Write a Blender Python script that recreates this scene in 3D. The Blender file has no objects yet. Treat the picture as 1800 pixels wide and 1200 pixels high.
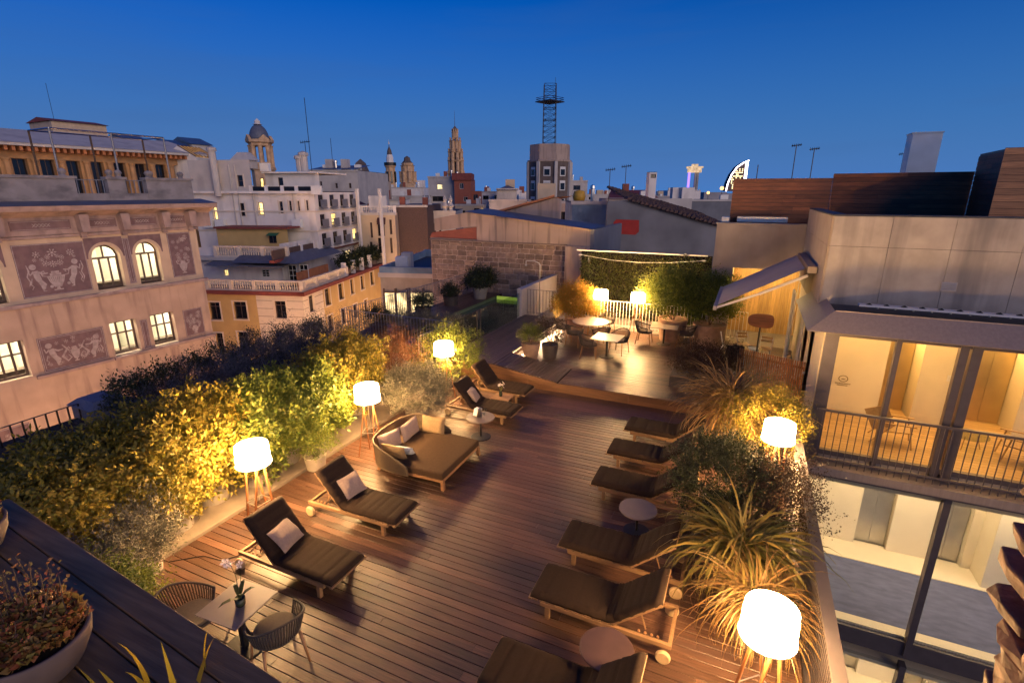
import bpy, math, random
import numpy as np
from mathutils import Vector

# ------------------------------------------------------------------ camera, sky, sun, exposure
R = math.radians
scene = bpy.context.scene
cam_data = bpy.data.cameras.new('camera')
cam = bpy.data.objects.new('camera', cam_data)
scene.collection.objects.link(cam)
scene.camera = cam
PITCH = math.atan(262 / 900.0)
HEAD = R(24.5)
CAM_H = 6.0
cam.location = (0, 0, CAM_H)
cam.rotation_euler = (math.pi / 2 - PITCH, 0, HEAD)
cam_data.sensor_width = 36
cam_data.lens = 18
cam_data.clip_end = 12000
cam_data.clip_start = 0.05

world = bpy.data.worlds.new('World')
scene.world = world
world.use_nodes = True
wn, wl = world.node_tree.nodes, world.node_tree.links
sky = wn.new('ShaderNodeTexSky')
sky.sky_type = 'NISHITA'
sky.sun_disc = False
sky.sun_elevation = R(0.0)
sky.sun_rotation = R(120)
sky.ozone_density = 6
sky.dust_density = 0.2
# dusk haze along the whole horizon, the same all the way round
wtc = wn.new('ShaderNodeTexCoord')
wsep = wn.new('ShaderNodeSeparateXYZ')
wl.new(wtc.outputs['Generated'], wsep.inputs[0])
wramp = wn.new('ShaderNodeValToRGB')
wramp.color_ramp.elements[0].position = 0.0
wramp.color_ramp.elements[0].color = (.9, .9, .9, 1)
wramp.color_ramp.elements[1].position = 0.36
wramp.color_ramp.elements[1].color = (0, 0, 0, 1)
wl.new(wsep.outputs['Z'], wramp.inputs[0])
wmix = wn.new('ShaderNodeMix')
wmix.data_type = 'RGBA'
wl.new(wramp.outputs['Color'], wmix.inputs['Factor'])
wl.new(sky.outputs[0], wmix.inputs['A'])
wmix.inputs['B'].default_value = (0.115, 0.30, 0.74, 1)
# thin veils of cloud, all round the sky
wmp = wn.new('ShaderNodeMapping')
wmp.inputs['Scale'].default_value = (1.2, 1.2, 11)
wl.new(wtc.outputs['Generated'], wmp.inputs['Vector'])
wno = wn.new('ShaderNodeTexNoise')
wno.inputs['Scale'].default_value = 2.2
wno.inputs['Detail'].default_value = 6
wl.new(wmp.outputs[0], wno.inputs['Vector'])
wmr = wn.new('ShaderNodeMapRange')
wmr.inputs['From Min'].default_value = .5
wmr.inputs['From Max'].default_value = .8
wmr.inputs['To Max'].default_value = .22
wl.new(wno.outputs['Fac'], wmr.inputs['Value'])
wcl = wn.new('ShaderNodeMix')
wcl.data_type = 'RGBA'
wl.new(wmr.outputs[0], wcl.inputs['Factor'])
wl.new(wmix.outputs['Result'], wcl.inputs['A'])
wcl.inputs['B'].default_value = (0.085, 0.17, 0.40, 1)
wmix = wcl
whs = wn.new('ShaderNodeHueSaturation')
whs.inputs['Saturation'].default_value = 1.06
whs.inputs['Value'].default_value = .68
wl.new(wmix.outputs['Result'], whs.inputs['Color'])
wl.new(whs.outputs[0], wn['Background'].inputs['Color'])
wn['Background'].inputs['Strength'].default_value = 0.15

sun_data = bpy.data.lights.new('sun', 'SUN')
sun_data.energy = 0.26
sun_data.angle = R(50)
sun_data.color = (1.0, 0.76, 0.56)
sun = bpy.data.objects.new('sun', sun_data)
scene.collection.objects.link(sun)
sun.rotation_euler = (R(80), 0, R(60))

scene.view_settings.view_transform = 'Standard'
scene.view_settings.look = 'None'
scene.view_settings.gamma = 1
scene.view_settings.exposure = 2.95
scene.render.engine = 'CYCLES'
scene.cycles.use_denoising = True
scene.cycles.max_bounces = 6
scene.cycles.diffuse_bounces = 3
scene.cycles.glossy_bounces = 3
scene.cycles.transparent_max_bounces = 8
scene.cycles.transmission_bounces = 3
scene.cycles.sample_clamp_indirect = 3.0
scene.cycles.caustics_reflective = False
scene.cycles.caustics_refractive = False

# ------------------------------------------------------------------ helpers
C = scene.collection
rnd = random.Random(7)
_cs, _sn = math.cos(PITCH), math.sin(PITCH)
_ca, _sa = math.cos(HEAD), math.sin(HEAD)


def ray(u, v):
    """direction of the sight line through a point of the 1800 x 1200 photograph, one metre deep"""
    x, y = (u - 900) / 900, -(v - 600) / 900
    a, b, z = x, _cs + _sn * y, -_sn + _cs * y
    return (a * _ca - b * _sa, a * _sa + b * _ca, z)


def at(u, v, d):
    r = ray(u, v)
    return (r[0] * d, r[1] * d, CAM_H + r[2] * d)


def floor_at(u, v, z):
    r = ray(u, v)
    t = (z - CAM_H) / r[2]
    return (r[0] * t, r[1] * t)


class Frame:
    """a facade's own axes: x along the facade, y into the building, z up"""
    def __init__(s, x0, y0, az):
        s.x0, s.y0 = x0, y0
        a = R(az)
        s.ex = (math.sin(a), math.cos(a))
        s.ey = (-math.cos(a), math.sin(a))
        s.rot = math.pi / 2 - a

    def p(s, u, v, d=0):
        r = ray(u, v)
        n = r[0] * s.ey[0] + r[1] * s.ey[1]
        t = (s.x0 * s.ey[0] + s.y0 * s.ey[1] + d) / n
        x, y = r[0] * t - s.x0, r[1] * t - s.y0
        return (x * s.ex[0] + y * s.ex[1], CAM_H + r[2] * t)


class MB:
    def __init__(s):
        s.v, s.f = [], []

    def add(s, vs, fs):
        o = len(s.v)
        s.v += [tuple(q) for q in vs]
        s.f += [tuple(i + o for i in f) for f in fs]
        return s

    def box(s, x0, y0, z0, x1, y1, z1):
        return s.add([(x0, y0, z0), (x1, y0, z0), (x1, y1, z0), (x0, y1, z0), (x0, y0, z1), (x1, y0, z1), (x1, y1, z1), (x0, y1, z1)],
                     [(3, 2, 1, 0), (4, 5, 6, 7), (0, 1, 5, 4), (1, 2, 6, 5), (2, 3, 7, 6), (3, 0, 4, 7)])

    def obox(s, c, d, rz=0, tilt=0):
        """box centred at c, size d, turned by rz; tilt about its own y axis"""
        k, n = math.cos(rz), math.sin(rz)
        kt, nt = math.cos(tilt), math.sin(tilt)
        vs = []
        for z in (-.5, .5):
            for x, y in ((-.5, -.5), (.5, -.5), (.5, .5), (-.5, .5)):
                a, b, e = x * d[0], y * d[1], z * d[2]
                a, e = a * kt + e * nt, -a * nt + e * kt
                vs.append((c[0] + a * k - b * n, c[1] + a * n + b * k, c[2] + e))
        return s.add(vs, [(3, 2, 1, 0), (4, 5, 6, 7), (0, 1, 5, 4), (1, 2, 6, 5), (2, 3, 7, 6), (3, 0, 4, 7)])

    def bar(s, a, b, w, h=None, up=(0, 0, 1)):
        """rectangular bar from a to b"""
        a, b = Vector(a), Vector(b)
        h = h or w
        d = (b - a).normalized()
        u = Vector(up)
        if abs(d.dot(u)) > .98:
            u = Vector((1, 0, 0))
        x = d.cross(u).normalized() * (w / 2)
        y = x.cross(d).normalized() * (h / 2)
        vs = [p + q for p in (a, b) for q in (-x - y, x - y, x + y, -x + y)]
        return s.add(vs, [(3, 2, 1, 0), (4, 5, 6, 7), (0, 1, 5, 4), (1, 2, 6, 5), (2, 3, 7, 6), (3, 0, 4, 7)])

    def tube(s, pts, r, n=8, cap=True):
        pts = [Vector(p) for p in pts]
        rs = r if isinstance(r, (list, tuple)) else [r] * len(pts)
        o = len(s.v)
        ref = None
        for i, p in enumerate(pts):
            d = (pts[min(i + 1, len(pts) - 1)] - pts[max(i - 1, 0)]).normalized()
            if ref is None:
                ref = Vector((0, 0, 1)) if abs(d.z) < .9 else Vector((1, 0, 0))
            x = d.cross(ref).normalized()
            y = x.cross(d).normalized()
            ref = y
            for k in range(n):
                t = 2 * math.pi * k / n
                s.v.append(tuple(p + (x * math.cos(t) + y * math.sin(t)) * rs[i]))
        for i in range(len(pts) - 1):
            for k in range(n):
                a, b = o + i * n + k, o + i * n + (k + 1) % n
                s.f.append((a, b, b + n, a + n))
        if cap:
            s.f.append(tuple(range(o + n - 1, o - 1, -1)))
            s.f.append(tuple(range(o + (len(pts) - 1) * n, o + len(pts) * n)))
        return s

    def lathe(s, prof, c=(0, 0, 0), n=20, sx=1, sy=1, ph=0, cap=True):
        o = len(s.v)
        for r, z in prof:
            for k in range(n):
                t = 2 * math.pi * k / n + ph
                s.v.append((c[0] + r * sx * math.cos(t), c[1] + r * sy * math.sin(t), c[2] + z))
        for i in range(len(prof) - 1):
            for k in range(n):
                a, b = o + i * n + k, o + i * n + (k + 1) % n
                s.f.append((a, b, b + n, a + n))
        if cap:
            if prof[0][0] > 1e-4:
                s.f.append(tuple(range(o + n - 1, o - 1, -1)))
            if prof[-1][0] > 1e-4:
                m = o + (len(prof) - 1) * n
                s.f.append(tuple(range(m, m + n)))
        return s

    def prism(s, poly, z0, z1):
        n = len(poly)
        vs = [(x, y, z0) for x, y in poly] + [(x, y, z1) for x, y in poly]
        return s.add(vs, [tuple(range(n - 1, -1, -1)), tuple(range(n, 2 * n))] + [(i, (i + 1) % n, n + (i + 1) % n, n + i) for i in range(n)])

    def slab(s, poly, y0, y1):
        """upright slab: poly in (x, z), between y0 (front) and y1"""
        n = len(poly)
        vs = [(x, y0, z) for x, z in poly] + [(x, y1, z) for x, z in poly]
        return s.add(vs, [tuple(range(n)), tuple(range(2 * n - 1, n - 1, -1))] + [((i + 1) % n, i, n + i, n + (i + 1) % n) for i in range(n)])

    def wall(s, s0, s1, z0, z1, ops, d=0.0, th=0.3):
        """a facade sheet with real openings and their reveals"""
        ops = [o for o in ops if o[1] > s0 and o[0] < s1]
        xs = sorted({s0, s1} | {min(max(q, s0), s1) for o in ops for q in o[:2]})
        zs = sorted({z0, z1} | {min(max(q, z0), z1) for o in ops for q in o[2:4]})
        for i in range(len(xs) - 1):
            for k in range(len(zs) - 1):
                a, b, e, g = xs[i], xs[i + 1], zs[k], zs[k + 1]
                if b - a < 1e-5 or g - e < 1e-5:
                    continue
                m, n = (a + b) / 2, (e + g) / 2
                if any(o[0] < m < o[1] and o[2] < n < o[3] for o in ops):
                    continue
                s.add([(a, d, e), (b, d, e), (b, d, g), (a, d, g)], [(0, 1, 2, 3)])
        for a, b, e, g in [o[:4] for o in ops]:
            e, g = max(e, z0), min(g, z1)
            s.add([(a, d, e), (b, d, e), (b, d, g), (a, d, g), (a, d + th, e), (b, d + th, e), (b, d + th, g), (a, d + th, g)],
                  [(0, 4, 5, 1), (1, 5, 6, 2), (2, 6, 7, 3), (3, 7, 4, 0)])
        return s

    def build(s, name, m, parent=None, loc=None, rz=0, smooth=False, kind=None, bevel=0):
        me = bpy.data.meshes.new(name)
        me.from_pydata(s.v, [], s.f)
        me.update()
        if smooth:
            me.polygons.foreach_set('use_smooth', [True] * len(me.polygons))
        me.materials.append(M[m] if isinstance(m, str) else m)
        o = bpy.data.objects.new(name, me)
        C.objects.link(o)
        if parent is not None:
            o.parent = parent
        if loc is not None:
            o.location = loc
        if rz:
            o.rotation_euler = (0, 0, rz)
        if bevel:
            b = o.modifiers.new('bevel', 'BEVEL')
            b.width = bevel
            b.segments = 2
            b.limit_method = 'ANGLE'
            if smooth:
                me.polygons.foreach_set('use_smooth', [True] * len(me.polygons))
        if kind:
            o['kind'] = kind
        return o


def tag(o, label, cat=None, group=None, kind=None):
    o['label'] = label
    if cat:
        o['category'] = cat
    if group:
        o['group'] = group
    if kind:
        o['kind'] = kind
    return o


def thing(name, label, cat, loc=(0, 0, 0), rz=0, group=None):
    o = bpy.data.objects.new(name, None)
    C.objects.link(o)
    o.empty_display_size = .1
    o.location = loc
    o.rotation_euler = (0, 0, rz)
    return tag(o, label, cat, group)


def dup(root, loc, rz, label, group=None):
    def rec(o, par):
        c = o.copy()
        C.objects.link(c)
        c.parent = par
        for ch in list(o.children):
            rec(ch, c)
        return c
    r = rec(root, None)
    r.location = loc
    r.rotation_euler = (0, 0, rz)
    r['label'] = label
    if group:
        r['group'] = group
    return r


# ------------------------------------------------------------------ materials
M = {}


def nodes(name):
    m = bpy.data.materials.new(name)
    m.use_nodes = True
    nt = m.node_tree
    return m, nt.nodes, nt.links, nt.nodes['Principled BSDF']


def mat(name, col, rough=.6, var=.15, scale=4., bump=0., metal=0., stretch=(1, 1, 1), rand=0., col2=None, spec=.5, detail=4., emit=0., wear=None, bscale=None, coat=0.):
    """principled surface whose colour wanders with noise in world space; rand: per-object shift; wear: (colour, scale, amount, stretch)"""
    m, n, l, b = nodes(name)
    geo = n.new('ShaderNodeNewGeometry')
    mp = n.new('ShaderNodeMapping')
    mp.inputs['Scale'].default_value = stretch
    l.new(geo.outputs['Position'], mp.inputs['Vector'])
    vec = mp.outputs[0]
    if rand:
        oi = n.new('ShaderNodeObjectInfo')
        ad = n.new('ShaderNodeVectorMath')
        ad.operation = 'MULTIPLY_ADD'
        l.new(oi.outputs['Random'], ad.inputs[0])
        ad.inputs[1].default_value = (37, 53, 71)
        l.new(vec, ad.inputs[2])
        vec = ad.outputs[0]
    tx = n.new('ShaderNodeTexNoise')
    tx.inputs['Scale'].default_value = scale
    tx.inputs['Detail'].default_value = detail
    l.new(vec, tx.inputs['Vector'])
    mr = n.new('ShaderNodeMapRange')
    mr.inputs['From Min'].default_value = .28
    mr.inputs['From Max'].default_value = .72
    l.new(tx.outputs['Fac'], mr.inputs['Value'])
    mx = n.new('ShaderNodeMix')
    mx.data_type = 'RGBA'
    c2 = col2 or tuple(min(1, c * (1 + var)) for c in col)
    c1 = tuple(c * (1 - var) for c in col) if not col2 else col
    mx.inputs['A'].default_value = (*c1, 1)
    mx.inputs['B'].default_value = (*c2, 1)
    l.new(mr.outputs[0], mx.inputs['Factor'])
    out = mx.outputs['Result']
    if wear:
        wc, ws, wa, wst = wear
        m2 = n.new('ShaderNodeMapping')
        m2.inputs['Scale'].default_value = wst
        l.new(geo.outputs['Position'], m2.inputs['Vector'])
        t2 = n.new('ShaderNodeTexNoise')
        t2.inputs['Scale'].default_value = ws
        t2.inputs['Detail'].default_value = 5
        l.new(m2.outputs[0], t2.inputs['Vector'])
        r2 = n.new('ShaderNodeMapRange')
        r2.inputs['From Min'].default_value = .52
        r2.inputs['From Max'].default_value = .72
        r2.inputs['To Max'].default_value = wa
        l.new(t2.outputs['Fac'], r2.inputs['Value'])
        x2 = n.new('ShaderNodeMix')
        x2.data_type = 'RGBA'
        l.new(r2.outputs[0], x2.inputs['Factor'])
        l.new(out, x2.inputs['A'])
        x2.inputs['B'].default_value = (*wc, 1)
        out = x2.outputs['Result']
    if rand:
        hs = n.new('ShaderNodeHueSaturation')
        r3 = n.new('ShaderNodeMapRange')
        r3.inputs['To Min'].default_value = 1 - rand
        r3.inputs['To Max'].default_value = 1 + rand
        l.new(oi.outputs['Random'], r3.inputs['Value'])
        l.new(r3.outputs[0], hs.inputs['Value'])
        l.new(out, hs.inputs['Color'])
        out = hs.outputs[0]
    l.new(out, b.inputs['Base Color'])
    b.inputs['Roughness'].default_value = rough
    b.inputs['Metallic'].default_value = metal
    b.inputs['Specular IOR Level'].default_value = spec
    if coat:
        b.inputs['Coat Weight'].default_value = coat
    if bump:
        bp = n.new('ShaderNodeBump')
        bp.inputs['Strength'].default_value = bump
        bp.inputs['Distance'].default_value = .02
        src = tx
        if bscale:
            src = n.new('ShaderNodeTexNoise')
            src.inputs['Scale'].default_value = bscale
            src.inputs['Detail'].default_value = 3
            l.new(vec, src.inputs['Vector'])
        l.new(src.outputs['Fac'], bp.inputs['Height'])
        l.new(bp.outputs[0], b.inputs['Normal'])
    if emit:
        l.new(out, b.inputs['Emission Color'])
        b.inputs['Emission Strength'].default_value = emit
    M[name] = m
    return m


def leafmat(name, c1, c2, trans=.35, rough=.5):
    m, n, l, b = nodes(name)
    geo = n.new('ShaderNodeNewGeometry')
    mx = n.new('ShaderNodeMix')
    mx.data_type = 'RGBA'
    mx.inputs['A'].default_value = (*c1, 1)
    mx.inputs['B'].default_value = (*c2, 1)
    l.new(geo.outputs['Random Per Island'], mx.inputs['Factor'])
    l.new(mx.outputs['Result'], b.inputs['Base Color'])
    b.inputs['Roughness'].default_value = rough
    b.inputs['Specular IOR Level'].default_value = .3
    tr = n.new('ShaderNodeBsdfTranslucent')
    l.new(mx.outputs['Result'], tr.inputs['Color'])
    ms = n.new('ShaderNodeMixShader')
    ms.inputs[0].default_value = trans
    l.new(b.outputs[0], ms.inputs[1])
    l.new(tr.outputs[0], ms.inputs[2])
    l.new(ms.outputs[0], n['Material Output'].inputs['Surface'])
    M[name] = m


def emitmat(name, col, strength, var=0., scale=2.):
    m, n, l, b = nodes(name)
    n.remove(b)
    e = n.new('ShaderNodeEmission')
    e.inputs['Color'].default_value = (*col, 1)
    e.inputs['Strength'].default_value = strength
    if var:
        geo = n.new('ShaderNodeNewGeometry')
        t = n.new('ShaderNodeTexNoise')
        t.inputs['Scale'].default_value = scale
        t.inputs['Detail'].default_value = 3
        l.new(geo.outputs['Position'], t.inputs['Vector'])
        r = n.new('ShaderNodeMapRange')
        r.inputs['From Min'].default_value = .35
        r.inputs['From Max'].default_value = .65
        r.inputs['To Min'].default_value = strength * (1 - var)
        r.inputs['To Max'].default_value = strength * (1 + var)
        l.new(t.outputs['Fac'], r.inputs['Value'])
        l.new(r.outputs[0], e.inputs['Strength'])
    l.new(e.outputs[0], n['Material Output'].inputs['Surface'])
    M[name] = m


def glassmat(name, tint=(.9, .92, .9), refl=.035, rough=.02):
    m, n, l, b = nodes(name)
    n.remove(b)
    t = n.new('ShaderNodeBsdfTransparent')
    t.inputs['Color'].default_value = (*tint, 1)
    g = n.new('ShaderNodeBsdfGlossy')
    g.inputs['Roughness'].default_value = rough
    lw = n.new('ShaderNodeLayerWeight')
    pw = n.new('ShaderNodeMath')
    pw.operation = 'POWER'
    pw.inputs[1].default_value = 4.5
    l.new(lw.outputs['Facing'], pw.inputs[0])
    f = n.new('ShaderNodeMath')
    f.operation = 'MULTIPLY_ADD'
    f.inputs[1].default_value = .75
    f.inputs[2].default_value = refl
    l.new(pw.outputs[0], f.inputs[0])
    ms = n.new('ShaderNodeMixShader')
    l.new(f.outputs[0], ms.inputs[0])
    l.new(t.outputs[0], ms.inputs[1])
    l.new(g.outputs[0], ms.inputs[2])
    l.new(ms.outputs[0], n['Material Output'].inputs['Surface'])
    M[name] = m


# terrace
mat('deck', (.078, .040, .027), .39, .4, 3., .25, stretch=(.8, 14, 6), rand=.42, wear=((.040, .026, .026), 1.1, .85, (.5, 1.4, 1)), bscale=9)
mat('deck_y', (.088, .056, .044), .36, .3, 3., .25, stretch=(14, .8, 6), rand=.28, wear=((.09, .06, .06), 1.1, .6, (1.4, .5, 1)), bscale=9)
mat('deck_under', (.012, .008, .007), .9)
mat('riser', (.13, .062, .030), .5, .3, 3., .2, stretch=(.6, 6, 14), rand=.2)
mat('dark_plank', (.165, .095, .048), .7, .35, 3., .25, stretch=(.8, 12, 6), rand=.25, wear=((.25, .16, .10), 1.5, .6, (.7, 3, 1)), bscale=14, spec=.25)
mat('stone_kerb', (.15, .12, .095), .8, .15, 6, .2)
mat('concrete', (.33, .29, .255), .75, .16, 2.5, .15, wear=((.13, .115, .115), 1.1, .75, (1.8, 1.8, .18)))
mat('concrete_warm', (.34, .285, .23), .75, .12, 2., .15, wear=((.2, .16, .14), .8, .5, (1.6, 1.6, .25)))
mat('concrete_pale', (.46, .41, .37), .7, .08, 3., .1)
mat('teak', (.25, .13, .06), .5, .25, 3, .15, stretch=(1.5, 8, 8), rand=.1)
mat('teak_light', (.19, .112, .058), .6, .2, 3, .12, stretch=(1.5, 8, 8), rand=.1)
mat('cushion', (.026, .0165, .0125), .9, .12, 30, .18, bscale=160, spec=.12)
mat('cushion_day', (.052, .032, .020), .9, .12, 18, .18, bscale=160, spec=.12)
mat('pillow_mauve', (.25, .185, .165), .9, .12, 25, .2, bscale=200)
mat('pillow_olive', (.17, .115, .06), .9, .15, 25, .2, bscale=200)
mat('pillow_blue', (.33, .36, .42), .9, .3, 30, .2)
mat('rope', (.095, .066, .042), .9, .2, 60, .3)
mat('rope_dark', (.042, .034, .030), .85, .25, 60, .2)
mat('seat_cushion', (.11, .085, .06), .9, .1, 40)
mat('table_top', (.165, .13, .115), .45, .08, 5, .03)
mat('table_pale', (.33, .27, .22), .4, .08, 5, .03)
mat('table_brown', (.062, .037, .034), .38, .15, 5, .03)
mat('black_metal', (.018, .018, .02), .4, .2, 8, metal=.4)
mat('dark_metal', (.045, .042, .046), .45, .15, 6, metal=.5)
mat('steel', (.55, .54, .52), .28, .1, 6, metal=1.)
mat('grey_rail', (.20, .20, .22), .5, .1, 6, metal=.4)
mat('white_rail', (.72, .70, .66), .5, .06, 6)
mat('wheel', (.40, .29, .17), .55, .15, 10)
mat('pot_grey', (.27, .235, .20), .75, .15, 5, .15)
mat('pot_terra', (.30, .19, .13), .75, .2, 5, .15)
mat('pot_dark', (.05, .04, .038), .55, .2, 5, .1)
mat('bowl_clay', (.13, .088, .075), .8, .12, 8, .1)
mat('soil', (.025, .018, .013), .95, .4, 30, .5)
mat('lamp_leg', (.26, .10, .035), .45, .2, 4, stretch=(4, 4, 1))
LAMP = (1.0, .57, .22)
emitmat('lamp_shade', LAMP, 38.0)
emitmat('lamp_disc', LAMP, 50.0)
mat('lamp_rim', (.78, .72, .64), .5, .05)
emitmat('led', (1.0, .66, .34), 60.0)
emitmat('spot_bulb', (1.0, .74, .40), 130.0)
mat('bark', (.09, .055, .035), .9, .3, 20, .3)
leafmat('leaf_gold', (.12, .12, .016), (.33, .24, .035), .3)
leafmat('leaf_green', (.07, .11, .020), (.22, .24, .04), .45)
leafmat('leaf_sage', (.12, .12, .085), (.23, .205, .145), .25, .7)
leafmat('leaf_dark', (.018, .030, .014), (.050, .060, .024), .25)
leafmat('leaf_lavender', (.050, .058, .075), (.11, .11, .135), .2, .7)
leafmat('leaf_red', (.13, .055, .030), (.24, .115, .05), .35)
leafmat('leaf_orange', (.24, .21, .025), (.42, .20, .035), .4)
leafmat('leaf_brown', (.04, .028, .018), (.085, .052, .028), .3)
leafmat('blade', (.07, .08, .020), (.26, .19, .05), .35, .45)
leafmat('blade_bronze', (.12, .085, .035), (.36, .21, .08), .35, .45)
leafmat('blade_gold', (.48, .35, .02), (.62, .40, .04), .4, .45)
leafmat('succulent', (.30, .085, .05), (.24, .20, .05), .3)
leafmat('leaf_wall', (.03, .045, .013), (.11, .11, .03), .3)
leafmat('petal', (.62, .56, .60), (.80, .74, .74), .3)
mat('rubble', (.17, .088, .05), .85, .45, 9, .6, rand=.35, bscale=22)
mat('mortar', (.20, .15, .125), .9, .2, 12, .3)
glassmat('glass')
glassmat('glass_pool', (.80, .86, .80))
mat('bottle', (.02, .03, .02), .15, .1, 4)
mat('white_cloth', (.6, .6, .66), .8, .1, 20)
# hotel
mat('fascia', (.25, .205, .185), .42, .1, 3, .04, stretch=(6, 6, .4), metal=.3)
mat('frame_metal', (.10, .085, .09), .42, .12, 4, metal=.4)
mat('roof_dark', (.035, .037, .045), .7, .3, 4)
mat('ipe', (.17, .058, .023), .6, .35, 3., .2, stretch=(.8, 3, 14), rand=.3, wear=((.05, .02, .012), 1.3, .5, (.6, 1, 2)), bscale=10)
mat('ipe_slat', (.44, .16, .05), .45, .25, 3, .1, stretch=(8, 8, .8), rand=.2)
mat('room_wall', (.66, .56, .40), .7, .04, 3)
mat('room_wall_white', (.72, .63, .48), .7, .03, 3)
mat('room_floor', (.46, .29, .12), .4, .2, 3, stretch=(1.2, 10, 1), rand=.15)
mat('gold_door', (.52, .40, .20), .34, .06, 3, metal=.75)
mat('steel_door', (.50, .47, .42), .34, .06, 3, metal=.75)
mat('carpet', (.105, .12, .225), .95, .22, 2.2, .1, stretch=(1.2, 3, 1))
mat('wood_wall', (.42, .25, .09), .55, .25, 3, .1, stretch=(9, 9, .7), rand=.2)
mat('sign_grey', (.20, .15, .08), .7, .05)
mat('oak', (.40, .25, .11), .5, .2, 5, stretch=(3, 3, 3))
emitmat('room_lamp', (1.0, .58, .20), 7.)
emitmat('hall_lamp', (1.0, .72, .42), 8.)
emitmat('recess_lamp', (1.0, .72, .30), 12.)
mat('awning_cloth', (.38, .33, .29), .8, .06, 3, .05)
mat('white_paint', (.66, .62, .58), .55, .06, 4)
# ------------------------------------------------------------------ the setting: ground, sea, terrace bodies, decks
def struct(name, mb, m, **k):
    return mb.build(name, m, kind='structure', **k)


mat('asphalt', (.05, .05, .052), .85, .2, 2)
mat('city_ground', (.06, .055, .06), .9, .3, .05)
mat('sea', (.012, .03, .07), .25, .2, .02, .1)
struct('ground', MB().box(-1500, -400, -24.2, 900, 900, -24), 'city_ground')
struct('sea', MB().add([(-9000, 900, -23.9), (9000, 900, -23.9), (9000, 11000, -23.9), (-9000, 11000, -23.9)], [(0, 1, 2, 3)]), 'sea')
struct('street', MB().box(-29.0, -60, -24, -16.0, 120, -23.9), 'asphalt')

struct('terrace_slab', MB().box(-15.0, -4, -23.95, 1.30, 14.21, -.06).box(-15.0, 14.21, -23.95, 1.9, 27, .20), 'concrete')
kerb = struct('kerb', MB().box(-10.88, -3, -.055, -8.46, 13.8, .05), 'stone_kerb', bevel=.01)
struct('planting_bed', MB().box(-14.9, -3, -.05, -11.25, 14.1, .55), 'soil')

# one plank mesh, shared; boards run along local x
def plank_mesh(name, w, th, m):
    mb = MB()
    c, h = .004, w / 2
    prof = [(-h, -th), (h, -th), (h, -c), (h - c, 0), (-h + c, 0), (-h, -c)]
    vs = [(x, y, z) for x in (0, 1) for y, z in prof]
    n = 6
    mb.add(vs, [(4, 3, 10, 9), (3, 2, 8, 9), (5, 4, 10, 11), (2, 1, 7, 8), (0, 5, 11, 6), tuple(range(5, -1, -1)), tuple(range(6, 12))])
    mb.f[0] = (3, 4, 10, 9)
    me = bpy.data.meshes.new(name)
    me.from_pydata(mb.v, [], mb.f)
    me.validate()
    me.update()
    me.materials.append(M[m])
    return me


def put_plank(me, parent, x, y, z, length, rz=0, tilt=0):
    o = bpy.data.objects.new('plank', me)
    C.objects.link(o)
    o.parent = parent
    o.location = (x, y, z + rnd.uniform(-.0015, .0015))
    o.scale = (length, 1, 1)
    o.rotation_euler = (0, tilt, rz)
    return o


PW = .143
deck = struct('main_deck', MB().box(-8.45, 2.0, -.055, 1.29, 14.2, -.03), 'deck_under')
pm = plank_mesh('plank', PW - .0085, .026, 'deck')
y = 2.28
while y < 14.15:
    x = -8.44 - rnd.uniform(0, 1.6)
    while x < 1.28:
        ln = rnd.choice((2.4, 2.9, 3.4, 3.9, 4.4))
        a, b = max(x, -8.44), min(x + ln, 1.28)
        if b < -7.9:
            b = -8.44
        if 1.28 - b < .5:
            b = 1.28
        if b - a > .1:
            put_plank(pm, deck, a + .002, y, 0, b - a - .004)
        x = b if b > -8.44 else x + ln
    y += PW

dining = struct('dining_deck', MB().box(-7.1, 15.6, .2, 1.9, 21.4, .27).box(-4.9, 14.24, .2, 1.9, 15.6, .27), 'deck_under')
y = 14.2 + PW / 2
while y < 21.4:
    a0, b0 = (-4.9, -.95) if y < 15.6 else (-7.1, 1.85)
    x = a0 - rnd.uniform(0, 1.5)
    while x < b0 - .05:
        ln = rnd.choice((2.4, 3.2, 3.9))
        a, b = max(x, a0), min(x + ln, b0)
        if b0 - b < .5:
            b = b0
        if b - a > .1:
            put_plank(pm, dining, a + .002, y, .30, b - a - .004)
        x = b if b > a0 else x + ln
    y += PW
pmy = plank_mesh('plank', .105, .026, 'deck_y')
x = -.95 + .06
while x < 1.85:
    put_plank(pmy, dining, x, 14.25, .30, 1.36, math.pi / 2)
    x += .115

pool_deck = struct('pool_deck', MB().box(-9.0, 14.24, .2, -7.14, 21.2, .57).box(-13.9, 14.8, .2, -12.2, 25.4, .57), 'deck_under')
x = -8.97
while x < -7.15:
    k = 15.0 if x < -8.0 else 14.24
    put_plank(pmy, pool_deck, x, 14.24, .60, 2.6, math.pi / 2)
    put_plank(pmy, pool_deck, x, 16.85, .60, 4.3, math.pi / 2)
    x += .116
x = -13.85
while x < -12.2:
    put_plank(pmy, pool_deck, x, 14.85, .60, 5.2, math.pi / 2)
    put_plank(pmy, pool_deck, x, 20.06, .60, 5.3, math.pi / 2)
    x += .116
# the ramp that leads down from the pool deck to the dining deck
ramp = struct('deck_ramp', MB().slab([(-7.13, .2), (-4.91, .2), (-4.91, .27), (-7.13, .57)], 14.24, 15.6), 'deck_under')
x = -7.08
while x < -4.93:
    z = .6 + (x + 7.1) / 2.2 * -.3
    put_plank(pmy, ramp, x, 14.24, z, 1.36, math.pi / 2)
    x += .115
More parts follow.
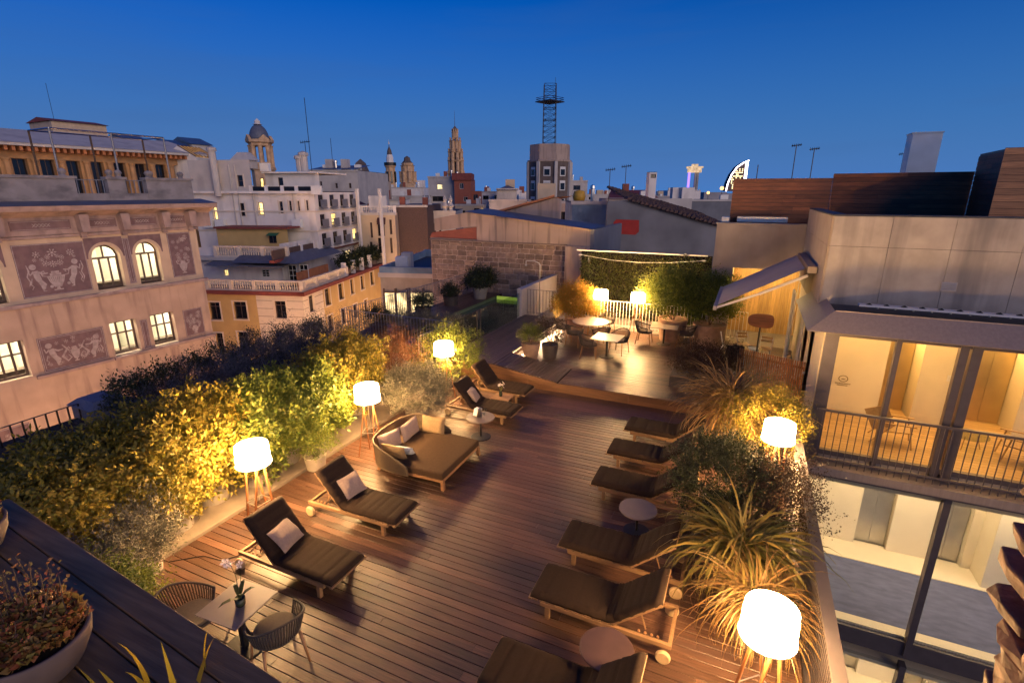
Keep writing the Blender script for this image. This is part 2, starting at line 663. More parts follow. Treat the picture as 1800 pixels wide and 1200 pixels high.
# the riser boards of the step
step = struct('step', MB().box(-9.0, 14.215, -.03, 1.3, 14.235, .2), 'deck_under')
for (a, b) in ((-9.0, -5.9), (-5.9, -2.7), (-2.7, 1.29)):
    for (z0, z1) in ((-.02, .13), (.137, .272)):
        o = MB().box(a + .003, 14.19, z0, b - .003, 14.213, z1).build('riser_board', 'riser', parent=step)
tri = MB().slab([(-9.0, .28), (-4.92, .28), (-7.1, .572), (-9.0, .572)], 14.19, 14.213).build('riser_board', 'riser', parent=step)
# light under the pool deck edge
MB().box(-7.085, 15.6, .46, -7.06, 21.2, .575).build('edge_board', 'deck_y', pool_deck)
led = MB().box(-7.13, 15.62, .452, -7.10, 20.9, .475).build('led_strip', 'led')
tag(led, 'glowing strip light under the edge of the raised pool deck', 'strip light')

# pool
mat('pool_tile', (.13, .17, .10), .5, .2, 2)
mat('water', (.095, .12, .075), .12, .3, 1.2, .25, bscale=5)
struct('pool_basin', MB().box(-12.2, 15.0, -.5, -9.02, 24.6, -.45).box(-12.22, 15.0, -.5, -12.18, 24.6, .56).box(-12.2, 24.6, -.5, -9.02, 24.64, .56).box(-12.2, 14.96, -.5, -9.02, 15.0, .56), 'pool_tile')
struct('pool_water', MB().add([(-12.18, 15.0, .42), (-9.03, 15.0, .42), (-9.03, 24.6, .42), (-12.18, 24.6, .42)], [(0, 1, 2, 3)]), 'water')
emitmat('pool_glow', (.50, .66, .10), .06)
tag(MB().box(-12.1, 24.55, .425, -9.05, 24.595, .60).build('pool_light', 'pool_glow'), 'green glowing strip at the far end of the pool', 'pool light')
tag(MB().box(-9.22, 20.8, .2, -9.0, 25.5, 1.8).box(-9.24, 20.78, 1.8, -8.98, 25.5, 1.84).build('garden_wall', 'concrete_pale'), 'pale rendered wall beside the pool shower', 'wall')
for i, (yy, lb) in enumerate(((16.67, 'nearer'), (16.95, 'farther'))):
    tag(MB().box(-9.09, yy - .02, .6, -9.04, yy + .02, 1.72).build('glass_post', 'dark_metal'), f'{lb} of two dark posts at the pool glass', 'post')
for i, (ya, yb, lb) in enumerate(((14.9, 16.6, 'glass pool panel beside the round clipped bush'), (17.0, 20.7, 'long glass pool panel between post and pale wall'))):
    tag(MB().box(-9.07, ya, .62, -9.06, yb, 1.68).build('pool_glass', 'glass_pool'), lb, 'pool glass')
tag(MB().tube([(-8.17, 20.88, .6), (-8.17, 20.88, 2.95), (-8.2, 20.88, 3.02), (-8.42, 20.85, 3.12), (-8.75, 20.8, 3.12), (-8.8, 20.8, 3.1), (-8.8, 20.8, 2.92)], .022, 8).lathe([(.0, 2.9), (.05, 2.9), (.05, 2.94), (0, 2.95)], (-8.8, 20.8, 0), 10).lathe([(.06, .6), (.06, .62), (.02, .63)], (-8.17, 20.88, 0), 10).build('pool_shower', 'steel', smooth=True), 'slim steel shower pole with bent head by the pool', 'shower')


def railing(name, label, pts, z0, z1, m, gap=.11, bar=.012, rail=.05, flat=.012, group=None):
    """rail along pts with one child per baluster"""
    t = thing(name, label, 'railing', (pts[0][0], pts[0][1], z0), 0, group)
    ox, oy = pts[0]
    top, bal = MB(), []
    for (a, b) in zip(pts[:-1], pts[1:]):
        ax, ay, bx, by = a[0] - ox, a[1] - oy, b[0] - ox, b[1] - oy
        top.bar((ax, ay, z1 - z0), (bx, by, z1 - z0), rail, flat)
        top.bar((ax, ay, .09), (bx, by, .09), rail * .8, flat)
        L = math.hypot(bx - ax, by - ay)
        n = max(2, int(L / gap))
        for i in range(n + 1):
            bal.append((ax + (bx - ax) * i / n, ay + (by - ay) * i / n))
    top.build('rail', m, t)
    bm = MB().box(-bar / 2, -bar / 2, .0, bar / 2, bar / 2, z1 - z0 - .005)
    first = None
    for (x, y) in bal[:290]:
        if first is None:
            first = bm.build('baluster', m, t)
            o = first
        else:
            o = first.copy()
            C.objects.link(o)
        o.location = (x, y, 0)
    return t


railing('pool_railing', 'long dark railing running along the far left side of the pool', [(-13.94, 25.2), (-13.94, 14.8)], .6, 1.7, 'grey_rail', .13, .02)
railing('pool_railing', 'dark railing crossing in front of the pool terrace', [(-13.92, 14.76), (-9.0, 14.76)], .6, 1.7, 'grey_rail', .13, .02)
railing('pool_railing', 'short dark railing behind the round clipped bush', [(-9.0, 14.74), (-9.02, 12.75)], .6, 1.7, 'grey_rail', .13, .02)
railing('deck_railing', 'white baluster railing behind the two far lamps', [(-6.3, 21.3), (.3, 21.3)], .42, 1.55, 'white_rail', .135, .016)
railing('deck_railing', 'grey railing between pale wall and orange bush', [(-8.95, 21.35), (-6.35, 21.35)], .6, 1.75, 'grey_rail', .15, .016)
railing('street_railing', 'dark iron railing at the street edge left of the blue-grey pier', [(-14.5, 2.2), (-14.6, 6.2)], -.2, 1.0, 'black_metal', .22, .03)
railing('street_railing', 'dark iron railing just right of the blue-grey pier', [(-14.4, 7.1), (-14.2, 9.2)], -.2, .9, 'black_metal', .22, .03)
mat('pier', (.11, .125, .18), .7, .15, 3, .1)
t = thing('terrace_pier', 'blue-grey boxy pier with sloping cap above the hedge', 'pier', (-14.5, 6.65, -.3))
MB().box(-.5, -.42, 0, .45, .42, 1.2).build('body', 'pier', t)
MB().add([(-.56, -.5, 1.2), (.5, -.5, 1.2), (.5, .5, 1.2), (-.56, .5, 1.2), (-.4, -.3, 1.34), (.3, -.3, 1.34), (.3, .3, 1.34), (-.4, .3, 1.34)],
         [(3, 2, 1, 0), (4, 5, 6, 7), (0, 1, 5, 4), (1, 2, 6, 5), (2, 3, 7, 6), (3, 0, 4, 7)]).build('cap', 'pier', t)
mat('cap_stone', (.16, .165, .20), .7, .15, 4, .1)
t = thing('low_wall', 'low rendered wall with grey cap behind the lit hedge', 'wall', (-11.05, 0, .0))
MB().box(-.16, -3, -.05, .16, 13.2, 1.12).build('body', 'concrete_warm', t)
MB().box(-.22, -3, 1.12, .22, 9.9, 1.18).box(-.3, 9.9, 1.12, .3, 13.3, 1.24).build('cap', 'cap_stone', t)

# right-hand parapet with its flat handrail
t = thing('parapet', 'dark metal parapet with wide flat handrail beside the light well', 'parapet', (1.40, 0, 0))
MB().box(-.11, 1.2, -.4, .02, 13.05, .03).build('base', 'frame_metal', t)
MB().box(-.07, 1.2, 1.05, .08, 13.05, 1.10).build('handrail', 'frame_metal', t)
MB().box(-.02, 9.2, .1, .04, 13.05, 1.045).build('panel', 'concrete_pale', t)
first = None
yy = 2.9
bm = MB().box(-.008, -.025, .03, .008, .025, 1.05)
while yy < 9.2:
    if first is None:
        o = first = bm.build('baluster', 'frame_metal', t)
    else:
        o = first.copy()
        C.objects.link(o)
    o.location = (-.02, yy, 0)
    yy += .085

# ------------------------------------------------------------------ furniture
def make_lounger(name, label, ang, cat='sun lounger', group=None):
    t = thing(name, label, cat, (0, 0, 0), 0, group)
    W = .36
    fr = MB()
    for s in (-1, 1):
        fr.box(.16, s * W - .025, .20, 2.02, s * W + .025, .265)
    fr.box(.16, -W + .03, .205, .21, W - .03, .26)
    fr.box(1.97, -W + .03, .205, 2.02, W - .03, .26)
    fr.build('frame', 'teak_light', t, bevel=.006)
    sl = MB()
    for i in range(9):
        sl.box(.02 + i * .135, -W - .02, .266, .12 + i * .135, W + .02, .286)
    sl.box(-.02, -W - .035, .262, .03, W + .035, .29)
    sl.build('slats', 'teak_light', t)
    for s in (-1, 1):
        MB().box(.24, s * W - .03, 0, .31, s * W + .03, .20).build('leg', 'teak_light', t, bevel=.006)
    for s in (-1, 1):
        w = MB()
        w.lathe([(.0, -.03), (.085, -.03), (.1, -.015), (.1, .015), (.085, .03), (0, .03)], (0, 0, 0), 20)
        o = w.build('wheel', 'wheel', t, (1.93, s * (W + .075), .1), smooth=False)
        o.rotation_euler = (math.pi / 2, 0, 0)
    for s in (-1, 1):
        nt = MB()
        for i in range(4):
            nt.lathe([(.018, 0), (.018, .02), (0, .03)], (1.58 + i * .085, s * (W - .05), .265), 8)
        nt.build('notches', 'teak', t)
    hx = 1.22
    ca, sa = math.cos(ang), math.sin(ang)

    def bk(d, y, h):
        return (hx + d * ca - h * sa, y, .275 + d * sa + h * ca)
    br = MB()
    for s in (-1, 1):
        br.bar(bk(0, s * (W), .0), bk(.84, s * (W), .0), .03, .035, (0, 1, 0))
    for i in range(6):
        br.bar(bk(.06 + i * .15, -W, .0), bk(.06 + i * .15, W, 0), .07, .018, (ca * 0 - sa, 0, ca))
    br.bar(bk(.84, -W - .02, .0), bk(.84, W + .02, 0), .03, .04, (-sa, 0, ca))
    br.build('backrest_frame', 'teak_light', t)
    st = MB()
    for s in (-1, 1):
        st.bar(bk(.45, s * .24, -.01), (1.66, s * .24, .27), .018)
    st.build('prop_bar', 'teak_light', t)
    # mattress: one bent pad with cross seams and puckers near the fold
    mb = MB()
    nx, ny, th = 72, 14, .085
    hw = W + .015
    seat = hx - .01
    path = []
    L = seat + .86
    for i in range(nx + 1):
        q = L * i / nx
        if q < seat - .10:
            path.append((q, .29, 0.))
        else:
            k = min(1, (q - (seat - .10)) / .22)
            a = ang * k
            px, pz, pa = path[-1]
            dq = L / nx
            m2 = (pa + a) / 2
            path.append((px + dq * math.cos(m2), pz + dq * math.sin(m2), a))
    rng = random.Random(3)
    ph = [rng.uniform(0, 6) for _ in range(3)]
    for side in (0, 1):
        for i, (px, pz, pa) in enumerate(path):
            q = L * i / nx
            for j in range(ny + 1):
                v = -1 + 2 * j / ny
                h = 0.
                if side:
                    edge = max(0, 1 - (1 - abs(v)) / .12)
                    e2 = max(0, 1 - min(q, L - q) / .05)
                    h = th * (1 - .55 * edge ** 2 - .55 * e2 ** 2)
                    seam = min(abs(((q + .03) % .155) - .0775), .03) / .03
                    h -= .016 * (1 - seam) ** 2 * (1 - edge * .6)
                    f = math.exp(-((q - seat - .03) / .17) ** 2)
                    h += f * .022 * (math.sin(q * 95 + ph[0] + 1.2 * math.sin(v * 2 + ph[1])) - .2) * (1 - edge * .3)
                mb.v.append((px - h * math.sin(pa), v * hw * (1 - .01 * math.sin(q * 31)), pz + h * math.cos(pa)))
    st_ = ny + 1
    o1 = (nx + 1) * st_
    for i in range(nx):
        for j in range(ny):
            a = i * st_ + j
            mb.f.append((a, a + 1, a + st_ + 1, a + st_))
            b = o1 + a
            mb.f.append((b, b + st_, b + st_ + 1, b + 1))
    for i in range(nx):
        a, b = i * st_, i * st_ + st_
        mb.f.append((a, b, b + o1, a + o1))
        a, b = a + ny, b + ny
        mb.f.append((a, a + o1, b + o1, b))
    for j in range(ny):
        mb.f.append((j, j + o1, j + 1 + o1, j + 1))
        a = nx * st_ + j
        mb.f.append((a, a + 1, a + 1 + o1, a + o1))
    mb.build('mattress', 'cushion', t, smooth=True)
    return t


GL = 'sun loungers with dark mattresses'
left_proto = make_lounger('sun_lounger', 'dark sun lounger with mauve pillow, next to the square table for two', R(50), group=GL)
left_proto.location = (-5.12, 5.05, 0)
left_proto.rotation_euler = (0, 0, math.pi)
dup(left_proto, (-5.17, 6.66, 0), math.pi + .02, 'dark sun lounger with mauve pillow, between lamp and daybed')
dup(left_proto, (-5.2, 11.72, 0), math.pi - .01, 'dark sun lounger with mauve pillow, just beyond the daybed', GL)
dup(left_proto, (-5.45, 13.22, 0), math.pi - .02, 'dark sun lounger without a pillow, against the deck step', GL)
right_proto = make_lounger('sun_lounger', 'dark sun lounger cut off by the bottom edge of the photo', R(42), group=GL)
right_proto.location = (-2.38, 4.55, 0)
dup(right_proto, (-2.33, 6.12, 0), .0, 'dark sun lounger behind the brown round table, its wheels showing', GL)
dup(right_proto, (-2.33, 7.36, 0), .0, 'dark sun lounger between the grey round table and the one with visible wheels', GL)
dup(right_proto, (-2.36, 9.42, 0), .0, 'dark sun lounger just beyond the grey round table', GL)
dup(right_proto, (-2.4, 10.83, 0), .01, 'dark sun lounger second from the step in the right-hand row', GL)
dup(right_proto, (-2.3, 12.2, 0), -.01, 'dark sun lounger nearest the step in the right-hand row', GL)


def pillow(name, label, m, loc, rot, w, h, th, group=None, seed=0, cat='cushion'):
    rng = random.Random(seed)
    mb = MB()
    n = 14
    for side in (1, -1):
        for i in range(n + 1):
            for j in range(n + 1):
                u, v = -1 + 2 * i / n, -1 + 2 * j / n
                pin = 1 - .06 * (1 - u * u) * (abs(v) ** 3) - .0
                pin2 = 1 - .06 * (1 - v * v) * (abs(u) ** 3)
                f = max(0., (1 - abs(u) ** 2.6) * (1 - abs(v) ** 2.6)) ** .5
                wr = .035 * math.sin(5 * u + 3 * v + seed) * math.sin(4 * v - 2 * u + seed * 2)
                mb.v.append((u * w / 2 * pin2, v * h / 2 * pin, side * th / 2 * f * (1 + wr * 3) + (.012 * math.sin(3 * u + seed) if f else 0)))
    s_, o1 = n + 1, (n + 1) ** 2
    for i in range(n):
        for j in range(n):
            a = i * s_ + j
            mb.f.append((a, a + s_, a + s_ + 1, a + 1))
            b = o1 + a
            mb.f.append((b, b + 1, b + s_ + 1, b + s_))
    o = mb.build(name, m, None, loc, smooth=True)
    o.rotation_euler = rot
    return tag(o, label, cat, group)


PL = 'mauve pillows on the loungers'
pillow('pillow', 'mauve pillow on the lounger beside the square table', 'pillow_mauve', (-6.42, 5.05, .56), (R(0), R(46), .18), .44, .50, .15, PL, 1)
pillow('pillow', 'mauve pillow on the lounger between lamp and daybed', 'pillow_mauve', (-6.46, 6.68, .56), (R(4), R(48), -.12), .44, .48, .15, PL, 2)
pillow('pillow', 'mauve pillow on the lounger beyond the daybed', 'pillow_mauve', (-6.52, 11.72, .57), (R(-3), R(48), .2), .42, .46, .15, PL, 3)

# daybed
t = thing('daybed', 'large square daybed with woven rope shell and brown mattress', 'daybed', (-6.15, 8.85, 0), .02)
poly = [(.92, -.90), (.92, .80), (-.30, .88), (-.72, .82), (-.96, .55), (-1.0, -.25), (-.88, -.66), (-.58, -.88), (-.2, -.92)]
f = MB()
f.prism([(x * .97, y * .97) for x, y in poly], .16, .225)
f.build('frame', 'teak', t, bevel=.008)
for (x, y, a, b) in ((.88, -.85, .02, -.02), (.88, .75, .02, .02), (-.82, -.66, -.04, -.04), (-.86, .6, -.04, .04)):
    MB().add([(x + i * .035 + (a if z == 0 else 0), y + k * .035 + (b if z == 0 else 0), z) for z in (0, .22) for i, k in ((-1, -1), (1, -1), (1, 1), (-1, 1))],
             [(3, 2, 1, 0), (4, 5, 6, 7), (0, 1, 5, 4), (1, 2, 6, 5), (2, 3, 7, 6), (3, 0, 4, 7)]).build('leg', 'teak', t)
m = MB().prism([(x * .99, y * .99) for x, y in poly], .228, .39).build('mattress', 'cushion_day', t, bevel=.04)
m.modifiers['bevel'].segments = 3
shell = [(.10, -.96), (-.25, -.97), (-.62, -.93), (-.93, -.70), (-1.06, -.28), (-1.06, .2), (-1.0, .56), (-.76, .86), (-.34, .95), (.05, .93)]


def smooth_path(p, n):
    out = []
    for i in range(len(p) - 1):
        p0, p1, p2, p3 = p[max(i - 1, 0)], p[i], p[i + 1], p[min(i + 2, len(p) - 1)]
        for k in range(n):
            s = k / n
            out.append(tuple(.5 * (2 * b + (c - a) * s + (2 * a - 5 * b + 4 * c - d) * s * s + (3 * b - a - 3 * c + d) * s ** 3) for a, b, c, d in zip(p0, p1, p2, p3)))
    return out + [p[-1]]


sp = smooth_path([(x, y) for x, y in shell], 6)
N = len(sp)


def rail_z(i):
    k = i / (N - 1)
    return .36 + .36 * min(1, math.sin(math.pi * k) * 1.5) ** .8


MB().tube([(sp[i][0] * 1.03, sp[i][1] * 1.03, rail_z(i)) for i in range(N)], .022, 8).tube([(x, y, .20) for x, y in sp], .018, 8).build('shell_frame', 'rope', t, smooth=True)
rp = MB()
M_ = 150
for i in range(M_ + 1):
    k = i / M_ * (N - 1)
    a, fr_ = int(min(k, N - 2)), k - int(min(k, N - 2))
    x = sp[a][0] * (1 - fr_) + sp[a + 1][0] * fr_
    y = sp[a][1] * (1 - fr_) + sp[a + 1][1] * fr_
    z = rail_z(k)
    rp.tube([(x, y, .2), (x * 1.03, y * 1.03, z)], .0105, 5, False)
o = rp.build('rope_shell', 'rope', t, kind='stuff')

pillow('cushion', 'long mauve cushion leaning on the far back of the daybed', 'pillow_mauve', (-6.86, 9.16, .57), (R(90 - 12), R(0), R(94)), .72, .42, .17, seed=4)
pillow('cushion', 'mauve cushion slumped in the back corner of the daybed', 'pillow_mauve', (-6.94, 8.50, .56), (R(90 - 12), R(0), R(74)), .62, .42, .17, seed=9)
pillow('cushion', 'olive brown square cushion at the far end of the daybed', 'pillow_olive', (-6.46, 9.56, .58), (R(90 - 14), R(0), R(8)), .62, .44, .16, seed=5)
pillow('cushion', 'olive cushion against the near side of the daybed shell', 'pillow_olive', (-6.56, 8.14, .54), (R(90 - 20), R(0), R(186)), .60, .36, .15, seed=6)
pillow('cushion', 'pale blue cushion lying beside the olive one on the daybed', 'pillow_blue', (-6.46, 8.32, .50), (R(48), R(0), R(200)), .52, .34, .13, seed=7)


def round_table(name, label, m, r, h, loc, base='black_metal', group=None):
    t = thing(name, label, 'table', loc, 0, group)
    MB().lathe([(0, h - .025), (r - .006, h - .025), (r, h - .018), (r, h - .004), (r - .006, h), (0, h)], n=48, cap=False).build('table_top', m, t)
    MB().lathe([(.024, .02), (.024, h - .03)], n=12).build('column', base, t, smooth=True)
    MB().lathe([(r * .72, 0), (r * .72, .012), (r * .68, .018), (.03, .026)], n=36).build('base', base, t)
    return t


round_table('side_table', 'brown round side table beside the lounger at the bottom edge', 'table_brown', .34, .52, (-1.03, 5.12, 0))
round_table('side_table', 'grey round side table between loungers in the right-hand row', 'table_top', .34, .48, (-1.27, 8.32, 0))
round_table('side_table', 'round side table with ice bucket next to the daybed', 'table_top', .36, .55, (-5.66, 10.5, 0))
# what stands on it
t = thing('ice_bucket', 'small steel ice bucket draped with a white napkin', 'ice bucket', (-5.72, 10.52, .55))
MB().lathe([(.07, 0), (.085, .19), (.092, .2), (.08, .19), (.06, .03)], n=18).build('bucket', 'steel', t, smooth=True)
MB().add([(-.1, -.06, .21), (.03, -.1, .215), (.0, .02, .225), (-.08, .06, .215), (-.13, -.07, .03), (-.0, -.115, .05), (-.16, .06, .02)], [(0, 1, 2, 3), (4, 5, 1, 0), (6, 4, 0, 3)]).build('napkin', 'white_cloth', t)
for k, (x, y) in enumerate(((-5.52, 10.42), (-5.6, 10.66))):
    g = thing('wine_glass', ('nearer' if k == 0 else 'farther') + ' wine glass beside the ice bucket', 'glass', (x, y, .55))
    MB().lathe([(.03, 0), (.03, .004), (.004, .008), (.004, .08), (.03, .1), (.036, .14), (.03, .18), (.028, .18), (.033, .14), (.0, .1)], n=14, cap=False).build('bowl', 'glass', g, smooth=True)

t = thing('wooden_table', 'low wooden table with a vase between two loungers', 'table', (-6.0, 12.48, 0))
MB().box(-.28, -.24, .27, .28, .24, .30).build('table_top', 'teak_light', t, bevel=.004)
for sx in (-1, 1):
    for sy in (-1, 1):
        MB().box(sx * .24 - .02, sy * .2 - .02, 0, sx * .24 + .02, sy * .2 + .02, .27).build('leg', 'teak', t)


def flower_vase(label, loc, n, h, seed, spread=.1):
    rng = random.Random(seed)
    t = thing('flower_vase', label, 'vase', loc)
    MB().lathe([(.045, 0), (.055, .06), (.045, .13), (.038, .17), (.034, .17), (.03, .02)], n=16).build('vase', 'bottle', t, smooth=True)
    stems = MB()
    for i in range(n):
        a, r = rng.uniform(0, 6.3), rng.uniform(.03, spread)
        x, y, z = r * math.cos(a), r * math.sin(a), h * rng.uniform(.72, 1.)
        stems.tube([(0, 0, .1), (x * .4, y * .4, z * .6), (x, y, z)], .003, 4)
        b = MB()
        for k in range(7):
            p = k / 7 * 6.283
            b.add([(0, 0, 0), (.03 * math.cos(p - .35), .03 * math.sin(p - .35), .012), (.052 * math.cos(p), .052 * math.sin(p), .006), (.03 * math.cos(p + .35), .03 * math.sin(p + .35), .012)], [(0, 1, 2, 3)])
        o = b.build('blossom', 'petal', t, (x, y, z))
        o.rotation_euler = (rng.uniform(-.9, .9), rng.uniform(-.9, .9), a)
    stems.build('stems', 'leaf_green', t)
    return t


flower_vase('small dark vase of white blossoms on the low wooden table', (-6.06, 12.5, .30), 8, .42, 2)


# square tables
def square_table(label, m, loc, rz, s=.7, group=None):
    t = thing('square_table', label, 'table', loc, rz, group)
    MB().box(-s / 2, -s / 2, .722, s / 2, s / 2, .74).build('table_top', m, t, bevel=.003)
    MB().box(-.035, -.035, .02, .035, .035, .722).build('column', 'black_metal', t)
    MB().lathe([(.27, 0), (.27, .012), (.255, .02), (.04, .03)], n=32).build('base', 'black_metal', t)
    return t


square_table('square table for two with an orchid, by the dark ledge', 'table_top', (-5.66, 3.57, 0), R(4))
square_table('square dining table in front of the round one', 'table_pale', (-4.2, 17.45, .3), R(-3), 1.0)
square_table('square dining table near the big potted bushes', 'table_pale', (-2.58, 19.95, .3), R(2), 1.02)
t = thing('round_dining_table', 'round dining table with pale top beside the orange bush', 'table', (-5.4, 19.45, .3))
MB().lathe([(0, .715), (.72, .715), (.73, .725), (.73, .738), (.72, .745), (0, .745)], n=56, cap=False).build('table_top', 'table_pale', t)
for k in range(4):
    a = k * math.pi / 2 + .5
    MB().tube([(.46 * math.cos(a), .46 * math.sin(a), 0), (.3 * math.cos(a), .3 * math.sin(a), .715)], [.022, .032], 8).build('leg', 'teak', t, smooth=True)


def make_chair(label, group):
    """rope chair: curved shell of vertical rope, seat pad, four splayed legs; faces +x"""
    t = thing('rope_chair', label, 'chair', (0, 0, 0), 0, group)
    n = 40
    rim, low = [], []
    for i in range(n + 1):
        k = i / n
        a = math.pi * (.5 + k)          # from +y round the back to -y
        a = math.radians(62) + k * math.radians(236)
        cx, cy = math.cos(a), math.sin(a)
        back = (1 - math.cos(2 * math.pi * k)) / 2
        z = .60 + .16 * back ** 1.2
        rim.append((cx * .30 * (1.04) - .02, cy * .295, z))
        low.append((cx * .235 - .0, cy * .245, .42))
    MB().tube(rim, .014, 8).tube(low, .011, 8).tube([low[0], rim[0]], .012, 6).tube([low[-1], rim[-1]], .012, 6).build('shell_frame', 'rope_dark', t, smooth=True)
    rp = MB()
    for i in range(0, n + 1):
        mid = tuple((a + b) / 2 * (1.02 if q < 2 else 1) for q, (a, b) in enumerate(zip(low[i], rim[i])))
        a, b = Vector(low[i]), Vector(rim[i])
        rp.tube([a, mid, b], .0078, 5, False)
    rp.build('rope_back', 'rope_dark', t, kind='stuff')
    pts = [(math.cos(q / 28 * 6.283) * .235 * (1 if math.cos(q / 28 * 6.283) < .2 else 1.06), math.sin(q / 28 * 6.283) * .24) for q in range(28)]
    MB().prism(pts, .405, .435).build('seat', 'rope_dark', t)
    MB().prism([(x * .96, y * .96) for x, y in pts], .436, .472).build('seat_cushion', 'seat_cushion', t, bevel=.014)
    for sx in (-1, 1):
        for sy in (-1, 1):
            MB().tube([(sx * .24, sy * .23, 0), (sx * .18, sy * .19, .41)], [.012, .02], 8).build('leg', 'teak', t, smooth=True)
    return t


GC = 'woven rope chairs'
ch = make_chair('woven rope chair tucked between the hedge and the square table', GC)
ch.location = (-6.28, 3.32, 0)
ch.rotation_euler = (0, 0, R(22))
ch.scale = (1.2, 1.2, 1.14)
for (x, y, z, rz, lb) in (
        (-5.05, 3.62, 0, R(158), 'woven rope chair with its back to the deck, nearest the camera'),
        (-6.35, 18.95, .3, R(25), 'woven rope chair left of the round dining table'),
        (-5.7, 18.35, .3, R(84), 'woven rope chair at the near side of the round dining table'),
        (-4.75, 18.62, .3, R(130), 'woven rope chair at the right of the round dining table'),
        (-5.0, 20.5, .3, R(-100), 'woven rope chair at the far side of the round dining table'),
        (-4.78, 17.12, .3, R(12), 'woven rope chair left of the square dining table'),
        (-3.9, 18.05, .3, R(-105), 'woven rope chair behind the square dining table'),
        (-3.3, 19.75, .3, R(0), 'woven rope chair left of the table by the big pots'),
        (-1.8, 19.95, .3, R(178), 'woven rope chair right of the table by the big pots')):
    dup(ch, (x, y, z), rz, lb, GC)

# orchid on the near table
t = thing('orchid', 'orchid in a black glass pot on the near square table', 'orchid', (-5.58, 3.56, .74), .6)
MB().lathe([(.05, 0), (.062, .02), (.066, .12), (.06, .12), (.052, .03)], n=18).build('pot', 'bottle', t, smooth=True)
lf = MB()
for a, ln, dr in ((.4, .2, .0), (2.2, .16, .05), (3.6, .26, -.10), (5.2, .16, .08), (1.3, .15, .1)):
    c, s = math.cos(a), math.sin(a)
    n_ = Vector((-s, c, 0)) * .03
    p = [Vector((c * ln * q, s * ln * q, .11 + .10 * math.sin(q * 2.2) + dr * q)) for q in (0, .4, .75, 1)]
    lf.add([p[0] - n_ * .5, p[0] + n_ * .5, p[1] + n_, p[1] - n_, p[2] + n_ * .8, p[2] - n_ * .8, p[3]], [(0, 1, 2, 3), (3, 2, 4, 5), (5, 4, 6)])
lf.build('leaves', 'leaf_dark', t)
MB().tube([(0, 0, .1), (-.02, .05, .42), (-.08, .11, .55), (-.16, .17, .55)], .004, 5).tube([(.02, 0, .1), (.03, .06, .38), (.0, .16, .5)], .004, 5).build('stems', 'leaf_dark', t)
for k, (x, y, z) in enumerate(((-.14, .16, .54), (-.19, .2, .53), (-.16, .2, .48), (-.12, .2, .5), (.0, .17, .5))):
    b = MB()
    for q in range(5):
        p = q / 5 * 6.283
        b.add([(0, 0, 0), (.045 * math.cos(p - .5), .045 * math.sin(p - .5), .012), (.065 * math.cos(p), .065 * math.sin(p), .004), (.045 * math.cos(p + .5), .045 * math.sin(p + .5), .012)], [(0, 1, 2, 3)])
    o = b.build('blossom', 'petal', t, (x, y, z))
    o.rotation_euler = (1.1 - .3 * k, .4 * k - .8, k)


# floor lamps
def make_lamp(label, group):
    t = thing('tripod_lamp', label, 'floor lamp', (0, 0, 0), 0, group)
    H, r, z0 = 1.74, .285, 1.375
    MB().lathe([(r, z0), (r * .955, H)], n=48, cap=False).build('shade', 'lamp_shade', t, smooth=True)
    MB().lathe([(r * .94, H - .03), (0, H - .03)], n=48, cap=False).build('diffuser', 'lamp_disc', t)
    MB().lathe([(r + .006, z0 - .006), (r + .014, z0 - .002), (r + .014, z0 + .014), (r + .004, z0 + .014), (r + .004, z0 - .006)], n=48, cap=False).lathe([(r * .955, H - .005), (r * .965, H + .004), (r * .94, H + .004)], n=48, cap=False).build('rim', 'lamp_rim', t, smooth=True)
    for k in range(4):
        a = k * math.pi / 2 + .35
        b = a + .9
        MB().bar((.30 * math.cos(a), .30 * math.sin(a), 0), (.14 * math.cos(b), .14 * math.sin(b), 1.42), .034, .022).build('leg', 'lamp_leg', t)
    ring = MB()
    for k in range(4):
        a, b = k * math.pi / 2 + .72, (k + 1) * math.pi / 2 + .72
        ring.bar((.205 * math.cos(a), .205 * math.sin(a), .62), (.205 * math.cos(b), .205 * math.sin(b), .62), .012)
    ring.build('brace', 'steel', t)
    MB().tube([(0, 0, .62), (0, 0, 1.45)], .008, 6).build('cable', 'steel', t)
    return t


GLP = 'tripod floor lamps with drum shades'
lamp = make_lamp('lit tripod lamp behind the lounger nearest the square table', GLP)
lamp.location = (-7.55, 5.5, 0)
for (x, y, z, rz, lb) in ((-7.6, 8.62, 0, .5, 'lit tripod lamp behind the daybed'),
                          (-7.85, 12.35, 0, .2, 'lit tripod lamp beside the round clipped bush'),
                          (-5.42, 20.95, .3, .4, 'lit tripod lamp at the white railing, by the orange bush'),
                          (-3.86, 20.95, .3, .1, 'lit tripod lamp at the white railing, by the big potted bush'),
                          (.96, 10.35, 0, .3, 'lit tripod lamp among the plants beside the light well'),
                          (.68, 5.2, 0, .8, 'lit tripod lamp in the bottom right corner of the deck')):
    dup(lamp, (x, y, z), rz, lb, GLP)
# ------------------------------------------------------------------ plants
def np_mesh(name, verts, faces, m, parent=None, kind=None):
    """mesh from arrays; faces (n, k)"""
    me = bpy.data.meshes.new(name)
    k = faces.shape[1]
    me.vertices.add(len(verts))
    me.vertices.foreach_set('co', np.ascontiguousarray(verts, dtype=np.float32).ravel())
    me.loops.add(faces.size)
    me.loops.foreach_set('vertex_index', faces.astype(np.int32).ravel())
    me.polygons.add(len(faces))
    me.polygons.foreach_set('loop_start', np.arange(0, faces.size, k, dtype=np.int32))
    me.polygons.foreach_set('loop_total', np.full(len(faces), k, dtype=np.int32))
    me.update(calc_edges=True)
    me.materials.append(M[m])
    o = bpy.data.objects.new(name, me)
    C.objects.link(o)
    if parent is not None:
        o.parent = parent
    if kind:
        o['kind'] = kind
    return o


def unit(a):
    return a / np.maximum(np.linalg.norm(a, axis=1, keepdims=True), 1e-6)


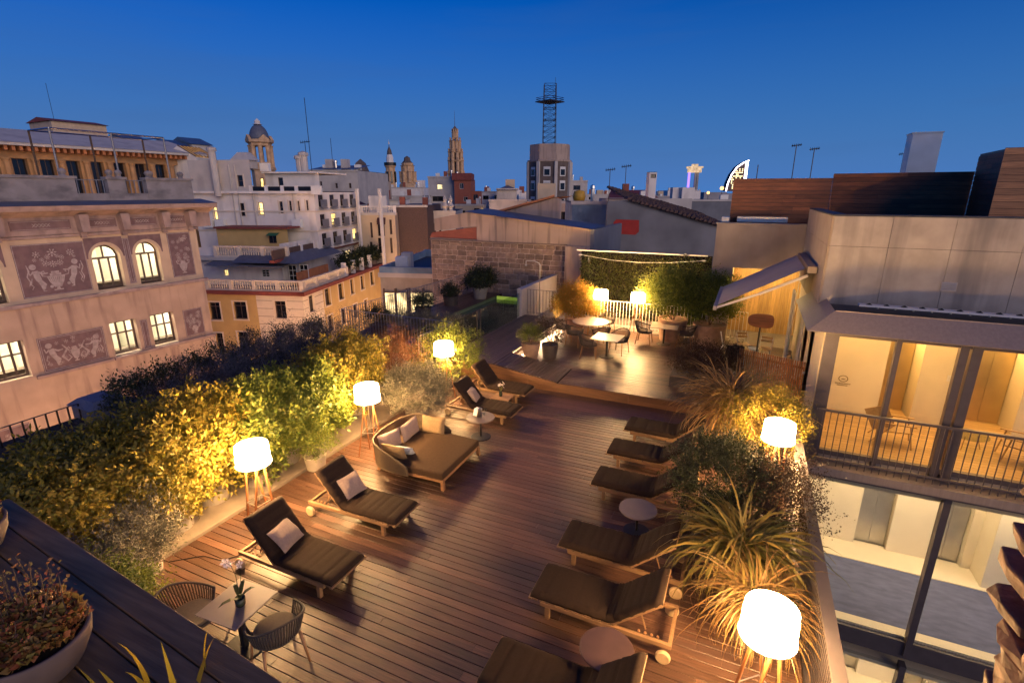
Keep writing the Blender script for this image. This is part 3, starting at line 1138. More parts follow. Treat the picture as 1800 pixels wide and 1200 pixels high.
def leaves(name, pos, d, L, W, m, parent, rng, kind=None, face=None):
    """one pointed, slightly folded leaf per position"""
    n = len(pos)
    d = unit(d)
    ref = unit(rng.normal(size=(n, 3)))
    if face is not None:      # blades turn their flat side outwards and up, as leaves do
        ref = unit(face + .75 * ref)
    side = unit(np.cross(d, ref))
    nrm = np.cross(side, d)
    L = L * rng.uniform(.45, 1.35, (n, 1))
    W = W * rng.uniform(.7, 1.2, (n, 1))
    v = np.stack([pos, pos + d * L * .45 + side * W / 2 + nrm * W * .12, pos + d * L - nrm * L * .12, pos + d * L * .45 - side * W / 2 + nrm * W * .12], 1).reshape(-1, 3)
    return np_mesh(name, v, np.arange(n * 4).reshape(-1, 4), m, parent, kind)


def crown(parent, m, c, r, n_cl, per, L, W, seed, up=.35, cr=.13, low=-.45, name='foliage', inner=.5, flat=None):
    rng = np.random.default_rng(seed)
    d = unit(rng.normal(size=(n_cl * 3, 3)))
    d = d[d[:, 2] > low][:n_cl]
    n_cl = len(d)
    f = inner + (1.0 - inner) * rng.uniform(0, 1, (n_cl, 1)) ** .45
    f *= 1 + .16 * rng.normal(size=(n_cl, 1)).clip(-1.2, 1.6)
    lump = 1 + .13 * np.sin(d[:, :1] * 5 + seed) * np.cos(d[:, 1:2] * 4.3 + seed * 2)
    cl = d * np.array(r) * f * lump
    t = rng.uniform(0, 1, (n_cl, per, 1))
    axis = unit(d + np.array([0, 0, up]) + .5 * rng.normal(size=d.shape))
    pos = cl[:, None, :] + axis[:, None, :] * (t - .5) * cr * 2.2 + rng.normal(size=(n_cl, per, 3)) * cr * .45
    dr = axis[:, None, :] * .7 + unit(rng.normal(size=(n_cl * per, 3))).reshape(n_cl, per, 3) * .85
    return leaves(name, (pos + np.array(c)).reshape(-1, 3), dr.reshape(-1, 3), L, W, m, parent, rng, None, np.repeat(d + np.array([0, 0, .5]), per, axis=0))


def stems(parent, h0, r, n, seed, thick=.012, m='bark'):
    rng = random.Random(seed)
    mb = MB()
    for i in range(n):
        a = rng.uniform(0, 6.283)
        q = rng.uniform(.2, .85)
        x, y = math.cos(a) * r[0] * q, math.sin(a) * r[1] * q
        z = h0 + r[2] * rng.uniform(.3, 1.3)
        mb.tube([(rng.uniform(-.05, .05), rng.uniform(-.05, .05), h0 - .15), (x * .5, y * .5, h0 + (z - h0) * .55), (x, y, z)], [thick, thick * .7, thick * .35], 5)
    return mb.build('stems', m, parent)


def pot_mesh(parent, m, r0, r1, h, name='pot'):
    MB().lathe([(r0, 0), (r0 + (r1 - r0) * .5, h * .5), (r1, h - .02), (r1 + .008, h), (r1 - .03, h), (r1 - .04, h - .06), (0, h - .06)], n=32).build(name, m, parent, smooth=False)


def bush(name, label, loc, r, m, n_cl=220, per=26, L=.055, W=.024, seed=1, pot=None, lift=0., up=.35, cr=.12, group=None, cat='bush', low=-.55, ns=8, inner=.5):
    """a potted shrub: pot (material, bottom radius, top radius, height), stems, foliage"""
    t = thing(name, label, cat, loc, 0, group)
    ph = 0
    if pot:
        pot_mesh(t, pot[0], pot[1], pot[2], pot[3])
        ph = pot[3]
    cz = ph + r[2] * (.72 if low > -.9 else .9) + lift
    stems(t, max(.16, ph), (r[0], r[1], r[2] * .9), ns, seed)
    crown(t, m, (0, 0, cz), r, n_cl, per, L, W, seed, up, cr, low, inner=inner)
    return t


GH = 'lit hedge shrubs in pots on the kerb'
P = ('pot_grey', .27, .32, .55)
hedge = [  # x, y, z, rx, ry, rz, colour, label
    (-9.55, 2.15, .75, .7, .8, 'leaf_gold', 'golden hedge shrub at the very left edge, above the ledge'),
    (-9.35, 3.15, .8, .78, .95, 'leaf_gold', 'golden hedge shrub second from the left edge'),
    (-9.5, 4.05, .8, .72, .98, 'leaf_gold', 'golden hedge shrub third from the left edge'),
    (-9.25, 4.85, .72, .66, 1.05, 'leaf_gold', 'golden green hedge shrub left of the nearest hedge lamp'),
    (-9.45, 5.75, .75, .68, 1.1, 'leaf_gold', 'tall golden hedge shrub directly behind the nearest hedge lamp'),
    (-9.2, 6.6, .66, .64, 1.05, 'leaf_green', 'green hedge shrub just right of the nearest hedge lamp'),
    (-9.35, 7.5, .74, .7, 1.0, 'leaf_green', 'green hedge shrub above the second lounger'),
    (-9.15, 8.35, .62, .64, .95, 'leaf_green', 'green hedge shrub left of the lamp by the daybed'),
    (-9.7, 9.3, .75, .72, 1.05, 'leaf_gold', 'bright hedge shrub behind the lamp by the daybed'),
    (-10.5, 2.5, .7, .85, .8, 'leaf_gold', 'dim hedge shrub at the left edge below the iron railing'),
    (-10.4, 3.9, .7, .85, .85, 'leaf_gold', 'dim hedge shrub in the second row below the pier'),
    (-10.35, 5.2, .6, .75, .9, 'leaf_gold', 'dim hedge shrub in the second row right of the pier'),
    (-9.75, 10.35, .72, .75, 1.05, 'leaf_gold', 'bright yellow-green hedge shrub at the far end of the hedge'),
]
for i, (x, y, rx, ry, rz, m, lb) in enumerate(hedge):
    bush('hedge_shrub', lb, (x + (.22 if x > -10.2 else 0), y, .05), (rx * 1.1, ry * 1.14, rz * .84), m, 620, 36, .098, .046, 20 + i, P, -.08, .5, .13, GH, low=-.97, inner=.45, ns=16)
bush('boxwood', 'dark green rounded shrub beside the second lounger', (-8.35, 7.6, 0), (.42, .42, .45), 'leaf_green', 150, 28, .045, .022, 51, ('pot_grey', .2, .24, .32))
bush('sage_shrub', 'grey-green shrub beside the near square table', (-7.95, 3.05, 0), (.66, .72, .62), 'leaf_sage', 420, 34, .06, .022, 52, ('pot_grey', .24, .28, .25), up=.7)
bush('small_leaf_shrub', 'small-leaved yellow-green shrub behind the near rope chair', (-7.28, 2.75, 0), (.55, .6, .55), 'leaf_green', 420, 34, .05, .03, 53, ('pot_grey', .22, .26, .3))
bush('sage_shrub', 'silvery grey shrub rising behind the near sage shrub', (-8.4, 3.9, .0), (.55, .55, .62), 'leaf_sage', 380, 34, .06, .022, 54, ('pot_grey', .24, .28, .35), up=.8)
bush('clipped_bush', 'round clipped green bush behind the lounger by the step', (-8.3, 13.35, 0), (.98, .95, .88), 'leaf_green', 620, 30, .045, .022, 55, ('pot_dark', .3, .34, .42), up=.15, cr=.08, inner=.8)
bush('sage_shrub', 'large grey sage bush behind the daybed', (-7.85, 10.85, 0), (.92, .85, .62), 'leaf_sage', 620, 34, .075, .018, 56, ('pot_grey', .3, .36, .35), up=.35, cr=.1, inner=.7)
bush('feathery_bush', 'rust red feathery bush in front of the pool railing', (-9.45, 12.1, .05), (.85, .9, .85), 'leaf_red', 380, 34, .065, .009, 57, ('pot_grey', .3, .36, .45), up=1.2, cr=.16, inner=.35)
bush('feathery_bush', 'dim reddish bush left of the rust red one', (-10.3, 12.9, .05), (.75, .75, .75), 'leaf_red', 240, 30, .065, .009, 58, ('pot_grey', .3, .36, .4), up=1.2, cr=.16, inner=.35)

# planting behind the low wall
rng = np.random.default_rng(5)
t = thing('lavender_bed', 'broad bluish mass of lavender behind the low wall', 'lavender', (-12.35, 9.2, .5))
crown(t, 'leaf_lavender', (0, 1.6, .45), (1.05, 3.9, 1.15), 1100, 34, .075, .011, 61, 1.0, .15, -.1, inner=.6)
crown(t, 'leaf_lavender', (-.1, -2.2, .15), (.95, 2.0, .85), 420, 34, .075, .011, 62, 1.0, .15, -.1, inner=.6)
for i, (x, y, z, lb) in enumerate((
        (-13.6, 6.9, 1.0, 'dark upright shrub nearest the blue-grey pier'), (-13.7, 7.7, 1.05, 'dark upright shrub second from the pier'),
        (-13.8, 8.6, 1.15, 'dark upright shrub third from the pier'), (-13.9, 9.6, 1.2, 'dark upright shrub in front of the yellow block, left'),
        (-13.9, 10.7, 1.25, 'dark upright shrub in front of the yellow block, middle'), (-13.95, 12.0, 1.2, 'dark upright shrub in front of the yellow block, right'),
        (-14.0, 13.4, 1.15, 'dark upright shrub at the far end of the lavender'))):
    bush('upright_shrub', lb, (x, y, .5), (.42, .55, .62), 'leaf_dark', 130, 22, .085, .035, 70 + i, None, .1, 1.0, .12, 'dark shrubs along the street edge', ns=6)
# pool terrace plants
P2 = ('pot_grey', .3, .42, .62)
bush('pot_palm', 'round dark green plant in a tapered pot by the stone wall', (-12.6, 23.6, .6), (.72, .72, .5), 'leaf_dark', 150, 18, .26, .04, 81, P2, .05, .6, .2)
bush('box_plant', 'small dark plant in a square pot on the pool edge', (-13.2, 21.6, .6), (.42, .42, .3), 'leaf_dark', 90, 20, .12, .03, 82, ('pot_dark', .33, .38, .45), .0, .8, .12)
bush('box_plant', 'low plant in a dark pot behind the pool railing', (-13.1, 19.0, .6), (.5, .5, .35), 'leaf_dark', 110, 20, .1, .03, 83, ('pot_dark', .33, .38, .4), .0, .8, .12)
for i, (x, y, lb, m) in enumerate(((-12.9, 15.6, 'leafy planter at the left end of the pool terrace', 'leaf_dark'), (-11.7, 15.5, 'leafy planter in the middle of the pool terrace', 'leaf_sage'),
                                   (-10.5, 15.45, 'grey leafy planter near the pool glass', 'leaf_sage'), (-9.65, 15.55, 'pale leafy planter right behind the railing corner', 'leaf_sage'))):
    bush('planter_shrub', lb, (x, y, .58), (.62, .42, .38), m, 150, 26, .07, .022, 84 + i, ('pot_dark', .3, .34, .45), .05, .5, .1, 'planters along the pool railing')
# pots by the light strip
bush('potted_grass', 'tapered brown pot with tufted green plant by the light strip', (-6.58, 16.05, .3), (.42, .42, .36), 'leaf_green', 110, 26, .11, .012, 91, ('pot_terra', .22, .35, .62), -.02, 1.2, .08)
bush('potted_shrub', 'round dark pot with small-leaved shrub by the light strip', (-6.03, 16.5, .3), (.5, .5, .48), 'leaf_brown', 110, 20, .06, .028, 92, ('pot_dark', .24, .31, .52), .05, .5, .12)
# dining deck plants
bush('glowing_bush', 'bright orange and yellow-green bush by the round dining table', (-6.45, 20.75, .3), (1.0, .85, .78), 'leaf_orange', 620, 32, .095, .026, 93, ('pot_terra', .36, .46, .5), .05, .9, .16, inner=.4)
bush('potted_bamboo', 'tall bushy plant in a large terracotta pot by the white railing', (-2.4, 20.75, .3), (1.15, .85, 1.15), 'leaf_green', 620, 30, .11, .024, 94, ('pot_terra', .46, .58, .88), .1, .6, .2, inner=.4)
bush('potted_bamboo', 'dark green bushy plant in a large pot by the concrete wall', (-1.0, 20.6, .3), (.95, .8, 1.05), 'leaf_green', 520, 30, .11, .03, 95, ('pot_terra', .5, .62, .85), .1, .5, .18, inner=.4)
t = bush('dark_shrub', 'broad dark bronze shrub in a low planter at the dining deck edge', (-.72, 15.75, .3), (.92, .62, .62), 'leaf_brown', 420, 30, .085, .016, 96, None, .3, .5, .14, inner=.4)
MB().box(-1.0, -.4, 0, 1.0, .4, .33).build('planter', 'pot_dark', t)


# strap-leaved plants
def blades(name, label, loc, m, n, L, W, seed, spread=1., droop=1., pot=None, cat='grass plant', group=None, rise=.9):
    rng = np.random.default_rng(seed)
    t = thing(name, label, cat, loc, 0, group)
    z0 = 0
    if pot:
        pot_mesh(t, *pot)
        z0 = pot[3] - .05
    seg = 7
    az = rng.uniform(0, 2 * math.pi, n)
    el = np.radians(rng.uniform(35, 88, n)) * rise + .1
    ln = L * rng.uniform(.55, 1.15, n)
    base = np.stack([rng.normal(size=n) * .09, rng.normal(size=n) * .09, np.full(n, z0)], 1)
    p = base.copy()
    h = np.stack([np.cos(az), np.sin(az)], 1)
    V = []
    e = el.copy()
    k = droop * rng.uniform(.6, 1.5, n)
    side = np.stack([-np.sin(az), np.cos(az), rng.normal(size=n) * .5], 1)
    side = unit(side)
    for i in range(seg + 1):
        q = i / seg
        w = W * (1 - q ** 2.2) * (.55 + .9 * min(q * 3, 1) * .5) * rng.uniform(.8, 1.2)
        V.append(p - side * (w / 2))
        V.append(p + side * (w / 2))
        stp = ln / seg
        p = p + np.stack([h[:, 0] * np.cos(e) * stp * spread, h[:, 1] * np.cos(e) * stp * spread, np.sin(e) * stp], 1)
        e = e - k * (.18 + .30 * q)
    V = np.stack(V, 1)
    st = 2 * (seg + 1)
    f = []
    for i in range(seg):
        f.append([2 * i, 2 * i + 1, 2 * i + 3, 2 * i + 2])
    F = (np.array(f)[None] + (np.arange(n) * st)[:, None, None]).reshape(-1, 4)
    np_mesh('blades', V.reshape(-1, 3), F, m, t)
    return t


GP = 'strap-leaved plants in pots beside the light well'
blades('strap_plant', 'large strap-leaved plant in a tall pot, nearest the corner lamp', (.42, 7.45, 0), 'blade', 480, 1.6, .046, 101, 1., 1.45, ('pot_grey', .25, .33, .62), group=GP)
blades('strap_plant', 'smaller strap-leaved plant leaning over the loungers', (.15, 8.2, 0), 'blade', 260, 1.2, .04, 110, 1., 1.5, ('pot_grey', .22, .3, .5), group=GP)
blades('strap_plant', 'drooping bronze grass under the strap-leaved plant', (.66, 6.6, 0), 'blade_bronze', 520, 1.35, .026, 102, 1., 1.5, ('pot_grey', .22, .3, .5), group=GP)
blades('strap_plant', 'long drooping bronze grass at the end of the lounger row', (.12, 12.65, 0), 'blade_bronze', 900, 2.0, .036, 103, 1., 1.15, ('pot_grey', .3, .4, .75), group=GP)
blades('strap_plant', 'fine golden grass behind the end of the lounger row', (.75, 13.2, 0), 'blade_bronze', 520, 1.6, .024, 104, 1., 1.3, ('pot_grey', .28, .36, .65), group=GP)
bush('dense_shrub', 'dense dark green shrub between the two right-hand lamps', (.10, 9.1, 0), (.85, .85, .68), 'leaf_dark', 520, 34, .055, .028, 105, ('pot_grey', .28, .34, .55), .0, .3, .1, inner=.7)
bush('fine_shrub', 'fine-leaved brown shrub spilling over the parapet', (.95, 8.75, 0), (.72, .8, .72), 'leaf_brown', 460, 24, .036, .024, 106, ('pot_grey', .25, .3, .5), .1, .6, .12, ns=26, inner=.3)
bush('leafy_shrub', 'lit yellow-green shrub right behind the right-hand lamp', (.8, 11.75, 0), (.92, .8, .8), 'leaf_gold', 380, 28, .05, .022, 107, ('pot_grey', .28, .34, .55), .0, .5, .12, inner=.5)
bush('leafy_shrub', 'dim shrub against the slatted screen', (1.0, 12.9, 0), (.5, .5, .55), 'leaf_green', 260, 26, .05, .022, 108, ('pot_grey', .26, .32, .55), .0, .5, .12)

# ------------------------------------------------------------------ the plank-topped ledge in the near left corner
ledge = struct('ledge', MB().box(-4.9, -1.6, 2.9, -.9, 1.06, 3.765), 'concrete', )
ledge.rotation_euler = (0, 0, R(-4.6))
pmd = plank_mesh('plank', .138, .03, 'dark_plank')
for i in range(16):
    yy = 1.03 - i * .146
    put_plank(pmd, ledge, -4.9 - rnd.uniform(0, .03), yy, 3.80, 4.0)


def bowl_plant(label, loc, r, seed, n=420):
    rng = np.random.default_rng(seed)
    t = thing('succulent_bowl', label, 'planter bowl', loc)
    MB().lathe([(r * .55, 0), (r * .8, .07), (r * .96, .16), (r, .225), (r * .985, .235), (r * .93, .235), (r * .9, .19), (0, .19)], n=56, sy=.9).build('bowl', 'bowl_clay', t, smooth=True)
    MB().lathe([(r * .9, .195), (0, .20)], n=40, sy=.9, cap=False).build('soil', 'soil', t)
    # rosettes
    P_, D_ = [], []
    st = MB()
    for i in range(n):
        a, q = rng.uniform(0, 6.283), r * .86 * math.sqrt(rng.uniform(0, 1))
        h = .20 + .05 * rng.uniform(0, 1) + .14 * rng.uniform(0, 1) * (1 - .7 * q / r)
        c = np.array([q * math.cos(a), q * .9 * math.sin(a), h])
        for k in range(9):
            b = k / 9 * 6.283 + i
            P_.append(c)
            D_.append((math.cos(b), math.sin(b), .5 + .5 * rng.uniform()))
    leaves('rosettes', np.array(P_), np.array(D_), .042, .030, 'succulent', t, rng, 'stuff')
    P_, D_ = [], []
    for i in range(46):
        a, q = rng.uniform(0, 6.283), r * rng.uniform(.1, .7)
        h = .30 + .24 * rng.uniform()
        x, y = q * math.cos(a), q * math.sin(a)
        x2, y2 = x * 1.3 + rng.normal() * .05, y * 1.2 + rng.normal() * .05
        st.tube([(x, y, .2), ((x + x2) / 2 + rng.normal() * .02, (y + y2) / 2, (h + .2) / 2), (x2, y2, h)], .0022, 4)
        for k in range(16):
            s = rng.uniform(.3, 1.05)
            P_.append((x + (x2 - x) * s + rng.normal() * .018, y + (y2 - y) * s + rng.normal() * .018, .2 + (h - .2) * s + rng.normal() * .012))
            D_.append(rng.normal(size=3))
    leaves('sprigs', np.array(P_), np.array(D_), .022, .014, 'succulent', t, rng, 'stuff')
    st.build('stems', 'bark', t)


bowl_plant('wide clay bowl of reddish succulents on the dark ledge', (-2.84, .79, 3.80), .265, 7, 420)
bowl_plant('clay bowl at the left edge on the dark ledge', (-4.22, 1.04, 3.80), .25, 8, 140)
blades('yucca', 'yellow sword-leaved plant poking up from the bottom edge', (-2.08, .93, 3.74), 'blade_gold', 22, .42, .036, 109, .9, .3, None, 'yucca', rise=1.0)

# rubble stone pier in the near right corner
t = thing('rubble_pier', 'rough stone pier of stacked rust-brown slabs at the right edge', 'stone pier', (1.72, 2.42, 2.6))
MB().box(-.30, -.5, 0, .6, .34, 2.55).build('core', 'mortar', t)
rr = random.Random(4)
z = 0.
while z < 2.5:
    h = rr.uniform(.06, .12)
    for (x0, x1, y0, y1) in ((-.46 + rr.uniform(0, .1), .0, -.50, -.22 + rr.uniform(-.05, .05)), (-.46 + rr.uniform(-.03, .1), .0, -.20, .08 + rr.uniform(-.05, .05)), (-.46 + rr.uniform(-.02, .1), .05, .10, .40 + rr.uniform(-.06, .05)),
                             (.02, .30, .1, .42 + rr.uniform(-.05, .05)), (-.46 + rr.uniform(-.02, .1), -.1, -.78, -.52 + rr.uniform(-.05, .02))):
        mb = MB()
        j = lambda q: q + rr.uniform(-.022, .022)
        vs = [(j(x), j(y), j(zz) if False else zz + rr.uniform(-.008, .008)) for zz in (z, z + h - .012) for x, y in ((x0, y0), ((x0 + x1) / 2, y0 - .01), (x1, y0), (x1, y1), ((x0 + x1) / 2, y1 + .01), (x0 + .01, y1), (x0 - .02, (y0 + y1) / 2))]
        n_ = 7
        mb.add(vs, [tuple(range(n_ - 1, -1, -1)), tuple(range(n_, 2 * n_))] + [(i, (i + 1) % n_, n_ + (i + 1) % n_, n_ + i) for i in range(n_)])
        mb.build('stone', 'rubble', t, bevel=.012)
    z += h
# ------------------------------------------------------------------ hotel wing across the light well
hotel = thing('hotel_wing', 'lit hotel wing with glazed rooms under a bronze canopy', 'building', (0, 13.6, 0))
XL, XR = 1.95, 9.5
H_ = lambda mb, n, m, **k: mb.build(n, m, hotel, **k)
H_(MB().box(XL, .05, -.5, XR, 4.2, -.13), 'floor_slab', 'concrete')
# wooden floor boards of the upper room
fb = None
for i in range(24):
    yy = .16 + i * .15
    mb = MB().box(XL + .02, yy - .07, -.128, XR, yy + .07, -.1)
    mb.build('floor_board', 'room_floor', hotel)
H_(MB().box(XL, .05, 2.86, XR, 4.2, 2.95), 'ceiling', 'room_wall_white')
# back wall: piers and lift alcoves
for (a, b, yy, m) in ((XL, 3.87, 2.95, 'room_wall_white'), (4.62, 5.42, 2.85, 'room_wall'), (5.42, 5.86, 3.0, 'room_wall'), (6.8, XR, 2.85, 'room_wall')):
    H_(MB().box(a, yy, -.1, b, 3.7, 2.86), 'wall_pier', m)
H_(MB().box(XL, 3.7, -.1, XR, 3.8, 2.86), 'back_wall', 'room_wall')
for (a, b) in ((3.9, 4.6), (5.88, 6.78)):
    d_ = H_(MB().box(a, 3.62, -.1, (a + b) / 2 - .004, 3.66, 2.3), 'lift_door', 'gold_door')
    H_(MB().box((a + b) / 2 + .004, 3.62, -.1, b, 3.66, 2.3), 'lift_door', 'gold_door')
    H_(MB().box(a, 3.0, 2.80, b, 3.55, 2.84), 'alcove_light', 'room_lamp')
H_(MB().box(2.35, 2.4, 2.82, 3.3, 2.5, 2.85).box(4.7, 2.35, 2.82, 5.3, 2.45, 2.85).box(5.9, 1.4, 2.82, 8.5, 1.5, 2.85), 'ceiling_light', 'room_lamp')
H_(MB().box(2.4, .9, 2.82, 5.6, 1.0, 2.85), 'ceiling_light', 'room_lamp')
H_(MB().box(XL - .08, 0, -.5, XL, 4.2, 2.95), 'side_wall', 'room_wall')
H_(MB().box(5.22, 2.825, 1.18, 5.31, 2.846, 1.34), 'thermostat', 'white_paint')
# emblem on the pale wall: ring, dark stroke and two small lines of lettering
em = MB()
for k in range(32):
    a, b = k / 32 * 6.283, (k + 1) / 32 * 6.283
    em.add([(2.93 + r * math.cos(q), 2.94, .86 + r * .82 * math.sin(q)) for r, q in ((.098, a), (.098, b), (.122, b), (.122, a))], [(0, 1, 2, 3)])
em.add([(2.875, 2.94, .835), (2.985, 2.94, .835), (2.985, 2.94, .855), (2.90, 2.94, .865)], [(0, 1, 2, 3)])
rr = random.Random(2)
for (zz, x0, x1) in ((.70, 2.75, 3.11), (.645, 2.80, 3.06)):
    x = x0
    while x < x1:
        w = rr.uniform(.012, .026)
        em.add([(x, 2.94, zz), (x + w, 2.94, zz), (x + w, 2.94, zz + .03), (x, 2.94, zz + .03)], [(0, 1, 2, 3)])
        x += w + .008
H_(em, 'emblem', 'sign_grey', kind='stuff')
# upper glazing
for (a, b) in ((XL - .06, XL + .22), (3.27, 3.37), (4.40, 4.55), (4.60, 4.78), (7.2, 7.4)):
    H_(MB().box(a, -.09, -.35, b, .06, 2.95), 'mullion', 'frame_metal')
H_(MB().box(XL, -.07, -.20, XR, .05, -.08).box(XL, -.07, 2.80, XR, .05, 2.9), 'glazing_rail', 'frame_metal')
for (a, b) in ((XL + .23, 3.26), (3.38, 4.39), (4.79, 7.19), (7.41, XR)):
    H_(MB().box(a, -.01, -.07, b, .0, 2.79), 'window_pane', 'glass')
H_(MB().box(XL - .05, -.48, -.56, XR, .04, -.36), 'sill_ledge', 'fascia')
H_(MB().box(XL - .05, -.40, -.64, XR, .04, -.565), 'sill_drip', 'frame_metal')
rl = H_(MB().box(XL, -.34, 1.02, XR, -.28, 1.075).box(XL, -.33, -.22, XR, -.29, -.18), 'balcony_rail', 'frame_metal')
first = None
x = XL + .15
while x < XR:
    if first is None:
        o = first = MB().box(-.009, -.32, -.36, .009, -.30, 1.02).build('baluster', 'frame_metal', hotel)
    else:
        o = first.copy()
        C.objects.link(o)
    o.location = (x, 0, 0)
    x += .145
# lower rooms
for fl, (zf, zc) in enumerate(((-4.9, -.95), (-9.9, -5.95))):
    H_(MB().box(XL, .02, zf - .5, XR, 4.4, zf - .02), 'floor_slab', 'concrete')
    H_(MB().box(XL, .35, zf - .018, XR, 2.9, zf), 'carpet', 'carpet')
    H_(MB().box(XL, 2.92, zf - .018, XR, 4.0, zf + .01).box(XL, .05, zf - .018, XR, .34, zf + .02), 'floor_border', 'room_wall_white')
    H_(MB().box(XL, .05, zc, XR, 4.2, zc + .1), 'ceiling', 'room_wall')
    H_(MB().box(XL, 1.05, zc - .14, XR, 1.2, zc), 'ceiling_beam', 'room_wall')
    for (a, b) in ((XL, 4.2), (5.08, 6.1), (6.95, 7.2)):
        H_(MB().box(a, 3.85, zf, b, 4.15, zc), 'wall_pier', 'room_wall_white')
    H_(MB().box(7.2, 3.05, zf, XR, 4.15, zc), 'wall_pier', 'room_wall_white')
    H_(MB().box(XL, 4.15, zf, XR, 4.25, zc), 'back_wall', 'room_wall_white')
    for (a, b) in ((4.22, 5.06), (6.12, 6.93)):
        H_(MB().box(a, 4.06, zf, (a + b) / 2 - .004, 4.1, zf + 2.4), 'lift_door', 'steel_door')
        H_(MB().box((a + b) / 2 + .004, 4.06, zf, b, 4.1, zf + 2.4), 'lift_door', 'steel_door')
    H_(MB().box(XL - .1, 0, zf - .5, XL, 4.4, zc), 'side_wall', 'room_wall_white')
    H_(MB().box(2.6, 2.2, zc - .04, 8.6, 2.45, zc - .01), 'ceiling_light', 'hall_lamp')
    for (a, b) in ((XL - .05, XL + .1), (4.79, 4.93), (7.6, 7.74)):
        H_(MB().box(a, -.12, zf - .45, b, .1, zc + .3), 'mullion', 'frame_metal')
    for (a, b) in ((XL + .12, 4.78), (4.95, 7.58)):
        H_(MB().box(a, -.01, zf - .1, b, .0, zc + .25), 'window_pane', 'glass')
    H_(MB().box(XL, -.06, zf - .55, XR, .015, zf - .05), 'spandrel', 'frame_metal')
# canopy: sloping bronze fascia round a dark roof gutter
def quad(mb, a, b, c, d):
    return mb.add([a, b, c, d], [(0, 1, 2, 3)])


cp = MB()
yo, yi, xo, xi = -.55, -.12, 1.45, 1.98
zb, zt = 2.98, 3.40
cp.add([(xo, yo, zb), (XR, yo, zb), (XR, yi, zt), (xi, yi, zt), (XR, yo + .03, zb - .02), (xo, yo + .03, zb - .02), (XR, .1, zb - .02), (xo, .1, zb - .02)], [(0, 1, 2, 3), (4, 1, 0, 5), (5, 7, 6, 4)])
H_(cp, 'canopy_front', 'fascia')
cp = MB()
cp.add([(xo, yo, zb), (xi, yi, zt), (xi, 3.2, zt), (xo, 3.2, zb), (xo, .1, zb - .02), (xo, yo + .03, zb - .02), (xo + .42, 3.2, zb - .02), (xo + .42, .1, zb - .02)], [(0, 3, 2, 1)])
H_(cp, 'canopy_side', 'fascia')
H_(MB().box(xi, yi, 3.0, XR, 1.4, 3.28), 'gutter', 'roof_dark')
H_(MB().box(xi + .02, yi - .01, 3.36, XR, yi + .03, 3.41), 'canopy_edge', 'fascia')
tr = MB().box(2.55, .55, 3.42, XR, .78, 3.46)
H_(tr, 'cable_tray', 'white_paint')
for i in range(20):
    x = 2.75 + i * .34
    H_(MB().add([(x - .06, .60, 3.462), (x + .06, .60, 3.462), (x, .60, 3.51), (x - .05, .70, 3.462), (x + .05, .70, 3.462)], [(0, 1, 2), (1, 4, 2), (4, 3, 2), (3, 0, 2)]), 'clip', 'black_metal')
    H_(MB().lathe([(.022, 0), (.022, .03), (0, .035)], (x + .16, .545, 3.40), 8), 'stud', 'steel')
# exposed concrete above, cast in panels
cw = H_(MB().box(1.86, 1.45, 3.0, XR, 1.7, 5.42).box(1.86, 1.7, 2.95, 2.1, 7.4, 5.42), 'concrete_core', 'deck_under')
xs = [1.84, 3.05, 4.25, 5.5, 6.7, 8.0, 9.5]
for i in range(6):
    for (za, zb2) in ((3.28, 4.72), (4.728, 5.44)):
        o = MB().box(xs[i] + .004, 1.40, za, xs[i + 1] - .004, 1.449, zb2).build('concrete_panel', 'concrete', cw)
ys = [1.44, 3.4, 5.4, 7.4]
for i in range(3):
    for (za, zb2) in ((3.0, 4.72), (4.728, 5.44)):
        MB().box(1.80, ys[i] + .004, za, 1.858, ys[i + 1] - .004, zb2).build('concrete_panel', 'concrete_warm', cw)
H_(MB().box(1.80, 1.40, 5.445, XR, 1.75, 5.48).box(1.80, 1.75, 5.445, 2.12, 7.4, 5.48), 'coping', 'roof_dark')
H_(MB().box(2.12, 1.75, 5.1, XR, 9, 5.15), 'roof', 'roof_dark')
vt = H_(MB().box(4.22, 1.385, 3.78, 4.52, 1.40, 3.99), 'vent', 'concrete_pale')
for i in range(5):
    MB().box(4.24, 1.372, 3.80 + i * .038, 4.50, 1.384, 3.822 + i * .038).build('louvre', 'steel', vt)

# side wall along the dining deck, with its doors
sw = thing('garden_front', 'pale timber-lined front with a white door under the awning', 'wall', (1.9, 14.0, .3))
MB().box(0, -.38, -.6, .2, 7.0, 2.66).build('wall', 'room_wall', sw)
for (ya, yb, m) in ((1.2, 1.9, 'wood_wall'), (2.6, 3.4, 'wood_wall')):
    MB().box(-.03, ya, 0, -.002, yb, 2.4).build('timber_panel', m, sw)
MB().box(-.05, 3.9, 0, -.002, 4.7, 2.5).build('door', 'white_paint', sw)
MB().box(-.32, 5.0, 0, -.27, 5.9, 2.5).build('door', 'white_paint', sw)
MB().tube([(-.1, 1.4, .95), (-.22, 2.6, .35), (-.22, 2.9, .3)], .03, 6).build('handrail', 'white_paint', sw)

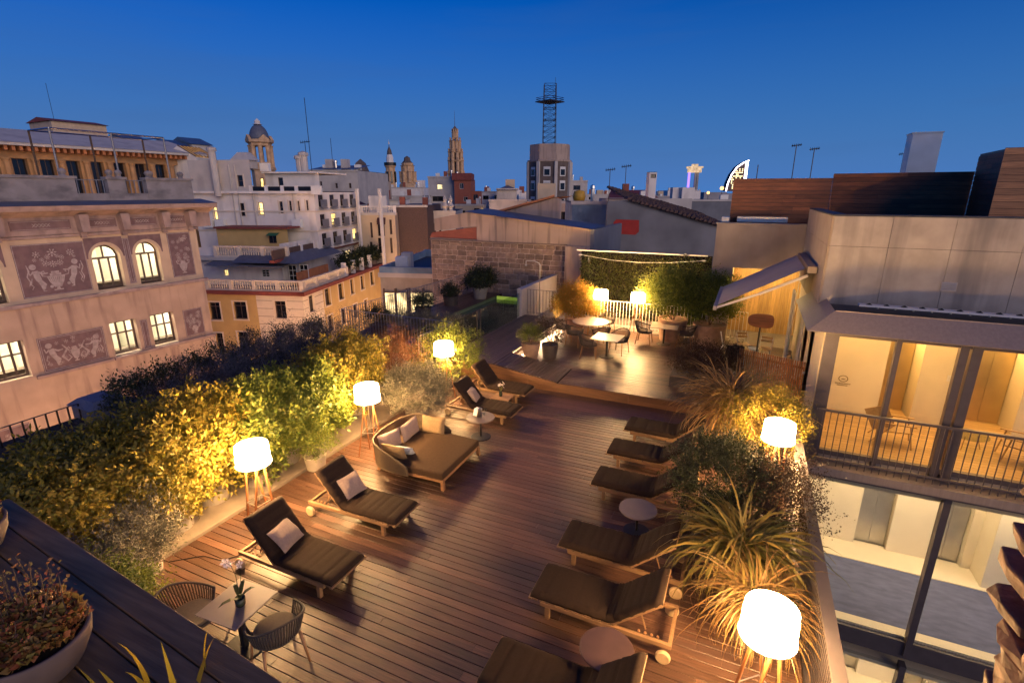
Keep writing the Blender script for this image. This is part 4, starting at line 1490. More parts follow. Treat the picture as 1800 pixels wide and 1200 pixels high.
# concrete pavilion with the lit timber recess
pv = thing('concrete_pavilion', 'pale concrete pavilion with a glowing timber-lined recess', 'building', (0, 21.0, 0))
cb = MB().wall(-1.15, 1.84, .2, 4.88, [(-.42, 1.84, .2, 3.28)], 0, .25).box(-1.15, .25, .2, -1.0, 6, 4.88).build('wall', 'concrete_warm', pv)
MB().box(-1.2, -.03, 4.88, 1.79, .3, 4.92).build('coping', 'concrete', pv)
MB().box(-1.0, .3, 4.6, 1.8, 6, 4.65).build('roof', 'roof_dark', pv)
MB().box(-.42, .0, .2, 2.2, 2.6, .29).build('recess_floor', 'stone_kerb', pv)
MB().box(-.45, .26, 3.29, 2.2, 2.6, 3.33).build('recess_ceiling', 'wood_wall', pv)
for i in range(17):
    x = -.42 + i * .155
    MB().box(x + .003, 2.5, .29, x + .152, 2.53, 3.29).build('wall_board', 'wood_wall', pv)
for i in range(14):
    MB().box(-.45, .28 + i * .155, .29, -.42, .428 + i * .155, 3.29).build('wall_board', 'wood_wall', pv)
MB().box(2.2, .25, .29, 2.24, 2.6, 3.3).build('recess_wall', 'room_wall', pv)
MB().lathe([(.07, 3.1), (.09, 3.28)], (.1, 1.5, 0), 16).build('downlight', 'recess_lamp', pv)
MB().box(.3, 1.0, 3.24, 1.8, 1.2, 3.28).build('ceiling_lamp', 'recess_lamp', pv)
MB().box(-1.02, .2, 4.93, -.75, .9, 5.1).box(-.5, .6, 4.93, 1.2, 1.2, 5.12).build('roof_duct', 'steel', pv)

# awning
aw = thing('awning', 'mauve fabric awning stretched out from the concrete wall', 'awning', (0, 0, 0))
MB().box(1.55, 16.1, 3.86, 1.79, 19.75, 4.06).build('cassette', 'fascia', aw, bevel=.02)
MB().add([(1.5, 16.2, 3.98), (1.5, 19.6, 3.98), (-.64, 19.6, 2.76), (-.64, 16.2, 2.76), (1.5, 16.2, 3.985), (1.5, 19.6, 3.985), (-.64, 19.6, 2.765), (-.64, 16.2, 2.765)], [(3, 2, 1, 0), (4, 5, 6, 7)]).build('fabric', 'awning_cloth', aw)
MB().box(-.74, 16.1, 2.62, -.64, 19.7, 2.76).build('front_bar', 'awning_cloth', aw, bevel=.02)
MB().bar((1.6, 16.3, 3.78), (.45, 16.25, 3.18), .07).bar((.45, 16.25, 3.18), (-.68, 16.3, 2.66), .06).build('arm', 'white_paint', aw)
MB().bar((1.6, 19.4, 3.78), (.45, 19.45, 3.18), .07).bar((.45, 19.45, 3.18), (-.68, 19.4, 2.66), .06).build('arm', 'white_paint', aw)

# slatted timber screen
sc_ = thing('slatted_screen', 'red-brown slatted timber screen beside the hotel window', 'screen', (.12, 16.2, .3), math.atan2(-.75, 1.72))
MB().box(0, .03, .12, 1.85, .055, .18).box(0, .03, 1.0, 1.85, .055, 1.06).build('rail', 'ipe', sc_)
for i in range(31):
    MB().box(i * .06, 0, 0, i * .06 + .036, .028, 1.22).build('slat', 'ipe_slat', sc_)

# things in the timber corner
def folding_chair(label, loc, rz, group='pale slatted folding chairs'):
    t = thing('folding_chair', label, 'chair', loc, rz, group)
    for i in range(4):
        MB().box(-.2 + i * .105, -.2, .44, -.11 + i * .105, .2, .46).build('seat_slat', 'oak', t)
    for z in (.62, .74):
        MB().box(-.26, -.2, z, -.24, .2, z + .08).build('back_slat', 'oak', t)
    for s in (-1, 1):
        MB().bar((.24, s * .19, 0), (-.26, s * .19, .82), .02, .03).build('leg', 'white_paint', t)
        MB().bar((-.22, s * .17, 0), (.2, s * .17, .46), .02, .03).build('leg', 'white_paint', t)
    return t


folding_chair('pale folding chair at the left of the recess', (.25, 19.6, .3), R(-70))
folding_chair('pale folding chair in the middle of the recess', (.95, 19.3, .3), R(-100))
folding_chair('pale folding chair at the right, behind the slatted screen', (1.35, 17.9, .3), R(160))
t = thing('serving_table', 'pale glass-topped table with dishes behind the slatted screen', 'table', (.55, 17.8, .3))
MB().box(-.25, -.4, .72, .3, .4, .745).build('table_top', 'glass_pool', t)
for sx in (-.22, .27):
    for sy in (-.37, .37):
        MB().box(sx - .025, sy - .025, 0, sx + .025, sy + .025, .72).build('leg', 'white_paint', t)
MB().lathe([(0, .75), (.12, .75), (.17, .80), (.165, .80), (.11, .76)], (0, .1, 0), 20).build('dish', 'white_rail', t, smooth=True)
t = thing('crate_table', 'small pale timber side table beside the big pot', 'table', (-.15, 19.1, .3))
MB().box(-.2, -.2, .42, .2, .2, .45).build('table_top', 'oak', t)
for sx in (-.18, .18):
    MB().box(sx - .015, -.18, 0, sx + .015, .18, .42).build('side', 'oak', t)
t = thing('standing_board', 'brown rounded board on a dark pole in front of the recess', 'board', (.62, 17.0, .3))
pts = []
for k in range(40):
    a = k / 40 * 6.283
    ex = 2 / 3.4
    cx, sx_ = math.cos(a), math.sin(a)
    pts.append((.36 * math.copysign(abs(cx) ** ex, cx), 1.93 + .21 * math.copysign(abs(sx_) ** ex, sx_) * (1 + .15 * cx)))
MB().slab(pts, -.03, .03).build('board', 'ipe', t)
MB().tube([(0, 0, 0), (0, 0, 1.75)], .025, 8).build('pole', 'black_metal', t)
MB().lathe([(.22, 0), (.22, .02), (.03, .04)], n=24).build('foot', 'black_metal', t)
# a dark coat hung over a chair
t = thing('hung_coat', 'black coat hung over a chair beside the slatted screen', 'coat', (.02, 17.15, .3), R(20))
rr = random.Random(11)
mb = MB()
n1, n2 = 16, 9
for side in (0, 1):
    for i in range(n1 + 1):
        for j in range(n2 + 1):
            u, v = i / n1, j / n2
            x = -.27 + .54 * u + .03 * math.sin(v * 7 + u * 4)
            z = 1.02 - .06 * abs(u - .5) - v * (.55 + .14 * math.sin(u * 9))
            mb.v.append((x * (1 - .18 * v), (.10 if side else -.10) * (1 - .35 * v) + .035 * math.sin(u * 14 + side), z))
for side in (0, 1):
    for i in range(n1):
        for j in range(n2):
            a = side * (n1 + 1) * (n2 + 1) + i * (n2 + 1) + j
            mb.f.append((a, a + 1, a + n2 + 2, a + n2 + 1))
for i in range(n1):
    a, b = i * (n2 + 1), (n1 + 1) * (n2 + 1) + i * (n2 + 1)
    mb.f.append((a, a + n2 + 1, b + n2 + 1, b))
mat('coat', (.010, .010, .010), .95)
mb.build('cloth', 'coat', t, smooth=True)
for sx in (-.2, .2):
    for sy in (-.15, .15):
        MB().tube([(sx, sy, 0), (sx * .9, sy * .9, .95)], .012, 6).build('chair_leg', 'black_metal', t)
tag(MB().tube([(-.55, 19.7, 1.1), (-.42, 19.6, .6), (-.6, 19.2, .36), (-.8, 18.6, .32), (-1.3, 18.1, .315), (-1.7, 18.0, .315)], .022, 6).build('hose', 'white_paint', smooth=True), 'pale hose trailing from the big pot over the deck', 'hose')
# cables on the deck near the first lamp
tag(MB().tube([(-8.3, 4.2, .012), (-7.9, 4.55, .012), (-7.5, 4.6, .012), (-7.25, 4.95, .012), (-7.35, 5.3, .012)], .008, 5).build('lamp_cable', 'black_metal'), 'thin black cable lying on the boards near the first lounger', 'cable')


# lounge chairs in the upper room
def lounge_chair(label, loc, rz):
    t = thing('lounge_chair', label, 'chair', loc, rz, 'wooden lounge chairs in the hotel room')
    MB().add([(-.28, -.27, .33), (.3, -.27, .40), (.3, .27, .40), (-.28, .27, .33), (-.28, -.27, .36), (.3, -.27, .43), (.3, .27, .43), (-.28, .27, .36)],
             [(3, 2, 1, 0), (4, 5, 6, 7), (0, 1, 5, 4), (1, 2, 6, 5), (2, 3, 7, 6), (3, 0, 4, 7)]).build('seat', 'oak', t)
    MB().bar((-.27, 0, .34), (-.52, 0, .86), .5, .03, (0, 1, 0)).build('backrest', 'oak', t)
    for s in (-1, 1):
        MB().bar((.32, s * .31, 0), (.22, s * .31, .60), .03).build('leg', 'oak', t)
        MB().bar((-.55, s * .31, 0), (-.1, s * .31, .58), .03).build('leg', 'oak', t)
        MB().bar((-.45, s * .31, .58), (.34, s * .31, .61), .05, .022).build('armrest', 'oak', t)
    return t


lounge_chair('wooden lounge chair behind the left balcony railing', (3.95, 14.75, -.1), R(-8))
lounge_chair('wooden lounge chair at the right edge of the hotel room', (6.35, 14.85, -.1), R(170))
t = thing('glass_table', 'low round glass table between the lounge chairs', 'table', (5.5, 15.2, -.1))
MB().lathe([(0, .34), (.42, .34), (.42, .352), (0, .352)], n=32, cap=False).build('table_top', 'glass_pool', t)
for k in range(3):
    a = k * 2.094
    MB().tube([(.3 * math.cos(a), .3 * math.sin(a), 0), (.2 * math.cos(a), .2 * math.sin(a), .34)], .012, 6).build('leg', 'oak', t)


mat('ipe_lit', (.42, .18, .07), .55, .3, 3., .2, stretch=(.8, 3, 14), rand=.2, bscale=10)  # lighter copy of ipe, light on the tower front put into the colour
# horizontal plank screens on the roof
def plank_screen(label, a, b, z0, z1, h=.135, m='ipe'):
    L = math.hypot(b[0] - a[0], b[1] - a[1])
    t = thing('plank_screen', label, 'screen', (a[0], a[1], z0), math.atan2(b[1] - a[1], b[0] - a[0]))
    for k in range(max(2, int(L / 1.5) + 1)):
        x = .05 + (L - .1) * k / max(1, int(L / 1.5))
        MB().box(x - .03, .034, 0, x + .03, .07, z1 - z0 - .12).build('post', 'black_metal', t)
    MB().box(0.01, .022, 0, L - .01, .032, z1 - z0 - .08).build('backing', 'black_metal', t)
    n = int((z1 - z0) / (h + .011))
    for i in range(n):
        cut = L * rnd.uniform(.3, .7)
        z = i * (h + .011)
        for (x0, x1) in ((0, cut), (cut + .004, L)):
            MB().box(x0, 0, z, x1, .02, z + h).build('board', m, t)
    return t


plank_screen('dark red plank screen left of the bend on the hotel roof', (-.78, 22.0), (2.5, 22.4), 4.75, 6.55)
plank_screen('dark red plank screen right of the bend on the hotel roof', (2.5, 22.38), (6.35, 21.9), 4.75, 6.72)
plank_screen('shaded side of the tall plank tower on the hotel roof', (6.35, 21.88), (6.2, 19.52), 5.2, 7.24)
plank_screen('front of the tall plank tower at the right edge, coloured as lit', (6.2, 19.5), (10.5, 19.5), 5.2, 7.27, .17, 'ipe_lit')
t = thing('metal_chimney', 'tall pale metal chimney box on the hotel roof', 'chimney', (5.35, 26, 5))
mat('galv', (.42, .47, .52), .4, .08, 2, metal=.3)
MB().box(0, 0, 0, .95, .9, 3.2).build('shaft', 'galv', t)
MB().box(-.03, -.03, 3.2, .98, .93, 3.24).build('cap', 'galv', t)
# ------------------------------------------------------------------ the city
mat('plaster_pink', (.44, .315, .235), .85, .12, 1.2, .1, wear=((.20, .12, .11), 1.6, .75, (1.8, 1.8, .16)))
mat('plaster_cream', (.52, .39, .27), .85, .1, 1.5, .1, wear=((.3, .2, .17), 1.4, .4, (1.5, 1.5, .3)))
mat('sgraffito', (.165, .10, .105), .85, .2, 3, .05, wear=((.24, .16, .15), 2.5, .5, (1, 1, .6)))
mat('sgraffito_light', (.36, .30, .29), .85, .2, 6, wear=((.20, .13, .145), 4., .75, (1, 1, 1)))
mat('cornice', (.33, .235, .21), .85, .2, 2, .15, wear=((.16, .11, .11), 1.5, .7, (.8, 1.5, .6)))
mat('old_parapet', (.25, .22, .22), .9, .25, 1.5, .2, wear=((.09, .08, .09), 1.2, .8, (.8, .8, 1.6)))
mat('slate', (.10, .11, .15), .6, .2, 3)
mat('win_frame', (.10, .06, .045), .6, .15, 5)
mat('win_frame_white', (.6, .58, .56), .6, .05, 5)
mat('shutter', (.22, .17, .13), .7, .2, 5)
mat('win_dark', (.010, .010, .012), .12, .4, 1.5)
mat('white_wall', (.72, .66, .61), .85, .08, 1, .05, wear=((.40, .35, .32), .8, .5, (1.2, 1.2, .3)))
mat('grey_wall', (.47, .43, .40), .85, .1, 1, .05, wear=((.24, .22, .23), .8, .5, (1, 1, .4)))
mat('yellow_wall', (.50, .335, .13), .85, .08, 1, .05, wear=((.36, .23, .1), .7, .4, (1, 1, .4)))
mat('rustic', (.64, .54, .43), .85, .07, 1.5, .05)
mat('cream_wall', (.50, .39, .27), .85, .08, 1)
mat('brick_dark', (.10, .06, .052), .9, .3, 6, .3, stretch=(1, 1, 2.5))
mat('brick_red', (.28, .085, .055), .9, .15, 3, .1, stretch=(1, 1, 3))
mat('red_roof', (.20, .045, .035), .8, .2, 2)
mat('tile_roof', (.085, .048, .040), .85, .5, 3, .3)
mat('terracotta', (.40, .15, .06), .8, .2, 2)
mat('stone_tower', (.52, .33, .19), .85, .3, 1.0, .2)
mat('tower_brown', (.115, .085, .075), .9, .3, 1.5)
mat('blue_wall', (.14, .21, .30), .85, .3, .8, wear=((.35, .4, .45), .9, .6, (1, 1, 1)))
mat('lime_wall', (.15, .155, .175), .9, .25, .5, .1, wear=((.14, .14, .16), .6, .6, (1, 1, .5)))
mat('red_paint', (.30, .02, .015), .8, .2, 2)
mat('block_stone', (.23, .16, .12), .9, .3, 4, .4, rand=.3, bscale=12)
mat('mortar_pale', (.42, .32, .27), .9, .15, 5, .2)
mat('plaster_stained', (.38, .285, .235), .9, .1, 1.2, .1, wear=((.10, .085, .08), 2.2, .8, (1.6, 1.6, .12)))
mat('awning_red', (.07, .02, .025), .8, .1)
mat('roof_blue', (.06, .10, .17), .5, .2, 2)
mat('orange_wall', (.40, .22, .10), .85, .2, 1, .1)
mat('far_block', (.30, .29, .31), .9, .15, .05)
mat('hill', (.03, .04, .06), .95, .2, .01)
emitmat('win_lit', (1.0, .80, .44), .17, .45, 1.1)
emitmat('win_warm', (1.0, .66, .22), .3, .5, 2.2)
emitmat('shop_lit', (1.0, .70, .32), .24, .75, 1.3)
emitmat('neon_white', (1.0, .86, 1.0), .9)
emitmat('neon_purple', (.22, .12, 1.0), .45)
emitmat('far_lamp', (1.0, .50, .16), .45)
emitmat('far_window', (1.0, .72, .36), .5)


def window(parent, s0, s1, z0, z1, d=.18, fm='win_frame', pm_='win_dark', nx=2, nz=2, rz=0, loc=None, split=None, name='window', w=.06):
    f = MB()
    f.box(s0, d - .03, z0, s0 + w, d + .03, z1).box(s1 - w, d - .03, z0, s1, d + .03, z1)
    f.box(s0 + w, d - .03, z0, s1 - w, d + .03, z0 + w).box(s0 + w, d - .03, z1 - w, s1 - w, d + .03, z1)
    for i in range(1, nx):
        x = s0 + (s1 - s0) * i / nx
        f.box(x - w * .4, d - .025, z0 + w, x + w * .4, d + .025, z1 - w)
    zs = [split] if split else [i / nz for i in range(1, nz)]
    for k in zs:
        z = z0 + (z1 - z0) * k
        f.box(s0 + w, d - .027, z - w * .4, s1 - w, d + .027, z + w * .4)
    o = f.build(name, fm, parent, loc, rz)
    p = MB().add([(s0, d, z0), (s1, d, z0), (s1, d, z1), (s0, d, z1)], [(0, 1, 2, 3)]).build('pane', pm_, o)
    return o


mat('room_cream', (.80, .76, .66), .8, .08, 2)
mat('room_dark', (.10, .07, .05), .7, .2, 2)
emitmat('room_tube', (1.0, .88, .64), 18.)


def lit_room(parent, a, b, z0, z1, seed, y0=.46, dep=3.2):
    """a shallow lit room behind a window: walls, ceiling lamp, a desk and a cupboard"""
    rg = random.Random(seed)
    w = MB()
    A, B, E_, G_ = a - .35, b + .35, z0 - .9, z1 + .35
    w.add([(A, y0, E_), (B, y0, E_), (B, y0, G_), (A, y0, G_), (A, dep, E_), (B, dep, E_), (B, dep, G_), (A, dep, G_)], [(4, 5, 6, 7), (0, 4, 7, 3), (5, 1, 2, 6), (3, 7, 6, 2), (0, 1, 5, 4)])
    o = w.build('room', 'room_cream', parent)
    MB().box(A + .2, y0 + .5, G_ - .1, B - .2, y0 + .75, G_ - .04).build('ceiling_light', 'room_tube', o)
    x = rg.uniform(A + .3, B - .7)
    MB().box(x, dep - .5, E_, x + .6, dep - .05, E_ + rg.uniform(1.5, 2.4)).build('cupboard', 'room_dark', o)
    MB().box(A + .1, y0 + .1, z0 - .1, B - .1, y0 + .6, z0 + rg.uniform(.05, .3)).build('desk', 'room_dark', o)


# ---- palace with scratched plaster panels
F1 = Frame(-30, 0, 3.5)
pal = thing('sgraffito_palace', 'pink palace with scratched plaster panels and lit arched windows', 'building', (-30, 0, 0), F1.rot)
SA = [(9.75, 11.0), (14.4, 15.65), (16.36, 17.53)]
ZA0, ZA1 = 1.34, 3.50
SW = [(9.85, 11.08), (14.5, 15.73), (16.43, 17.67)]
ZW0, ZW1 = -2.12, -.39
ops = [(a, b, ZA0, ZA1) for a, b in SA] + [(a, b, ZW0, ZW1) for a, b in SW]
for k in (-1, 1):
    pass
ops += [(5.2, 6.45, ZA0, ZA1), (7.2, 8.4, ZA0, ZA1), (5.2, 6.4, ZW0, ZW1), (7.2, 8.4, ZW0, ZW1)]
low_ops = [(11.0, 12.3, -7.2, -4.75), (14.3, 15.5, -8, -5.2), (16.9, 18.0, -8, -5.2)]
MB().wall(-6, 19.7, 1.16, 4.1, ops, 0, .42).build('upper_wall', 'plaster_cream', pal)
MB().wall(-6, 19.7, -23.9, 1.16, ops + low_ops, 0, .42).add([(19.7, 0, -23.9), (19.7, 12, -23.9), (19.7, 12, 4.1), (19.7, 0, 4.1)], [(0, 1, 2, 3)]).build('wall', 'plaster_pink', pal)
for (a, b) in SA + [(5.2, 6.45), (7.2, 8.4)]:
    r, zc = (b - a) / 2, ZA1 - (b - a) / 2
    c = (a + b) / 2
    # spandrels that turn the opening into an arch
    arc = [(c + r * math.cos(q), zc + r * math.sin(q)) for q in [math.pi * i / 16 for i in range(17)]]
    pl = MB().slab([(b, ZA1)] + arc[:9], -.002, .42)
    pl.f = pl.f
    pl.slab([(a, ZA1)] + arc[16:7:-1], -.002, .42)
    pl.build('arch', 'plaster_cream', pal)
    w = window(pal, a, b, ZA0, zc + .02, .34, 'win_frame', 'glass', 3, 1, w=.10)
    lit_room(pal, a, b, ZA0, ZA1, int(a * 7))
    fr = MB()
    for i in range(16):
        q0, q1 = math.pi * i / 16, math.pi * (i + 1) / 16
        fr.add([(c + k * math.cos(q), .31, zc + k * math.sin(q)) for k, q in ((r, q0), (r, q1), (r - .09, q1), (r - .09, q0))], [(0, 1, 2, 3)])
    fr.box(c - .035, .30, zc, c + .035, .34, ZA1 - .06)
    fr.build('fanlight_frame', 'win_frame', w)
    MB().slab(arc, .345, .355).build('fanlight', 'glass', w)
    # mauve corner field above the arch
    big = [(c + (r + .14) * math.cos(q), zc + (r + .14) * math.sin(q)) for q in [math.pi * i / 16 for i in range(17)]]
    f2 = MB().slab([(b + .2, 3.86), (c, 3.86)] + big[8::-1] + [(b + .2, zc)], -.012, .0)
    f2.slab([(a - .2, 3.86), (a - .2, zc)] + big[16:7:-1] + [(c, 3.86)], -.012, .0)
    f2.build('corner_field', 'sgraffito', pal)
for (a, b) in SW + [(5.2, 6.4), (7.2, 8.4)]:
    w = window(pal, a, b, ZW0, ZW1, .34, 'win_frame', 'glass', 3, 1, split=.62, w=.10)
    lit_room(pal, a, b, ZW0, ZW1, int(a * 11))
for (a, b, e, g) in low_ops:
    window(pal, a, b, e, g, .2, 'win_frame', 'win_dark', 2, 2, split=.75, w=.08)
# sills and courses
for nm, (z0, z1, dd) in (('string_course', (1.02, 1.2, -.16)), ('string_course', (3.98, 4.12, -.10))):
    MB().box(-6, dd, z0, 19.7 - dd, .02, z1).build(nm, 'cornice', pal, bevel=.02)
for a, b in ((4.4, 9.2), (11.2, 14.35), (14.4, 19.8)):
    MB().box(a, -.12, ZW0 - .22, b, .02, ZW0 - .06).build('sill', 'cornice', pal, bevel=.02)
cn = MB()
prof = [(0, 4.12), (-.14, 4.14), (-.14, 4.92), (-.30, 4.98), (-.62, 5.12), (-.98, 5.20), (-1.05, 5.42), (.5, 5.62)]
vs = [(s_, y, z) for s_ in (-6, 20.55) for y, z in prof]
n_ = len(prof)
cn.add(vs, [(i, n_ + i, n_ + i + 1, i + 1) for i in range(n_ - 1)] + [tuple(range(n_, 2 * n_))])
cn.build('cornice', 'cornice', pal)
MB().add([(-6, -1.07, 5.43), (20.57, -1.07, 5.43), (20.57, .52, 5.64), (-6, .52, 5.64)], [(0, 1, 2, 3)]).build('cornice_lead', 'slate', pal)
for s_ in (8.4, 9.4, 11.1, 14.2, 15.95, 17.9, 19.3):
    MB().slab([(s_ - .16, 4.2), (s_ + .16, 4.2), (s_ + .2, 5.0), (s_ - .2, 5.0)], -.62, -.13).slab([(s_ - .1, 3.92), (s_ + .1, 3.92), (s_ + .13, 4.22), (s_ - .13, 4.22)], -.3, -.1).build('bracket', 'cornice', pal)
for (a, b) in ((9.7, 10.8), (11.6, 13.8), (14.5, 15.7), (16.2, 17.6), (18.2, 19.1)):
    MB().box(a, -.16, 4.36, b, -.13, 4.78).build('frieze_field', 'sgraffito', pal)
    m_ = (a + b) / 2
    x = MB()
    for q in range(-2, 3):
        x.bar((m_ + q * .13 - .06, -.165, 4.5), (m_ + q * .13 + .06, -.165, 4.64), .02, .008, (0, 1, 0)).bar((m_ + q * .13 - .06, -.165, 4.64), (m_ + q * .13 + .06, -.165, 4.5), .02, .008, (0, 1, 0))
    x.bar((a + .06, -.165, 4.40), (b - .06, -.165, 4.40), .02, .008, (0, 1, 0)).bar((a + .06, -.165, 4.74), (b - .06, -.165, 4.74), .02, .008, (0, 1, 0))
    x.build('frieze_drawing', 'sgraffito_light', pal, kind='stuff')


class Ink:
    """flat plaster drawing: strokes and petals a few millimetres proud of the panel; unit square, y up"""
    def __init__(s, s0, s1, z0, z1):
        s.b, s.m = (s0, s1, z0, z1), MB()
        s.k = 0

    def q(s, x, y):
        a, b, e, g = s.b
        return (a + x * (b - a), e + y * (g - e))

    def stroke(s, pts, w):
        """tapered stroke; w list or number, in metres"""
        ps = [s.q(*p) for p in pts]
        ws = w if isinstance(w, (list, tuple)) else [w] * len(ps)
        y = -.016 - .0004 * (s.k % 9)
        s.k += 1
        o = len(s.m.v)
        for i, (x, z) in enumerate(ps):
            x0, z0 = ps[max(i - 1, 0)]
            x1, z1 = ps[min(i + 1, len(ps) - 1)]
            L = math.hypot(x1 - x0, z1 - z0) or 1
            nx, nz = -(z1 - z0) / L * ws[i] / 2, (x1 - x0) / L * ws[i] / 2
            s.m.v += [(x + nx, y, z + nz), (x - nx, y, z - nz)]
        for i in range(len(ps) - 1):
            a = o + 2 * i
            s.m.f.append((a, a + 1, a + 3, a + 2))

    def disc(s, x, y, r, squash=1., n=14):
        cx, cz = s.q(x, y)
        yy = -.016 - .0004 * (s.k % 9)
        s.k += 1
        s.m.add([(cx + r * math.cos(6.283 * i / n), yy, cz + r * squash * math.sin(6.283 * i / n)) for i in range(n)], [tuple(range(n))])

    def flower(s, x, y, r, n=8, ph=0.):
        cx, cz = s.q(x, y)
        for i in range(n):
            a = 6.283 * i / n + ph
            yy = -.016 - .0004 * (s.k % 9)
            s.k += 1
            s.m.add([(cx + k * r * math.cos(a + t), yy, cz + k * r * math.sin(a + t)) for k, t in ((.3, 0), (.7, .26), (1, 0), (.7, -.26))], [(0, 1, 2, 3)])
        s.disc(x, y, r * .26)

    def frame(s, ins=.03, w=.03):
        a, b, e, g = s.b
        ix, iz = ins / (b - a), ins / (g - e)
        s.stroke([(ix, iz), (1 - ix, iz)], w)
        s.stroke([(ix, 1 - iz), (1 - ix, 1 - iz)], w)
        s.stroke([(ix, iz), (ix, 1 - iz)], w)
        s.stroke([(1 - ix, iz), (1 - ix, 1 - iz)], w)

    def vase(s, x, y, w, h):
        s.stroke([(x - w * .6, y), (x + w * .6, y)], .05)
        s.stroke([(x, y), (x, y + h * .15)], [w * .55 * (s.b[1] - s.b[0]), w * .3 * (s.b[1] - s.b[0])])
        for i in range(9):
            f = -1 + 2 * i / 8
            s.stroke([(x + f * w * .38, y + h * .15), (x + f * w * .8, y + h * .45), (x + f * w, y + h * .7)], [.035, .055, .06])
        s.stroke([(x - w * 1.1, y + h * .73), (x + w * 1.1, y + h * .73)], .07)
        s.stroke([(x - w * .7, y + h * .84), (x + w * .7, y + h * .84)], .10)
        s.stroke([(x - w * .5, y + h * .96), (x + w * .5, y + h * .96)], .09)
        for sg in (-1, 1):
            s.stroke([(x + sg * w, y + h * .75), (x + sg * w * 1.6, y + h * .8), (x + sg * w * 1.75, y + h * 1.0), (x + sg * w * 1.35, y + h * 1.06), (x + sg * w * 1.25, y + h * .93), (x + sg * w * 1.45, y + h * .9)], [.03, .05, .05, .045, .04, .02])

    def figure(s, x, y, h, sg):
        """a dancing child in garlands"""
        u = h
        s.disc(x - sg * .02, y + u * .88, .13)
        s.stroke([(x, y + u * .74), (x + sg * .015, y + u * .55), (x + sg * .03, y + u * .42)], [.20, .24, .22])
        s.stroke([(x + sg * .02, y + u * .44), (x + sg * .055, y + u * .24), (x + sg * .06, y + u * .04)], [.16, .12, .06])
        s.stroke([(x + sg * .035, y + u * .42), (x + sg * .10, y + u * .25), (x + sg * .075, y + u * .10)], [.15, .11, .06])
        s.stroke([(x + sg * .05, y + u * .04), (x + sg * .10, y + u * .03)], [.06, .03])
        s.stroke([(x + sg * .02, y + u * .72), (x + sg * .10, y + u * .62), (x + sg * .17, y + u * .64)], [.10, .08, .05])
        s.stroke([(x - sg * .02, y + u * .72), (x - sg * .075, y + u * .62), (x - sg * .09, y + u * .78)], [.10, .07, .05])
        s.stroke([(x - sg * .06, y + u * .5), (x - sg * .09, y + u * .3), (x - sg * .06, y + u * .22), (x - sg * .09, y + u * .12)], [.03, .05, .03, .04])


def panel(a, b, e, g, kind, seed):
    o = MB().box(a, -.012, e, b, .0, g).build('panel', 'sgraffito', pal)
    k = Ink(a, b, e, g)
    rg = random.Random(seed)
    k.frame()
    if kind == 'big':
        k.vase(.5, .10, .115, .36)
        for (x, y, r) in ((.30, .80, .16), (.40, .62, .15), (.5, .60, .17), (.6, .62, .15), (.52, .82, .2), (.44, .74, .12), (.78, .80, .17), (.36, .70, .1), (.64, .72, .12), (.26, .70, .09), (.58, .75, .1), (.82, .72, .08)):
            k.flower(x, y, r, rg.choice((7, 8, 10)), rg.uniform(0, 1))
        k.figure(.23, .08, .56, 1)
        k.figure(.79, .12, .56, -1)
        for x, y in ((.41, .17), (.66, .2)):
            k.disc(x, y, .07)
        for x in (.13, .9):
            k.stroke([(x, .62), (x + .02, .5), (x - .02, .4), (x + .01, .3), (x - .015, .22)], [.03, .06, .05, .05, .02])
    elif kind == 'wide':
        k.vase(.5, .16, .06, .42)
        for i in range(26):
            x, y = rg.uniform(.08, .92), rg.uniform(.18, .85)
            k.flower(x, y, rg.uniform(.06, .14), 6, rg.uniform(0, 1))
        for (x, sg) in ((.16, 1), (.84, -1)):
            k.figure(x, .12, .7, sg)
        for (x, sg) in ((.33, 1), (.67, -1)):
            k.stroke([(x, .7), (x + sg * .06, .55), (x - sg * .03, .35), (x + sg * .04, .2), (x + sg * .1, .28), (x + sg * .06, .38)], [.05, .09, .1, .08, .06, .03])
        k.frame(.10, .02)
    elif kind == 'strip':
        k.frame(.10, .02)
    else:
        k.vase(.5, .08, .16, .28)
        for i in range(18):
            x, y = rg.uniform(.15, .85), rg.uniform(.38, .9)
            k.flower(x, y, rg.uniform(.08, .15), 7, rg.uniform(0, 1))
    k.m.build('drawing', 'sgraffito_light', o, kind='stuff')


panel(11.5, 14.18, 1.40, 3.76, 'big', 1)
panel(11.53, 14.2, -2.12, -.47, 'wide', 2)
panel(18.05, 19.3, 1.45, 3.86, 'tall', 3)
panel(18.15, 19.25, -2.0, -.45, 'tall', 4)
panel(15.85, 16.16, 1.45, 3.75, 'strip', 5)
panel(15.9, 16.25, -2.1, -.55, 'strip', 6)
panel(12.75, 13.75, -7.0, -4.0, 'tall', 7)
panel(9.3, 10.5, -7.0, -4.2, 'tall', 8)
panel(15.9, 16.7, -7.0, -4.3, 'tall', 9)
for c_, z_ in ((14.9, -4.15), (17.45, -4.1)):
    p_ = MB().slab([(c_ - 1.05, z_), (c_ + 1.05, z_), (c_ + 1.05, z_ + .1), (c_, z_ + .66), (c_ - 1.05, z_ + .1)], -.38, 0).build('pediment', 'cornice', pal)
    MB().slab([(c_ - .7, z_ + .12), (c_ + .7, z_ + .12), (c_, z_ + .5)], -.39, -.36).build('tympanum', 'win_frame', p_)
    MB().box(c_ - .95, -.2, z_ - .25, c_ + .95, 0, z_ - .003).build('lintel', 'cornice', p_)
